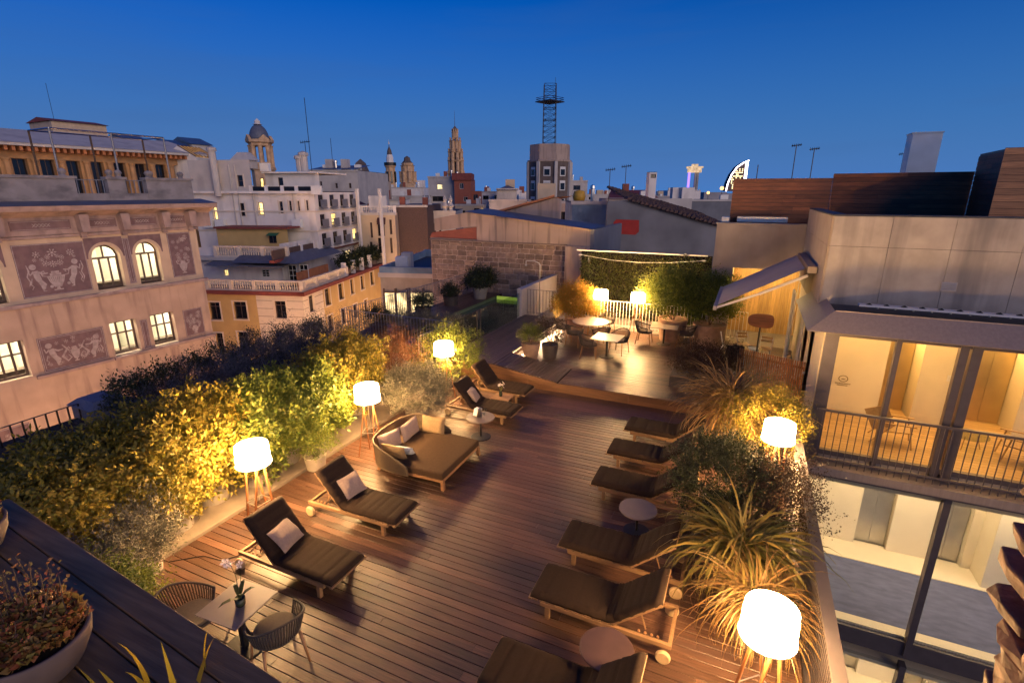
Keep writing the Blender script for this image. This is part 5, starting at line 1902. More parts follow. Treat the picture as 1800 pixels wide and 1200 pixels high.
# parapet and roof terrace of the palace
for (u0, u1) in ((0, 128), (190, 216), (258, 333)):
    a, _ = F1.p(u0, 330, .35)
    b, zt_ = F1.p(u1, 305, .35)
    MB().box(a - (3 if u0 == 0 else 0), .3, 5.6, b, .65, 6.62).box(a - (3 if u0 == 0 else .08), .22, 6.62, b + .08, .72, 6.74).build('parapet', 'old_parapet', pal)
a, _ = F1.p(0, 330, .35)
MB().box(-6, .3, 5.6, a - 3, .65, 6.62).build('parapet', 'old_parapet', pal)
MB().box(F1.p(128, 330, .35)[0], .32, 5.6, F1.p(258, 330, .35)[0], .6, 5.95).build('parapet', 'old_parapet', pal)
for (u0, u1) in ((131, 188), (218, 256)):
    a, b = F1.p(u0, 330, .45)[0], F1.p(u1, 330, .45)[0]
    g_ = MB().box(a, .42, 6.56, b, .47, 6.6).build('balustrade', 'grey_rail', pal)
    for i in range(5):
        x = a + (b - a) * (i + .5) / 5
        MB().box(x - .02, .43, 5.95, x + .02, .46, 6.56).build('baluster', 'grey_rail', g_)
MB().box(-6, .66, 5.4, 19.6, 12, 5.5).build('roof', 'roof_dark', pal)
for u in (108, 190, 206, 258, 262, 315):
    a, _ = F1.p(u, 300, .5)
    MB().lathe([(.16, 6.74), (.1, 6.8), (.17, 6.95), (.12, 7.05), (.0, 7.1)], (a, .5, 0), 12).build('finial', 'old_parapet', pal)
x0, x1 = F1.p(103, 300, 1.5)[0], F1.p(297, 300, 1.5)[0]
t = thing('pergola_frame', 'bare tubular pergola frame on the palace roof', 'pergola', (-30, 0, 0), F1.rot)
for x in (x0, (x0 + x1) / 2, x1):
    for yy in (1.5, 3.6):
        MB().tube([(x, yy, 5.5), (x, yy, 8.9)], .045, 6).build('post', 'grey_rail' if yy < 2 else 'bark', t)
MB().tube([(x0, 1.5, 8.9), (x1, 1.5, 8.9)], .045, 6).tube([(x0, 3.6, 8.9), (x1, 3.6, 8.9)], .04, 6).tube([(x0, 1.5, 8.9), (x0, 3.6, 8.9)], .04, 6).tube([(x1, 1.5, 8.9), (x1, 3.6, 8.9)], .04, 6).build('beams', 'steel', t)

# ---- buildings in their own axes
def block(name, label, F, s0, s1, z0, z1, dep, m, wins=(), cat='building', top=None, topm='roof_dark', side=True, parent=None, d0=0):
    """box building; wins: (s0, s1, z0, z1, frame, pane, nx, nz)"""
    t = parent or thing(name, label, cat, (F.x0, F.y0, 0), F.rot)
    mb = MB().wall(s0, s1, z0, z1, [w[:4] for w in wins], d0, .22)
    mb.add([(s0, d0, z0), (s0, d0 + dep, z0), (s0, d0 + dep, z1), (s0, d0, z1)], [(0, 3, 2, 1)])
    mb.add([(s1, d0, z0), (s1, d0 + dep, z0), (s1, d0 + dep, z1), (s1, d0, z1)], [(0, 1, 2, 3)])
    mb.build('wall', m, t)
    MB().box(s0, d0, z1 - .02, s1, d0 + dep, z1 + .04).build('roof', topm, t)
    for w in wins:
        window(t, w[0], w[1], w[2], w[3], d0 + .16, w[4], w[5], w[6], w[7])
    return t


def px_wins(F, rects, fm='win_frame', pm_='win_dark', nx=1, nz=1, d=0):
    out = []
    for r in rects:
        a, zt = F.p(r[0], r[1], d)
        b, zb = F.p(r[2], r[3], d)
        out.append((a, b, zb, zt, fm, r[4] if len(r) > 4 else pm_, nx, nz))
    return out


def balustrade(t, a, b, d, z0, z1, m='rustic', rz=0, n=None, name='balustrade'):
    o = MB().box(a, d, z1 - .14, b, d + .28, z1).box(a, d, z0, b, d + .28, z0 + .12).build(name, m, t, None, rz)
    L = b - a
    k = max(1, round(L / 2.4))
    for i in range(k + 1):
        x = a + L * i / k
        MB().box(x - .17, d - .02, z0, x + .17, d + .3, z1 + .02).build('pier', m, o)
    bl = MB()
    for i in range(k):
        for j in range(9):
            x = a + L * (i + (j + 1) / 10) / k
            bl.lathe([(.05, z0 + .12), (.085, z0 + .3), (.04, z0 + .5), (.06, z1 - .14)], (x, d + .14, 0), 6, cap=False)
    bl.build('balusters', m, o, kind='stuff')
    return o


# corner house with balustraded terraces
X2, Y2 = -36.61, 34.05
F2, F3 = Frame(X2, Y2, 72.5), Frame(X2, Y2, -17.5)
ch_ = thing('corner_house', 'yellow and white corner house with balustraded roof terraces', 'building', (X2, Y2, 0), 0)
rf, rs = F2.rot, F3.rot
S2 = -16.0
w2 = px_wins(F2, [(366, 531, 390, 562), (409, 530, 436, 561), (481, 529, 505, 560), (378, 585, 397, 625), (417, 583, 440, 622), (483, 583, 507, 622)], nx=2)
w3 = px_wins(F3, [(542, 521, 554, 546), (570, 509, 582, 534), (594, 500, 605, 524), (615, 492, 623, 515), (633, 486, 641, 507), (650, 479, 658, 499), (548, 569, 560, 597), (576, 556, 587, 581), (599, 545, 609, 567), (621, 536, 629, 557), (640, 528, 647, 549), (552, 616, 563, 644), (580, 600, 590, 626)], nx=2)
ZM = -2.95
b_front = F2.p(455, 560)[0]
b_side = F3.p(570, 540)[0]
LS = F3.p(690, 470)[0]
MB().wall(S2, b_front, -23.9, ZM, [w[:4] for w in w2], 0, .25).build('front_wall', 'yellow_wall', ch_, None, rf)
MB().wall(b_front, 0, -23.9, ZM, [w[:4] for w in w2], 0, .25).build('corner_wall', 'rustic', ch_, None, rf)
MB().wall(0, b_side, -23.9, ZM, [w[:4] for w in w3], 0, .25).build('corner_wall', 'rustic', ch_, None, rs)
MB().wall(b_side, LS, -23.9, ZM, [w[:4] for w in w3], 0, .25).build('side_wall', 'yellow_wall', ch_, None, rs)
for k in range(9):     # recessed joints of the corner blocks
    z = ZM - .7 - k * .75
    for rz_, a, b in ((rf, b_front, .0), (rs, .0, b_side)):
        ws = w2 if rz_ == rf else w3
        segs = [(a, b)]
        for w in ws:
            if w[2] - .05 < z < w[3] + .05:
                segs = [q for s_ in segs for q in (((s_[0], w[0] - .12), (w[1] + .12, s_[1])) if w[0] < s_[1] and w[1] > s_[0] else (s_,)) if q[1] - q[0] > .05]
        for (p, q) in segs:
            MB().box(p, -.012, z, q, .006, z + .05).build('joint', 'shutter', ch_, None, rz_)
for ws, rz_ in ((w2, rf), (w3, rs)):
    for w in ws:
        window(ch_, w[0], w[1], w[2], w[3], .2, 'win_frame', 'win_dark', 2, 1, rz_, split=.75)
        MB().box(w[0] - .16, -.05, w[2] - .14, w[1] + .16, .03, w[2] - .01).box(w[0] - .14, -.03, w[2], w[0] - .01, .02, w[3]).box(w[1] + .01, -.03, w[2], w[1] + .14, .02, w[3]).box(w[0] - .16, -.04, w[3] + .01, w[1] + .16, .02, w[3] + .13).build('window_surround', 'rustic', ch_, None, rz_)
MB().box(S2, -.45, ZM - .1, .45, .3, ZM + .25).build('cornice', 'red_roof', ch_, None, rf)
MB().box(-.45, -.46, ZM - .101, LS, .3, ZM + .251).build('cornice', 'red_roof', ch_, None, rs)
MB().box(S2, 0, ZM, 0, 24, ZM + .12).build('terrace_floor', 'roof_dark', ch_, None, rf)
balustrade(ch_, S2, .1, -.25, ZM + .25, ZM + 1.25, rz=rf)
balustrade(ch_, .1, F3.p(607, 480)[0], -.25, ZM + .25, ZM + 1.25, rz=rs)
# first set-back storey
D1 = 3.2
wA = px_wins(F2, [(459, 474, 474, 487), (505, 466, 523, 494), (525, 465, 543, 493), (393, 474, 402, 485, 'win_warm')], d=D1, nx=2, nz=2, fm='win_frame_white')
zA = F2.p(450, 436, D1)[1]
MB().wall(S2, -D1, ZM, zA, [w[:4] for w in wA], D1, .2).build('terrace_wall', 'white_wall', ch_, None, rf)
for w in wA:
    window(ch_, w[0], w[1], w[2], w[3], D1 + .12, w[4], w[5], 2, 3, rf)
for (u0, u1, v0, v1, m) in ((360, 442, 458, 467, 'slate'), (437, 497, 462, 469, 'slate')):
    a, b = F2.p(u0, v1, D1 - 1.8)[0], F2.p(u1, v1, D1 - 1.8)[0]
    z0_, z1_ = F2.p(u0, v1, D1 - 1.8)[1], F2.p(u0, v0, D1)[1]
    MB().add([(a, D1 - 1.9, z0_), (b, D1 - 1.9, z0_), (b, D1 + .1, z1_ + .1), (a, D1 + .1, z1_ + .1), (a, D1 - 1.9, z0_ + .1), (b, D1 - 1.9, z0_ + .1), (b, D1 + .1, z1_ + .2), (a, D1 + .1, z1_ + .2)],
             [(3, 2, 1, 0), (4, 5, 6, 7), (0, 1, 5, 4), (1, 2, 6, 5), (2, 3, 7, 6), (3, 0, 4, 7)]).build('lean_to_roof', m, ch_, None, rf)
MB().add([(-7.4, 1.2, -.35), (-.9, 1.2, -.35), (-.9, 11, -.35), (-3.6, 11, .75), (-3.6, 4.2, .75), (-7.4, 4.2, .75)], [(0, 1, 4, 5), (1, 2, 3, 4)]).build('lean_to_roof', 'slate', ch_, None, rf)
MB().box(-1.15, 1.4, ZM, -1.0, 7.5, -1.2).build('terrace_screen', 'terracotta', ch_, None, rf)
# side set-back, with lit rooms and planters
sA = F3.p(605, 440, D1)[0]
wS = px_wins(F3, [(607, 441, 618, 462, 'shop_lit'), (628, 433, 640, 454, 'shop_lit')], d=D1)
MB().wall(2.6, LS, ZM, 1.3, [w[:4] for w in wS], D1, .2).build('terrace_wall', 'white_wall', ch_, None, rs)
for w in wS:
    window(ch_, w[0], w[1], w[2], w[3], D1 + .12, 'win_frame_white', w[5], 2, 1, rs)
for k, (u, v) in enumerate(((612, 470), (628, 464), (643, 458), (657, 452))):
    a_ = F3.p(u, v, .6)[0]
    bush('terrace_plant', ('leftmost', 'second', 'third', 'rightmost')[k] + ' of four dark plants along the corner house side terrace', (X2 + F3.ex[0] * a_ + F3.ey[0] * .7, Y2 + F3.ex[1] * a_ + F3.ey[1] * .7, ZM + .2), (1.0, 1.0, .95), 'leaf_dark', 60, 18, .32, .14, 300 + k, ('pot_terra', .4, .5, .5), 0, .4, .3, 'plants on the corner house terrace')
    MB().box(F3.p(u - 8, v, 0)[0] - .2, -.2, ZM + .25, F3.p(u - 8, v, 0)[0] + .2, .2, ZM + 1.7).build('pier', 'white_wall', ch_, None, rs)
# second terrace
D2 = 2.6
zB0, zB1 = F2.p(440, 452, D2)[1], F2.p(440, 433, D2)[1]
MB().box(S2, D2 - .1, zB0 - .35, -D2, D2 + 6, zB0).build('terrace_floor', 'grey_wall', ch_, None, rf)
balustrade(ch_, F2.p(378, 440, D2)[0], -D2, D2, zB0, zB1, rz=rf)
MB().box(.5, D2, zB0 - .25, LS, D2 + .5, zB0 + .0).build('terrace_edge', 'red_roof', ch_, None, rs)
k = 0
for u in (505, 530, 553, 578, 600, 622, 645):
    a = F3.p(u, 425, D2)[0]
    MB().box(a - .16, D2, zB0, a + .16, D2 + .3, zB1 + .1).build('pier', 'white_wall', ch_, None, rs)
MB().box(.4, D2 + .1, zB0, LS - 3, D2 + .16, zB1 - .15).build('terrace_screen', 'win_frame', ch_, None, rs)
D3 = 6.0
wB = px_wins(F2, [(471, 413, 487, 428)], d=D3, nx=2, fm='win_frame')
zC = F2.p(450, 402, D3)[1]
MB().wall(F2.p(384, 430, D3)[0], -4.2, zB0 - .2, zC, [w[:4] for w in wB], D3, .2).build('terrace_wall', 'yellow_wall', ch_, None, rf)
for w in wB:
    window(ch_, w[0], w[1], w[2], w[3], D3 + .12, 'win_frame', 'win_dark', 2, 1, rf)
a, b = F2.p(470, 411, D3 - .3)[0], F2.p(489, 411, D3 - .3)[0]
mat('green_awning', (.03, .14, .07), .8)
MB().add([(a, D3 - .7, F2.p(470, 414, D3 - .5)[1]), (b, D3 - .7, F2.p(470, 414, D3 - .5)[1]), (b, D3, F2.p(470, 409, D3)[1]), (a, D3, F2.p(470, 409, D3)[1])], [(0, 1, 2, 3)]).build('window_awning', 'green_awning', ch_, None, rf)
MB().box(F2.p(381, 402, D3)[0], D3 - .5, zC, -3.9, D3 + 4, zC + .18).build('eave', 'red_roof', ch_, None, rf)
# shelter with blue roof on the side terrace
a, b = F3.p(545, 400, 5.0)[0], F3.p(630, 400, 5.0)[0]
z_ = F3.p(560, 395, D2)[1]
MB().box(a, D2 - .2, z_, b, 6.6, z_ + .14).build('shelter_roof', 'roof_blue', ch_, None, rs)
MB().box(a, 6.4, zB0, b, 6.6, z_).build('shelter_wall', 'terracotta', ch_, None, rs)
for x in (a + .1, (a + b) / 2, b - .1):
    MB().box(x - .06, D2 + .3, zB0, x + .06, D2 + .42, z_).build('shelter_post', 'white_wall', ch_, None, rs)
# upper white storeys
D4 = 8.5
wU = px_wins(F2, [(373, 357, 384, 386, 'win_warm'), (421, 357, 432, 380), (453, 356, 464, 378, 'win_warm'), (490, 354, 499, 375), (507, 353, 514, 371), (522, 353, 528, 371), (537, 352, 543, 370),
                  (416, 308, 429, 328)], d=D4, nx=1, nz=2)
zD = F2.p(450, 338, D4)[1]
sL, sR = F2.p(345, 380, D4)[0], F2.p(552, 350, D4)[0]
MB().wall(sL, sR, zB0, zD, [w[:4] for w in wU], D4, .25).build('upper_wall', 'white_wall', ch_, None, rf)
hU = (zD - zB0) / 3
wV = [(D4 + .9 + i * 2.6, D4 + 2.1 + i * 2.6, zB0 + hU * k + .5, zB0 + hU * k + .5 + hU * .62) for i in range(4) for k in range(3)]
MB().wall(D4, D4 + 11, zB0, zD, wV, -sR, .22).build('upper_side_wall', 'white_wall', ch_, None, rs)
for k, w in enumerate(wV):
    o = window(ch_, *w, -sR + .14, 'win_frame', 'win_warm' if k in (4, 9) else 'win_dark', 2, 2, rs)
    MB().box(w[0] - .1, -sR - .32, w[2] - .05, w[1] + .1, -sR - .28, w[2] + .75).box(w[0] - .15, -sR - .34, w[2] - .2, w[1] + .15, -sR, w[2] - .08).build('balcony', 'grey_rail', ch_, None, rs)
for k in (1, 2):
    MB().box(D4 - .1, -sR - .1, zB0 + hU * k, D4 + 11, -sR + .02, zB0 + hU * k + .16).build('string_course', 'rustic', ch_, None, rs)
    MB().box(sL, D4 - .12, zB0 + hU * k, sR + .1, D4 + .02, zB0 + hU * k + .14).build('string_course', 'rustic', ch_, None, rf)
zT = F2.p(400, 280, D4)[1]
sP = F2.p(440, 300, D4)[0]
MB().wall(sL, sP, zD, F2.p(400, 281, D4)[1], [w[:4] for w in wU], D4, .25).build('upper_wall', 'grey_wall', ch_, None, rf)
for w in wU:
    window(ch_, w[0], w[1], w[2], w[3], D4 + .14, 'win_frame', w[5], 1, 2, rf)
    MB().box(w[0] - .14, D4 - .04, w[2] - .12, w[0], D4 + .02, w[3] + .12).box(w[1], D4 - .04, w[2] - .12, w[1] + .14, D4 + .02, w[3] + .12).build('window_surround', 'rustic', ch_, None, rf)
MB().box(sL, D4 - .5, zD - .12, sR + .3, D4 + .3, zD + .12).build('cornice', 'white_wall', ch_, None, rf)
MB().box(sL, D4, zD, sR, D4 + 10, zD + .1).build('roof', 'roof_dark', ch_, None, rf)
for u in (441, 468, 496, 521):
    a = F2.p(u, 330, D4)[0]
    MB().box(a - .18, D4 - .1, zD + .1, a + .18, D4 + .2, F2.p(u, 326, D4)[1]).build('pier', 'white_wall', ch_, None, rf)
MB().box(sP, D4, zD + .1, sR, D4 + .05, F2.p(480, 328, D4)[1]).build('terrace_screen', 'black_metal', ch_, None, rf)
wP = px_wins(F2, [(456, 313, 465, 336, 'win_warm'), (488, 312, 499, 330)], d=D4 + 2.5, nx=1)
zP = F2.p(480, 305, D4 + 2.5)[1]
MB().wall(sP, sR - .5, zD, zP, [w[:4] for w in wP], D4 + 2.5, .2).box(sP, D4 + 1.9, zP, sR - .3, D4 + 9, zP + .15).build('penthouse_wall', 'white_wall', ch_, None, rf)
for w in wP:
    window(ch_, w[0], w[1], w[2], w[3], D4 + 2.62, 'win_frame', w[5], 1, 1, rf)
for (u, v0, v1, r) in ((388, 345, 262, .35), (508, 300, 272, .4), (515, 300, 266, .4)):
    a, z1_ = F2.p(u, v1, D4 + 1)
    z0_ = F2.p(u, v0, D4 + 1)[1]
    MB().lathe([(r, z0_), (r, z1_ - .3), (r * 1.4, z1_ - .3), (r * 1.3, z1_), (0, z1_ + .2)], (a, D4 - .5 if u == 388 else D4 + 3, 0), 10).build('flue', 'grey_wall', ch_, None, rf)
a, z0_ = F2.p(428, 282, D4 + 1)
MB().box(a - .9, D4 + .5, z0_ - .8, a + .9, D4 + 2, z0_).add([(a - 1.1, D4 + .3, z0_), (a + 1.1, D4 + .3, z0_), (a + 1.1, D4 + 2.2, z0_), (a - 1.1, D4 + 2.2, z0_), (a - .5, D4 + .9, z0_ + .8), (a + .5, D4 + .9, z0_ + .8), (a + .5, D4 + 1.6, z0_ + .8), (a - .5, D4 + 1.6, z0_ + .8)], [(0, 1, 5, 4), (1, 2, 6, 5), (2, 3, 7, 6), (3, 0, 4, 7), (4, 5, 6, 7)]).build('chimney', 'grey_wall', ch_, None, rf)
for k, (u, v, d_) in enumerate(((372, 398, D4), (392, 398, D4), (470, 300, D4 + 2.3), (526, 398, D4), (560, 340, D4))):
    a, z_ = F2.p(u, v, d_)
    MB().box(a - .5, d_ - .55, z_ - .1, a + .5, d_ - .1, z_ + .75).build('cooling_unit', 'white_rail', ch_, None, rf)
for (u, v0, v1) in ((402, 290, 402), (412, 290, 400), (445, 340, 400), (515, 340, 400)):
    a, z1_ = F2.p(u, v0, D4)
    MB().tube([(a, D4 - .1, z1_), (a, D4 - .1, F2.p(u, v1, D4)[1])], .055, 6).build('drainpipe', 'grey_wall', ch_, None, rf)
# gabled white house left of it, with a lit glass roof
Fg = Frame(*[q for q in at(300, 300, 58)[:2]], 72.5)
a, b = Fg.p(262, 320)[0], Fg.p(352, 320)[0]
c_, zc = Fg.p(312, 256)
zl, zr = Fg.p(275, 275)[1], Fg.p(350, 276)[1]
t = thing('gabled_house', 'white gabled house with a glowing glazed roof slope', 'building', (Fg.x0, Fg.y0, 0), Fg.rot)
zg = Fg.p(320, 333)[1]
MB().slab([(a, zg), (b, zg), (b, zr), (c_, zc), (a, zl - 1.2)], 0, .3).build('gable', 'white_wall', t)
emitmat('glow_roof', (1.0, .50, .16), .075, .5, 1.)
MB().add([(c_, .0, zc), (b, 0, zr), (b + .1, 3.2, zr), (c_ + .1, 3.2, zc)], [(0, 1, 2, 3)]).build('glass_roof', 'glow_roof', t)
for k in range(7):
    f = k / 6
    MB().bar((c_ + .1 * f, 3.2 * f, zc + .05), (b + .1 * f, 3.2 * f, zr + .05), .1).build('glazing_bar', 'win_frame', t)
MB().box(a, .3, zg, b, 3.2, zr - .4).build('wall', 'cream_wall', t)

# loggia palace far left
FL = Frame(-62, 0, 3.5)
s0_, s1_ = FL.p(-40, 300)[0], FL.p(330, 290)[0]
z0_, z1_ = FL.p(120, 330)[1], FL.p(0, 262)[1]
lg = thing('loggia_palace', 'orange arcaded palace with a deep bracketed eave behind the roof terrace', 'building', (FL.x0, FL.y0, 0), FL.rot)
zcol = z0_ + (z1_ - z0_) * .78
sg = (s1_ - s0_) / 9
opsL = [(s0_ + sg * (k + .22), s0_ + sg * (k + .78), z0_ - 1, zcol) for k in range(9)]
MB().wall(s0_, s1_, -23.9, z1_ + .3, opsL, 0, .6).add([(s1_, 0, -23.9), (s1_, 12, -23.9), (s1_, 12, z1_), (s1_, 0, z1_)], [(0, 1, 2, 3)]).build('wall', 'orange_wall', lg)
for o_ in opsL:
    window(lg, o_[0], o_[1], o_[2], o_[3], .5, 'win_frame', 'win_dark', 2, 2)
    MB().lathe([(.28, o_[2]), (.24, zcol - .3), (.34, zcol - .1), (.36, zcol)], (o_[0] - sg * .22, -.25, 0), 10).build('column', 'orange_wall', lg)
MB().box(s0_, -1.5, z1_ + .3, s1_ + 1.5, 4, z1_ + .55).add([(s0_, -1.6, z1_ + .55), (s1_ + 1.6, -1.6, z1_ + .55), (s1_ + .5, 4, z1_ + 2.1), (s0_, 4, z1_ + 2.1)], [(0, 1, 2, 3)]).build('eave', 'grey_wall', lg)
for k in range(34):
    x = s0_ + (s1_ - s0_) * (k + .5) / 34
    MB().box(x - .12, -1.2, z1_ - .1, x + .12, 0, z1_ + .29).build('bracket', 'terracotta', lg)
for (u0, u1, v0, v1, dd, m, rm, lb) in ((88, 190, 207, 240, 8, 'plaster_cream', 'red_roof', 'pale rooftop house with a low red roof at the far left'), (20, 105, 228, 250, 6, 'grey_wall', 'roof_blue', 'rooftop shed with a blue glazed slope at the far left'),
                                       (222, 262, 236, 255, 6, 'grey_wall', 'roof_blue', 'rooftop shed with chequered glass slope'), (300, 332, 246, 262, 8, 'grey_wall', 'roof_blue', 'left of two small blue rooftop gables'), (335, 372, 242, 262, 8, 'grey_wall', 'roof_blue', 'right of two small blue rooftop gables')):
    a, zt = FL.p(u0, v0, dd)
    b, zb = FL.p(u1, v1, dd)
    t = thing('rooftop_house', lb, 'house', (FL.x0, FL.y0, 0), FL.rot)
    h = (zt - zb) * .35 if rm == 'roof_blue' else (zt - zb) * .8
    MB().box(a, dd, zb - 3, b, dd + 5, zb + h).build('wall', m, t)
    MB().add([(a - .2, dd - .3, zb + h), (b + .2, dd - .3, zb + h), (b + .2, dd + 2.5, zt + .2), (a - .2, dd + 2.5, zt + .2), (b + .2, dd + 5.3, zb + h), (a - .2, dd + 5.3, zb + h)], [(0, 1, 2, 3), (3, 2, 4, 5), (1, 4, 2), (0, 3, 5)]).build('roof', rm, t)


def facing(u, v, d, turn=0):
    x, y, _ = at(u, v, d)
    return Frame(x, y, 65.5 + turn)


def clutter(t, a, b, zt, dep, k, seed):
    """chimneys, units and vents standing on a roof, each its own part"""
    rg = random.Random(seed)
    for i in range(k):
        x, y_ = rg.uniform(a + .5, b - .5), rg.uniform(.6, min(dep - .6, 5))
        q = rg.random()
        if q < .35:
            MB().box(x - .35, y_ - .3, zt, x + .35, y_ + .3, zt + rg.uniform(.9, 1.8)).build('chimney', rg.choice(('grey_wall', 'brick_red', 'white_wall')), t)
        elif q < .65:
            MB().box(x - .45, y_ - .25, zt + .1, x + .45, y_ + .25, zt + .85).lathe([(.26, -.01), (.26, .02)], (x, y_, zt + .86), 10).build('cooling_unit', 'white_rail', t)
        elif q < .85:
            MB().lathe([(.14, zt), (.14, zt + 1.1), (.24, zt + 1.15), (.2, zt + 1.4), (0, zt + 1.5)], (x, y_, 0), 8).build('vent', 'steel', t)
        else:
            MB().box(x - 1.1, y_, zt, x + 1.1, y_ + 1.6, zt + 2.1).build('stair_hut', rg.choice(('white_wall', 'cream_wall')), t)


def simple(name, label, u0, v0, u1, v1, d, m, rects=(), turn=0, dep=10, pm_='win_dark', fm='win_frame', topm='roof_dark', zb=-23.9, cat='building'):
    """a box building whose front spans the given extent at distance d; rects: windows"""
    F = facing((u0 + u1) / 2, v1, d, turn)
    a, zt = F.p(u0, v0)
    b, _ = F.p(u1, v0)
    t = block(name, label, F, a, b, zb, zt, dep, m, px_wins(F, rects, fm, pm_, 2, 1), cat, topm=topm)
    if cat == 'building' and b - a > 3:
        clutter(t, a, b, zt + .04, dep, min(7, int((b - a) / 1.8)), int(u0 + v0))
        MB().box(a - .1, -.12, zt - .18, b + .1, .1, zt + .12).build('coping', 'grey_wall', t)
    return t, F


# grey block and cream block right of the corner house
t, F = simple('grey_block', 'long pale grey block with tiny windows and a dark roof edge', 540, 300, 628, 420, 74, 'grey_wall', [(562, 319, 567, 331), (589, 322, 594, 331), (613, 322, 618, 331)], 4, 14)
a, zt = F.p(545, 298)
MB().add([(a, -.3, zt), (F.p(628, 300)[0], -.3, zt), (F.p(628, 300)[0], 6, zt + .8), (a, 6, zt + .8)], [(0, 1, 2, 3)]).build('roof_slope', 'slate', t)
for u in (567, 595):
    x, z_ = F.p(u, 285)
    MB().box(x - .5, 2, zt, x + .5, 3, z_ + .5).build('chimney', 'grey_wall', t)
t, F = simple('cream_block', 'cream block with grilled balconies below a roof terrace', 604, 376, 694, 480, 66, 'cream_wall', [(650, 391, 656, 418), (663, 387, 677, 415), (684, 386, 690, 412), (664, 418, 678, 445), (685, 418, 691, 445), (650, 425, 656, 446)], -8, 12)
zt = F.p(650, 378)[1]
balustrade(t, F.p(606, 378)[0], F.p(694, 376)[0], .1, zt, zt + 1.1, 'white_wall')
a, z_ = F.p(663, 387)
b = F.p(678, 387)[0]
MB().add([(a, -.9, z_ - .5), (b, -.9, z_ - .5), (b, 0, z_ + .3), (a, 0, z_ + .3)], [(0, 1, 2, 3)]).build('window_awning', 'awning_red', t)
t2 = thing('terrace_banner', 'white banner with blue lettering on the terrace balustrade', 'banner', (F.x0, F.y0, 0), F.rot)
a, z1_ = F.p(607, 363, -.2)
b, z0_ = F.p(632, 375, -.2)
MB().box(a, -.2, z0_, b, -.15, z1_).build('cloth', 'white_rail', t2)
mat('banner_ink', (.05, .10, .30), .8)
cu = bpy.data.curves.new('lettering', 'FONT')
cu.body = 'demanoove'
cu.size = (z1_ - z0_) * .62
cu.align_x = 'CENTER'
cu.align_y = 'CENTER'
lo = bpy.data.objects.new('lettering', cu)
C.objects.link(lo)
lo.data.materials.append(M['banner_ink'])
lo.parent = t2
lo.location = ((a + b) / 2, -.205, (z0_ + z1_) / 2)
lo.rotation_euler = (math.pi / 2, 0, 0)
lo.scale = ((b - a) / (cu.size * 5.2), 1, 1)
bpy.context.view_layer.update()
lm = bpy.data.meshes.new_from_object(lo.evaluated_get(bpy.context.evaluated_depsgraph_get()))
l2 = bpy.data.objects.new('lettering', lm)
C.objects.link(l2)
l2.parent, l2.location, l2.rotation_euler, l2.scale = t2, lo.location, lo.rotation_euler, lo.scale
l2['kind'] = 'stuff'
bpy.data.objects.remove(lo)
for (u, v, w, lb) in ((590, 349, 46, 'left of two dark red parasols on the cream terrace'), (622, 349, 44, 'right of two dark red parasols on the cream terrace')):
    x, z_ = F.p(u, v, 4)
    q = 66 / 900 * w / 2
    t = thing('parasol', lb, 'parasol', (F.x0 + F.ex[0] * x + F.ey[0] * 4, F.y0 + F.ex[1] * x + F.ey[1] * 4, zt), F.rot, 'dark red parasols')
    MB().lathe([(q, z_ - zt - .75), (.05, z_ - zt)], n=8, cap=False).build('canopy', 'awning_red', t)
    MB().tube([(0, 0, 0), (0, 0, z_ - zt)], .05, 6).build('pole', 'white_wall', t)
for (u, v0, v1, lb) in ((633, 332, 470, 'left of two tall white masts before the cream block'), (672, 332, 480, 'right of two tall white masts before the cream block')):
    p0, p1 = at(u + 5, v1, 64), at(u, v0, 64)
    tag(MB().box(p0[0] - .15, p0[1] - .15, -23.9, p0[0] + .15, p0[1] + .15, p1[2]).build('mast', 'white_wall'), lb, 'mast', 'white masts')
# brick flank and its pale neighbour
simple('brick_house', 'tall dark brick flank wall beside the cream block', 690, 362, 750, 520, 72, 'brick_dark', (), 0, 14)
t, F = simple('gothic_house', 'grey house with tall narrow windows and stone finials', 744, 372, 800, 520, 78, 'grey_wall', [(752, 392, 757, 415), (762, 392, 767, 415), (771, 392, 776, 413), (752, 424, 757, 448), (762, 424, 767, 448)], 0, 12)
for u in (746, 755, 782, 792):
    x, z_ = F.p(u, 372)
    MB().lathe([(.35, z_), (.3, z_ + .5), (.55, z_ + .8), (.2, z_ + 1.3), (.3, z_ + 1.7), (0, z_ + 2.4)], (x, .4, 0), 8).build('finial', 'grey_wall', t)
# low flat-roofed house with lit rooms
t, F = simple('glazed_house', 'low flat-roofed house with brightly lit rooms below the pool railing', 668, 482, 775, 620, 36, 'concrete_warm', (), 8, 10, topm='roof_dark')
zt = F.p(700, 482)[1]
MB().box(F.p(668, 480)[0], -.1, zt, F.p(775, 480)[0], .15, zt + .5).box(F.p(668, 480)[0], .15, zt, F.p(668, 480)[0] + .2, 10, zt + .5).box(F.p(668, 480)[0], 9.8, zt, F.p(775, 480)[0], 10, zt + .6).build('parapet', 'blue_wall', t)
for (u0, u1) in ((677, 697), (698, 717), (722, 744), (746, 770)):
    a, z1_ = F.p(u0, 514)
    b, z0_ = F.p(u1, 560)
    w = MB().box(a, -.06, z0_, b, -.04, z1_).build('window', 'shop_lit', t)
    MB().box(a - .1, -.1, z0_, a, -.02, z1_ + .3).box(b, -.1, z0_, b + .1, -.02, z1_ + .3).box(a, -.1, z1_, b, -.02, z1_ + .1).build('frame', 'win_frame', w)
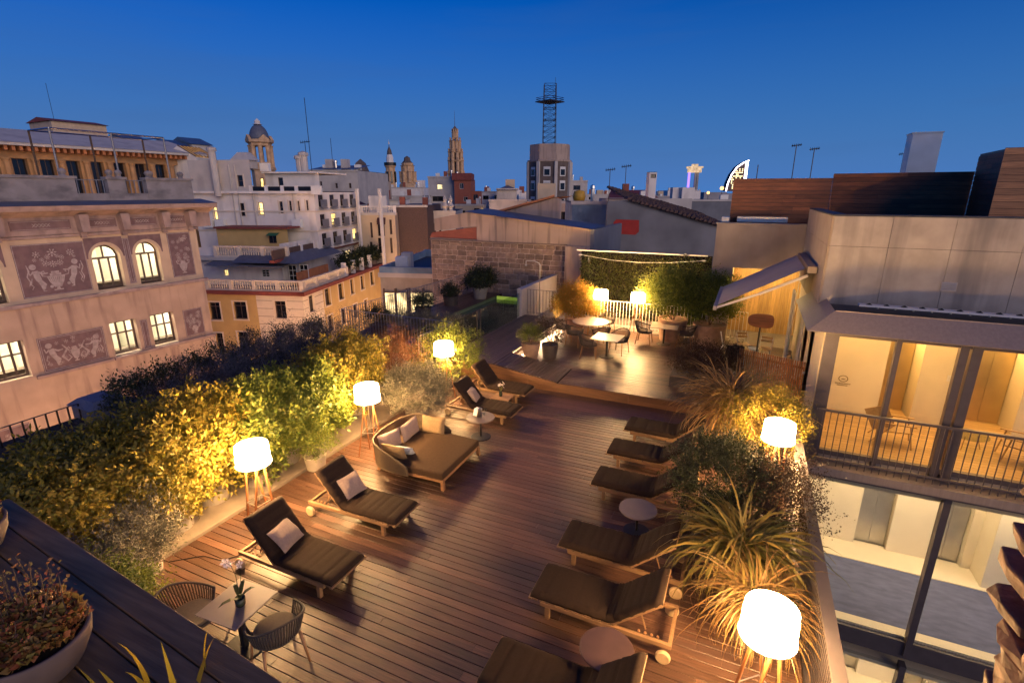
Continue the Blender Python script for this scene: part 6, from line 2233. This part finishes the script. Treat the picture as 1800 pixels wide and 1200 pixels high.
# stone wall house behind the pool
sh = thing('stone_house', 'old stone-walled house with stained plaster top behind the pool', 'building', (-16.9, 25.6, 0))
FS = Frame(-16.9, 25.6, 90)
bR = 9.6
topL, topM, topR = FS.p(778, 385)[1], FS.p(860, 373)[1], FS.p(1035, 403)[1]
MB().slab([(0, -23.9), (8.35, -23.9), (8.35, 3.36), (0, 3.5)], .04, .3).build('stone_core', 'mortar_pale', sh)
rr = random.Random(21)
smesh = []
for k in range(8):
    mb = MB()
    j = lambda q: q + rr.uniform(-.05, .05)
    ring = [(0, j(.02)), (j(.15), 0), (j(.85), j(.0)), (1, j(.1)), (1, j(.85)), (j(.9), 1), (j(.1), j(1.)), (0, j(.9))]
    vs = [(x, 0, z) for x, z in ring] + [(.08 + x * .84, -1, .10 + z * .8) for x, z in ring]
    mb.add(vs, [tuple(range(8, 16))] + [(i, (i + 1) % 8, 8 + (i + 1) % 8, 8 + i) for i in range(8)])
    me = bpy.data.meshes.new('stone')
    me.from_pydata(mb.v, [], mb.f)
    me.update()
    me.materials.append(M['block_stone'])
    smesh.append(me)
z = .0
while z < 3.3:
    h = rr.uniform(.24, .34)
    h = min(h, 3.34 - z)
    x = rr.uniform(-.2, 0)
    while x < 8.3:
        w = rr.uniform(.34, .78)
        a, b = max(x, .02), min(x + w, 8.33)
        if b - a > .12 and h > .1:
            o = bpy.data.objects.new('stone', rr.choice(smesh))
            C.objects.link(o)
            o.parent = sh
            o.location = (a + .014, .04, z + .014)
            o.scale = (b - a - .028, rr.uniform(.02, .055), h - .028)
        x += w
    z += h
# brick patch and plaster above
bp_ = MB().slab([(0, 3.5), (3.1, 3.48), (3.1, 4.15), (.15, 3.78)], -.02, .3).build('brick_patch', 'brick_red', sh)
MB().slab([(.35, 3.86), (3.1, 4.2), (3.1, 3.42), (8.3, 3.36), (bR, 3.3), (bR, topR), (2.6, topM), (.35, topL)], -.05, .3).build('plaster_wall', 'plaster_stained', sh)
MB().slab([(8.38, -23.9), (bR, -23.9), (bR, 3.36), (8.38, 3.36)], -.35, .3).build('plaster_pier', 'plaster_stained', sh)
MB().box(.0, -.1, 3.36, 8.4, .0, 3.42).build('ledge', 'mortar', sh)
MB().add([(2.4, -.2, topM + .02), (bR + .1, -.2, topR + .02), (bR + .1, 2.5, topR + .05), (2.4, 2.5, topM + .12)], [(0, 1, 2, 3)]).build('roof', 'slate', sh)
a, z_ = FS.p(1235 - 235, 360, 4)
MB().slab([(2.75, 4.2), (7.0, 4.0), (7.0, 5.62), (6.68, 5.7), (2.75, 4.7)], 2.6, 2.9).build('gable', 'plaster_stained', sh)
MB().add([(2.5, 2.4, 4.68), (6.75, 2.4, 5.74), (6.75, 6.0, 5.8), (2.5, 6, 4.7), (2.5, 2.4, 4.8), (6.75, 2.4, 5.86)], [(0, 1, 2, 3), (0, 4, 5, 1)]).build('lean_to_roof', 'terracotta', sh)
MB().box(bR, -.05, -23.9, bR + .2, 6, topR).build('side_wall', 'lime_wall', sh)

# green wall with its light bar
gw = thing('green_wall', 'planted green wall lit by small spotlights behind the white railing', 'green wall', (-7.25, 24.0, 0))
MB().box(0, .0, -1.5, 5.9, .12, 3.32).build('backing', 'deck_under', gw)
rng = np.random.default_rng(33)
n = 15000
pos = np.stack([rng.uniform(0, 5.85, n), -.03 - .16 * rng.uniform(0, 1, n) ** 2, rng.uniform(-.4, 3.28, n)], 1)
bumpy = .16 * np.sin(pos[:, 0] * 3.1) * np.cos(pos[:, 2] * 3.7 + pos[:, 0])
pos[:, 1] -= np.abs(bumpy)
dr = np.stack([rng.normal(size=n) * .5, -1 + .5 * rng.normal(size=n), -.6 + .5 * rng.normal(size=n)], 1)
leaves('foliage', pos, dr, .12, .05, 'leaf_wall', gw, rng)
lb_ = thing('light_bar', 'thin white pipe along the top of the green wall', 'light bar', (-7.25, 23.2, 3.42))
MB().tube([(0, 0, 0), (5.75, 0, .0)], .03, 8).build('pipe', 'white_rail', lb_)
for k, (x, lb) in enumerate(((.55, 'small spotlight at the left of the green wall'), (4.85, 'small spotlight near the right end of the green wall'))):
    s_ = thing('spotlight', lb, 'spotlight', (-7.25 + x, 23.1 if k else 23.35, 3.36 if k else 2.9), 0, 'spotlights on the green wall')
    MB().lathe([(.055, 0), (.07, .1), (.03, .12)], n=14, cap=False).build('housing', 'black_metal', s_)
    MB().lathe([(0, -.0), (.03, .01), (.04, .045), (0, .07)], n=12).build('bulb', 'spot_bulb', s_)
for k, (x, z_, lb) in enumerate(((.15, 3.2, 'left round cable fitting under the light bar'), (5.6, 3.2, 'right round cable fitting under the light bar'))):
    tag(MB().lathe([(.05, -.03), (.11, 0), (.05, .03)], (-7.25 + x, 23.3, z_), 14).build('cable_drum', 'white_rail'), lb, 'fitting')
tag(MB().tube([(-7.1, 23.3, 3.2), (-5.6, 23.3, 3.02), (-4.4, 23.3, 2.98), (-3.0, 23.3, 3.05), (-1.65, 23.3, 3.2)], .008, 4).build('sagging_cable', 'white_rail'), 'thin cable sagging across the green wall', 'cable')

# house with tiled roof and a red painted patch
t, F = simple('lime_house', 'grey limewashed house with a red painted patch and a tiled roof', 1068, 372, 1285, 560, 40, 'lime_wall', (), 0, .4)
for o in list(t.children):
    bpy.data.objects.remove(o)
pL, pR, pRt = F.p(1068, 354), F.p(1290, 420), F.p(1118, 352)
b0 = F.p(1290, 440)[0]
MB().slab([(pL[0], -23.9), (b0, -23.9), (b0, F.p(1270, 402)[1]), (F.p(1110, 356)[0], F.p(1110, 352)[1]), (pL[0], pL[1])], 0, .3).build('gable', 'lime_wall', t)
a, z1_ = F.p(1079, 387, -.05)
b, z0_ = F.p(1123, 411, -.05)
MB().slab([(a, z0_ + .25), (a + .3, z0_), (b - .25, z0_ - .08), (b, z0_ + .15), (b - .05, z1_), (a + .2, z1_ + .06), (a, z1_ - .15)], -.03, 0).build('paint_patch', 'red_paint', t)
# tiled slope: rows of half-round tiles, each row a strip of barrels
x0, z0_ = F.p(1105, 353)
x1, z1_ = F.p(1288, 405)
tl = MB()
rows, per = 26, 22
for i in range(rows):
    f = i / (rows - 1)
    for j in range(per):
        g0 = j / per
        y0, y1 = g0 * 9, (g0 + 1.15 / per) * 9
        xa, za = x0 + (x1 - x0) * f, z0_ + (z1_ - z0_) * f
        w = (x1 - x0) / rows * .5
        rise = .12 * y0
        pts = [(-w, 0), (-w * .7, .14), (0, .2), (w * .7, .14), (w, 0)]
        jz = rr.uniform(-.03, .03)
        tl.add([(xa + p, y0 - .3, za + q + .05 + rise * .9 + jz) for p, q in pts] + [(xa + p * .85, y1 - .3, za + q * .85 + .02 + .12 * y1 * .9 + jz) for p, q in pts], [(k, k + 1, k + 6, k + 5) for k in range(4)] + [(4, 3, 2, 1, 0)])
tl.build('roof_tiles', 'tile_roof', t, kind='stuff')
MB().add([(x0, -.3, z0_), (x1, -.3, z1_), (x1, 9, z1_ + .95), (x0, 9, z0_ + .95)], [(0, 1, 2, 3)]).build('roof', 'tile_roof', t)
MB().box(F.p(1152, 345)[0], 8.9, z1_, F.p(1290, 345)[0], 9.2, F.p(1220, 349, 9)[1]).build('back_wall', 'grey_wall', t)
t, F = simple('blue_shed', 'blue painted wall with pale graffiti between the old roofs', 1006, 356, 1070, 470, 46, 'blue_wall', (), 0, 6)
t, F = simple('red_roof_shed', 'shed with a low dark red roof behind the blue wall', 1068, 350, 1158, 400, 60, 'grey_wall', (), 0, 6)
a, zt = F.p(1066, 350)
b = F.p(1160, 350)[0]
MB().add([(a, -.4, zt), (b, -.4, zt), (b - .6, 4, F.p(1100, 334, 4)[1]), (a + 1.2, 4, F.p(1100, 334, 4)[1])], [(0, 1, 2, 3)]).build('roof_slope', 'red_roof', t)
simple('chimney_stack', 'pale chimney stack with a dark top behind the red roof', 1142, 303, 1155, 370, 55, 'white_wall', [(1144, 306, 1153, 313)], 0, 1.2, cat='chimney')
t = thing('yellow_tank', 'yellow round tank on a far roof', 'tank', at(1018, 350, 64))
mat('tank', (.55, .30, .03), .6)
MB().lathe([(0, -.4), (.65, -.3), (.8, .3), (.65, .95), (0, 1.1)], n=18).build('tank', 'tank', t, smooth=True)
MB().box(-.4, -.4, -2, .4, .4, -.3).build('stand', 'black_metal', t)

# brick-and-render blocks in the middle distance
simple('render_block', 'grey rendered block with white blinds left of the red brick one', 752, 311, 800, 420, 112, 'grey_wall', [(768, 324, 778, 333, 'win_lit'), (760, 345, 779, 354)], 0, 12)
t, F = simple('brick_block', 'red brick block with small white windows', 798, 315, 828, 360, 108, 'brick_red', [(808, 322, 815, 332), (815, 346, 822, 354)], 0, 12, fm='win_frame_white')
a, zt = F.p(797, 315)
MB().box(a - .3, -.4, zt - .2, F.p(829, 315)[0], 8, zt + 1.2).build('roof_band', 'red_roof', t)
simple('balcony_block', 'brick side wing with a glazed balcony', 827, 336, 843, 400, 110, 'brick_red', [(832, 342, 840, 352)], 0, 8)
simple('lower_block', 'pale block with a lit window below the brick one', 800, 360, 850, 420, 100, 'cream_wall', [(808, 370, 818, 378), (846, 366, 850, 374, 'win_warm'), (833, 366, 843, 379)], 0, 8)
simple('flat_block', 'long low white block with dark windows', 842, 337, 930, 400, 130, 'white_wall', [(849, 344, 859, 351), (869, 343, 880, 350), (890, 343, 899, 350)], 0, 14)
t, F = simple('hip_house', 'small house with a dark hipped roof', 873, 332, 911, 372, 118, 'grey_wall', (), 0, 9)
a, zt = F.p(871, 334)
b = F.p(912, 334)[0]
m_ = F.p(892, 325)
MB().add([(a, -.5, zt), (b, -.5, zt), (b, 9, zt), (a, 9, zt), (m_[0], 4, m_[1])], [(0, 1, 4), (1, 2, 4), (2, 3, 4), (3, 0, 4)]).build('hip_roof', 'slate', t)
simple('far_white_row', 'pale low roofs along the sea, right of the tower', 1005, 342, 1070, 380, 150, 'grey_wall', [(1012, 346, 1020, 351), (1035, 346, 1042, 351)], 0, 10)
simple('plain_block', 'grey block right behind the octagonal tower', 1002, 318, 1033, 380, 125, 'grey_wall', [(1008, 326, 1020, 334)], 0, 8)
simple('white_shed', 'white warehouse by the harbour', 1174, 335, 1232, 350, 420, 'white_wall', (), 0, 30)
simple('mid_roofs', 'low brown roofs in front of the octagonal tower', 930, 355, 1010, 420, 62, 'plaster_stained', [(985, 372, 994, 388)], 0, 8)
simple('mid_roofs', 'low stained roofs left of the orange lean-to', 860, 352, 932, 420, 70, 'grey_wall', (), 0, 8)
for i, (u0, u1, v, d, m, lb) in enumerate(((628, 668, 318, 130, 'plaster_cream', 'beige roof below the dark mansard tower'), (668, 745, 330, 150, 'white_wall', 'white roofs below the twin church towers'), (690, 742, 345, 100, 'grey_wall', 'grey terrace roofs before the twin towers'),
                                             (1040, 1150, 346, 170, 'far_block', 'distant grey roofs right of the tower'), (1150, 1180, 345, 220, 'far_block', 'distant roofs beside the chimney stack'), (1195, 1290, 352, 90, 'lime_wall', 'plain wall below the harbour lights'), (620, 700, 352, 90, 'white_wall', 'white terrace block behind the parasols'))):
    simple('far_roofs', lb, u0, v, u1, v + 60, d, m, (), 0, 12)


# ---- towers
def tower(name, label, u, v, d):
    x, y, z = at(u, v, d)
    return thing(name, label, 'tower', (x, y, z), R(24.5)), d / 900


def ring(t, n, r, z0, z1, w, m, name='column', ph=.39):
    for k in range(n):
        a = 6.2832 * k / n + ph
        MB().lathe([(w * 1.3, z0), (w, z0 + .3), (w, z1 - .3), (w * 1.4, z1)], (r * math.cos(a), r * math.sin(a), 0), 8).build(name, m, t)


t, q = tower('domed_tower', 'stone belvedere tower with a dark dome', 463, 300, 105)
W = 19 * q
MB().lathe([(W, -30), (W, 0), (W * 1.12, .1), (W * 1.12, .5), (W, .6)], n=8, ph=.39).build('base', 'stone_tower', t)
ring(t, 8, W * .86, .6, 41 * q, .42, 'stone_tower', ph=.39)
MB().lathe([(W * .5, .6), (W * .5, 1.6), (W * .9, 1.6), (W * .9, .6)], n=8, ph=.39, cap=False).build('parapet', 'stone_tower', t)
MB().lathe([(W * .7, 40 * q), (W * .95, 40 * q), (W, 44 * q), (W * 1.18, 46 * q), (W * 1.2, 50 * q), (W * .9, 51 * q)], n=8, ph=.39).build('entablature', 'stone_tower', t)
for k in range(4):
    a = k * math.pi / 2 + .785
    o = MB().slab([(-W * .5, 0), (W * .5, 0), (0, W * .42)], -.25, .25).build('pediment', 'stone_tower', t, (W * .98 * math.cos(a), W * .98 * math.sin(a), 50 * q), a + math.pi / 2)
MB().lathe([(W * .85 * math.cos(k / 10 * 1.45), 50.5 * q + 25 * q * math.sin(k / 10 * 1.45)) for k in range(11)], n=20).build('dome', 'slate', t, smooth=True)
MB().lathe([(.9, 75 * q), (.5, 77 * q), (.6, 80 * q), (0, 85 * q)], n=10).build('finial', 'white_wall', t)

t, q = tower('mansard_tower', 'dark mansard turret between the chimneys', 636, 312, 130)
MB().box(-1.9, -1.9, -30, 1.9, 1.9, .2).build('base', 'plaster_cream', t)
MB().add([(-2, -2, .2), (2, -2, .2), (2, 2, .2), (-2, 2, .2), (-1.0, -1.0, 24 * q), (1.0, -1.0, 24 * q), (1.0, 1.0, 24 * q), (-1.0, 1.0, 24 * q), (0, 0, 31 * q)], [(0, 1, 5, 4), (1, 2, 6, 5), (2, 3, 7, 6), (3, 0, 4, 7), (4, 5, 8), (5, 6, 8), (6, 7, 8), (7, 4, 8)]).build('roof', 'tower_brown', t)

t, q = tower('white_tower', 'slim church tower with a balcony and pointed lantern', 688, 325, 170)
MB().lathe([(11 * q, -30), (9.5 * q, 0), (8 * q, 28 * q), (10 * q, 31 * q), (10 * q, 32 * q)], n=8).build('shaft', 'stone_tower', t)
for k in range(8):
    a = 6.2832 * (k + .5) / 8
    MB().box(-.28, -.15, 3 * q, .28, .15, 22 * q).build('window', 'win_dark', t, (8.9 * q * math.cos(a), 8.9 * q * math.sin(a), 0), a + math.pi / 2)
MB().lathe([(10.5 * q, 32 * q), (10.5 * q, 37 * q), (10 * q, 37 * q), (10 * q, 32 * q)], n=16, cap=False).build('balcony', 'black_metal', t)
MB().lathe([(6.5 * q, 32 * q), (6 * q, 45 * q), (4.5 * q, 50 * q)], n=8).build('lantern', 'white_wall', t)
MB().lathe([(4.6 * q, 50 * q), (3.5 * q, 57 * q), (1 * q, 62 * q), (.4 * q, 66 * q)], n=8).build('cap', 'tower_brown', t)
MB().lathe([(0, 66 * q), (1.2 * q, 68 * q), (.4 * q, 71 * q), (0, 75 * q)], n=8).build('finial', 'white_wall', t)

t, q = tower('bell_tower', 'stone bell tower with a dark cap and stepped shoulders', 718, 325, 170)
MB().lathe([(16 * q, -30), (16 * q, 0), (14 * q, 2 * q), (9 * q, 10 * q)], n=8, ph=.39).build('base', 'stone_tower', t)
ring(t, 8, 7.5 * q, 8 * q, 32 * q, .75, 'stone_tower', 'pier')
MB().lathe([(5.2 * q, 5 * q), (5.2 * q, 33 * q)], n=8, ph=.39).build('core', 'win_dark', t)
ring(t, 8, 12.5 * q, 4 * q, 22 * q, .5, 'stone_tower', 'pinnacle')
MB().lathe([(9.5 * q, 32 * q), (10.5 * q, 34 * q), (10.5 * q, 36 * q)], n=8, ph=.39).build('cornice', 'stone_tower', t)
MB().lathe([(9.8 * q, 36 * q), (6 * q, 40 * q), (5 * q, 45 * q), (0, 48 * q)], n=8, ph=.39).build('cap', 'tower_brown', t)

t, q = tower('ornate_tower', 'tall ornate sandstone tower of stacked colonnades', 802, 312, 190)
for (r0, z0, z1, nm) in ((15, -6, 6, 'first'), (13.5, 6, 28, 'second'), (12.5, 28, 42, 'third'), (9, 42, 60, 'fourth'), (5, 62, 74, 'fifth')):
    ring(t, 8, r0 * q * .84, z0 * q, z1 * q, .62 if r0 > 6 else .35, 'stone_tower')
    MB().lathe([(r0 * q * .55, z0 * q), (r0 * q * .55, z1 * q)], n=8, ph=.39).build('core', 'tower_brown', t)
    MB().lathe([(r0 * q * .9, (z1 - 2.4) * q), (r0 * q * 1.05, (z1 - 1.2) * q), (r0 * q * 1.08, z1 * q), (r0 * q * .7, (z1 + .5) * q)], n=8, ph=.39).build('cornice', 'stone_tower', t)
    ring(t, 8, r0 * q * .98, z1 * q, (z1 + 5) * q, .22, 'stone_tower', 'pinnacle')
MB().lathe([(16 * q, -160 * q), (16 * q, -6 * q)], n=8, ph=.39).build('shaft', 'stone_tower', t)
MB().lathe([(5 * q, 75 * q), (4.4 * q, 79 * q), (2 * q, 82 * q), (.4 * q, 84 * q), (.15 * q, 108 * q)], n=10).build('spire', 'tower_brown', t)

t, q = tower('octagonal_tower', 'octagonal tower block with a pale drum on top', 965, 360, 85)
W = 38 * q
MB().lathe([(W, -40), (W, 70 * q)], n=8, ph=.2).build('shaft', 'tower_brown', t)
MB().lathe([(W * 1.02, 70 * q), (W * 1.04, 71 * q), (W * 1.04, 73 * q), (W * .94, 73.5 * q), (W * .93, 98 * q)], n=8, ph=.2).build('drum', 'plaster_stained', t)
for k in range(8):
    a = 6.2832 * k / 8 + .2
    MB().box(-.24, -.24, -40, .24, .24, 70.5 * q).build('pilaster', 'grey_wall', t, (W * .995 * math.cos(a), W * .995 * math.sin(a), 0), a)
    a += math.pi / 8
    for (z0_, z1_) in ((-12, 0), (4, 14), (24, 40), (47, 62)):
        rr_ = W * math.cos(math.pi / 8) + .03
        w = MB().box(-.55, -.03, z0_ * q, .55, .05, z1_ * q).build('window', 'win_frame_white', t, (rr_ * math.cos(a), rr_ * math.sin(a), 0), a + math.pi / 2)
        MB().box(-.42, -.05, (z0_ + 1.5) * q, .42, -.034, (z1_ - 4) * q).build('pane', 'win_dark', w)
        MB().box(-.42, .052, (z0_ + 1.5) * q, .42, .07, (z1_ - 4) * q).build('pane', 'win_dark', w)
t, q = tower('lattice_mast', 'steel lattice mast with a square platform on the octagonal tower', 965, 262, 85)
hw = 10 * q
for sx in (-1, 1):
    for sy in (-1, 1):
        MB().tube([(sx * hw * 1.1, sy * hw * 1.1, -.5), (sx * hw, sy * hw, 103 * q)], .05, 5).build('leg', 'dark_metal', t)
br = MB()
nb = 11
for i in range(nb):
    z0_, z1_ = i * 103 * q / nb, (i + 1) * 103 * q / nb
    for sx, sy, ex, ey in ((-1, -1, 1, -1), (1, -1, 1, 1), (1, 1, -1, 1), (-1, 1, -1, -1)):
        br.tube([(sx * hw, sy * hw, z0_), (ex * hw, ey * hw, z1_)], .02, 4, False)
        br.tube([(ex * hw, ey * hw, z0_), (sx * hw, sy * hw, z1_)], .02, 4, False)
        br.tube([(sx * hw, sy * hw, z1_), (ex * hw, ey * hw, z1_)], .06 if i in (4, 6) else .03, 4, False)
br.build('bracing', 'dark_metal', t, kind='stuff')
MB().lathe([(.3, 72 * q), (21 * q * 1.2, 75 * q), (21 * q * 1.2, 76.5 * q)], n=4, ph=0).build('platform', 'dark_metal', t)
rl_ = MB()
for k in range(4):
    a, b = k * math.pi / 2, (k + 1) * math.pi / 2
    for z_ in (79, 82):
        rl_.tube([(24 * q * math.cos(a), 24 * q * math.sin(a), z_ * q), (24 * q * math.cos(b), 24 * q * math.sin(b), z_ * q)], .04, 4)
rl_.build('guard_rail', 'steel', t)
MB().tube([(9 * q, 0, 103 * q), (9 * q, 0, 114 * q)], .05, 4).build('rod', 'steel', t)

# ---- harbour skyline
t, q = tower('cable_car_tower', 'harbour cable tower with purple-lit legs and a lit cabin', 1217, 334, 900)
for (x, m) in ((-8, 'neon_purple'), (3, 'far_block'), (7, 'far_block')):
    MB().box(x * q - 1.6 * q, -1.5, -60, x * q + 1.6 * q, 1.5, 29 * q).build('leg', m, t)
emitmat('cabin_lit', (1.0, .68, .42), .10, .4, .2)
MB().box(-10 * q, -6, 29 * q, 11 * q, 6, 37 * q).box(-12 * q, -7, 36 * q, 13 * q, 7, 39 * q).box(-4 * q, -4, 39 * q, 5 * q, 4, 43 * q).build('cabin', 'cabin_lit', t)
t, q = tower('sail_hotel', 'sail-shaped hotel tower outlined in white light', 1296, 334, 1500)
pts = [(-20, -2), (-18, 12), (-13, 26), (-5, 38), (5, 45), (14, 49), (14, -2)]
MB().slab([(x * q, z * q) for x, z in pts], 0, 25).build('facade', 'tower_brown', t)
for i in range(5):
    MB().bar((pts[i][0] * q, -1, pts[i][1] * q), (pts[i + 1][0] * q, -1, pts[i + 1][1] * q), 1.5 * q).build('light_line', 'neon_white', t)
MB().box(9 * q, -1, -2 * q, 13.5 * q, -.5, 48 * q).build('light_line', 'neon_white', t)
rr = random.Random(5)
wd = MB()
for i in range(9):
    for j in range(12):
        x, z_ = -15 + i * 2.4, 2 + j * 2.9
        if z_ < 30 + x * .9 + 6 and rr.random() < .55:
            wd.box(x * q, -1.2, z_ * q, (x + 1.5) * q, -.8, (z_ + 1.6) * q)
wd.build('lit_windows', 'far_window', t, kind='stuff')
for i, (u, v, r, lb) in enumerate(((1269, 331, 2.6, 'brightest orange harbour floodlight beside the sail hotel'), (1245, 339, 2.0, 'smaller orange harbour floodlight left of the brightest one'), (1290, 322, .7, 'tiny orange harbour lamp below the sail hotel'))):
    p = at(u, v, 700)
    t = thing('floodlight', lb, 'floodlight', (p[0], p[1], -24))
    MB().lathe([(0, -r), (r * .8, -r * .6), (r, 0), (r * .8, r * .6), (0, r)], (0, 0, p[2] + 24), 10).build('lamp', 'far_lamp', t, smooth=True)
    MB().tube([(0, 0, 0), (0, 0, p[2] + 24 - r)], .25, 5).build('pole', 'black_metal', t)
for i, (u, v, w, d, lb) in enumerate(((1258, 338, 40, 800, 'low harbour sheds left of the floodlight'), (1285, 340, 30, 800, 'low harbour sheds under the sail hotel'), (1200, 343, 60, 600, 'pale harbour roofs behind the tiled house'))):
    simple('harbour_shed', lb, u - w / 2, v, u + w / 2, v + 8, d, 'far_block', (), 0, 30, cat='shed')


# ---- aerials and thin masts on the roofs
def aerial(label, u, v0, v1, d, yagi=True, w=.03):
    p0, p1 = at(u, v1, d), at(u, v0, d)
    t = thing('aerial', label, 'aerial', (p0[0], p0[1], p0[2] - .6), R(24.5), 'rooftop aerials')
    h = p1[2] - p0[2] + .6
    MB().tube([(0, 0, 0), (0, 0, h)], w * .75, 5).build('mast', 'dark_metal', t)
    if yagi:
        k = d / 900
        y_ = MB().tube([(-8 * k, 0, h - 2 * k), (9 * k, 0, h)], w * .8, 4)
        for i in range(5):
            x = -7 * k + i * 3.6 * k
            y_.tube([(x, -2.5 * k, h - 2 * k + i * .4 * k), (x, 2.5 * k, h - 2 * k + i * .4 * k)], w * .5, 4)
            y_.tube([(x, 0, h - 4 * k + i * .4 * k), (x, 0, h + 1 * k + i * .4 * k)], w * .5, 4)
        y_.build('antenna', 'dark_metal', t)
    return t


aerial('left aerial above the plank screen', 1392, 256, 312, 26)
aerial('right aerial above the plank screen', 1424, 262, 312, 26)
aerial('aerial left of the metal chimney', 1583, 270, 300, 28)
aerial('short stub aerial at the left end of the plank screen', 1330, 290, 312, 26, False)
aerial('aerial on the red-roofed shed, left', 1070, 298, 350, 55, True, .05)
aerial('aerial on the red-roofed shed, right', 1098, 292, 340, 55, True, .05)
aerial('very tall thin aerial on the grey block', 548, 178, 300, 70, False, .06)
aerial('short forked aerial beside the tall one', 541, 250, 300, 72, True, .06)
aerial('thin aerial above the chimneys of the grey block', 586, 245, 300, 75, False, .05)
aerial('thin slanting whip aerial at the far left', 96, 150, 215, 60, False, .03)

# ---- street lamps down in the street, unseen from here but lighting the fronts
mat('unseen_lamp_post', (.03, .035, .03), .5)
emitmat('unseen_street_bulb', (1.0, .56, .29), 230.)
proto = None
for i, (x, y, lb) in enumerate(((-22.5, 4, 'unseen street lamp opposite the palace, nearest'), (-22.5, 13, 'unseen street lamp opposite the palace, second'), (-23.0, 22, 'unseen street lamp at the palace corner'), (-27.0, 30, 'unseen street lamp before the corner house front'), (-30.5, 41, 'unseen street lamp along the corner house side'), (-35.0, 53, 'street lamp farthest down the street'))):
    if proto is None:
        t = proto = thing('unseen_street_lamp', lb, 'street lamp', (x, y, -23.9), 0, 'unseen street lamps in the street below')
        MB().lathe([(.2, 0), (.12, .6), (.07, 1.2), (.06, 9.6)], n=10).build('post', 'unseen_lamp_post', t)
        MB().lathe([(.30, 10.25), (.34, 10.3), (.12, 10.5), (0, 10.6)], n=12).build('hood', 'unseen_lamp_post', t)
        MB().lathe([(.0, 9.62), (.22, 9.7), (.30, 10.0), (.28, 10.24), (0, 10.24)], n=14).build('globe', 'unseen_street_bulb', t, smooth=True)
    else:
        dup(proto, (x, y, -23.9), 0, lb, 'unseen street lamps in the street below')
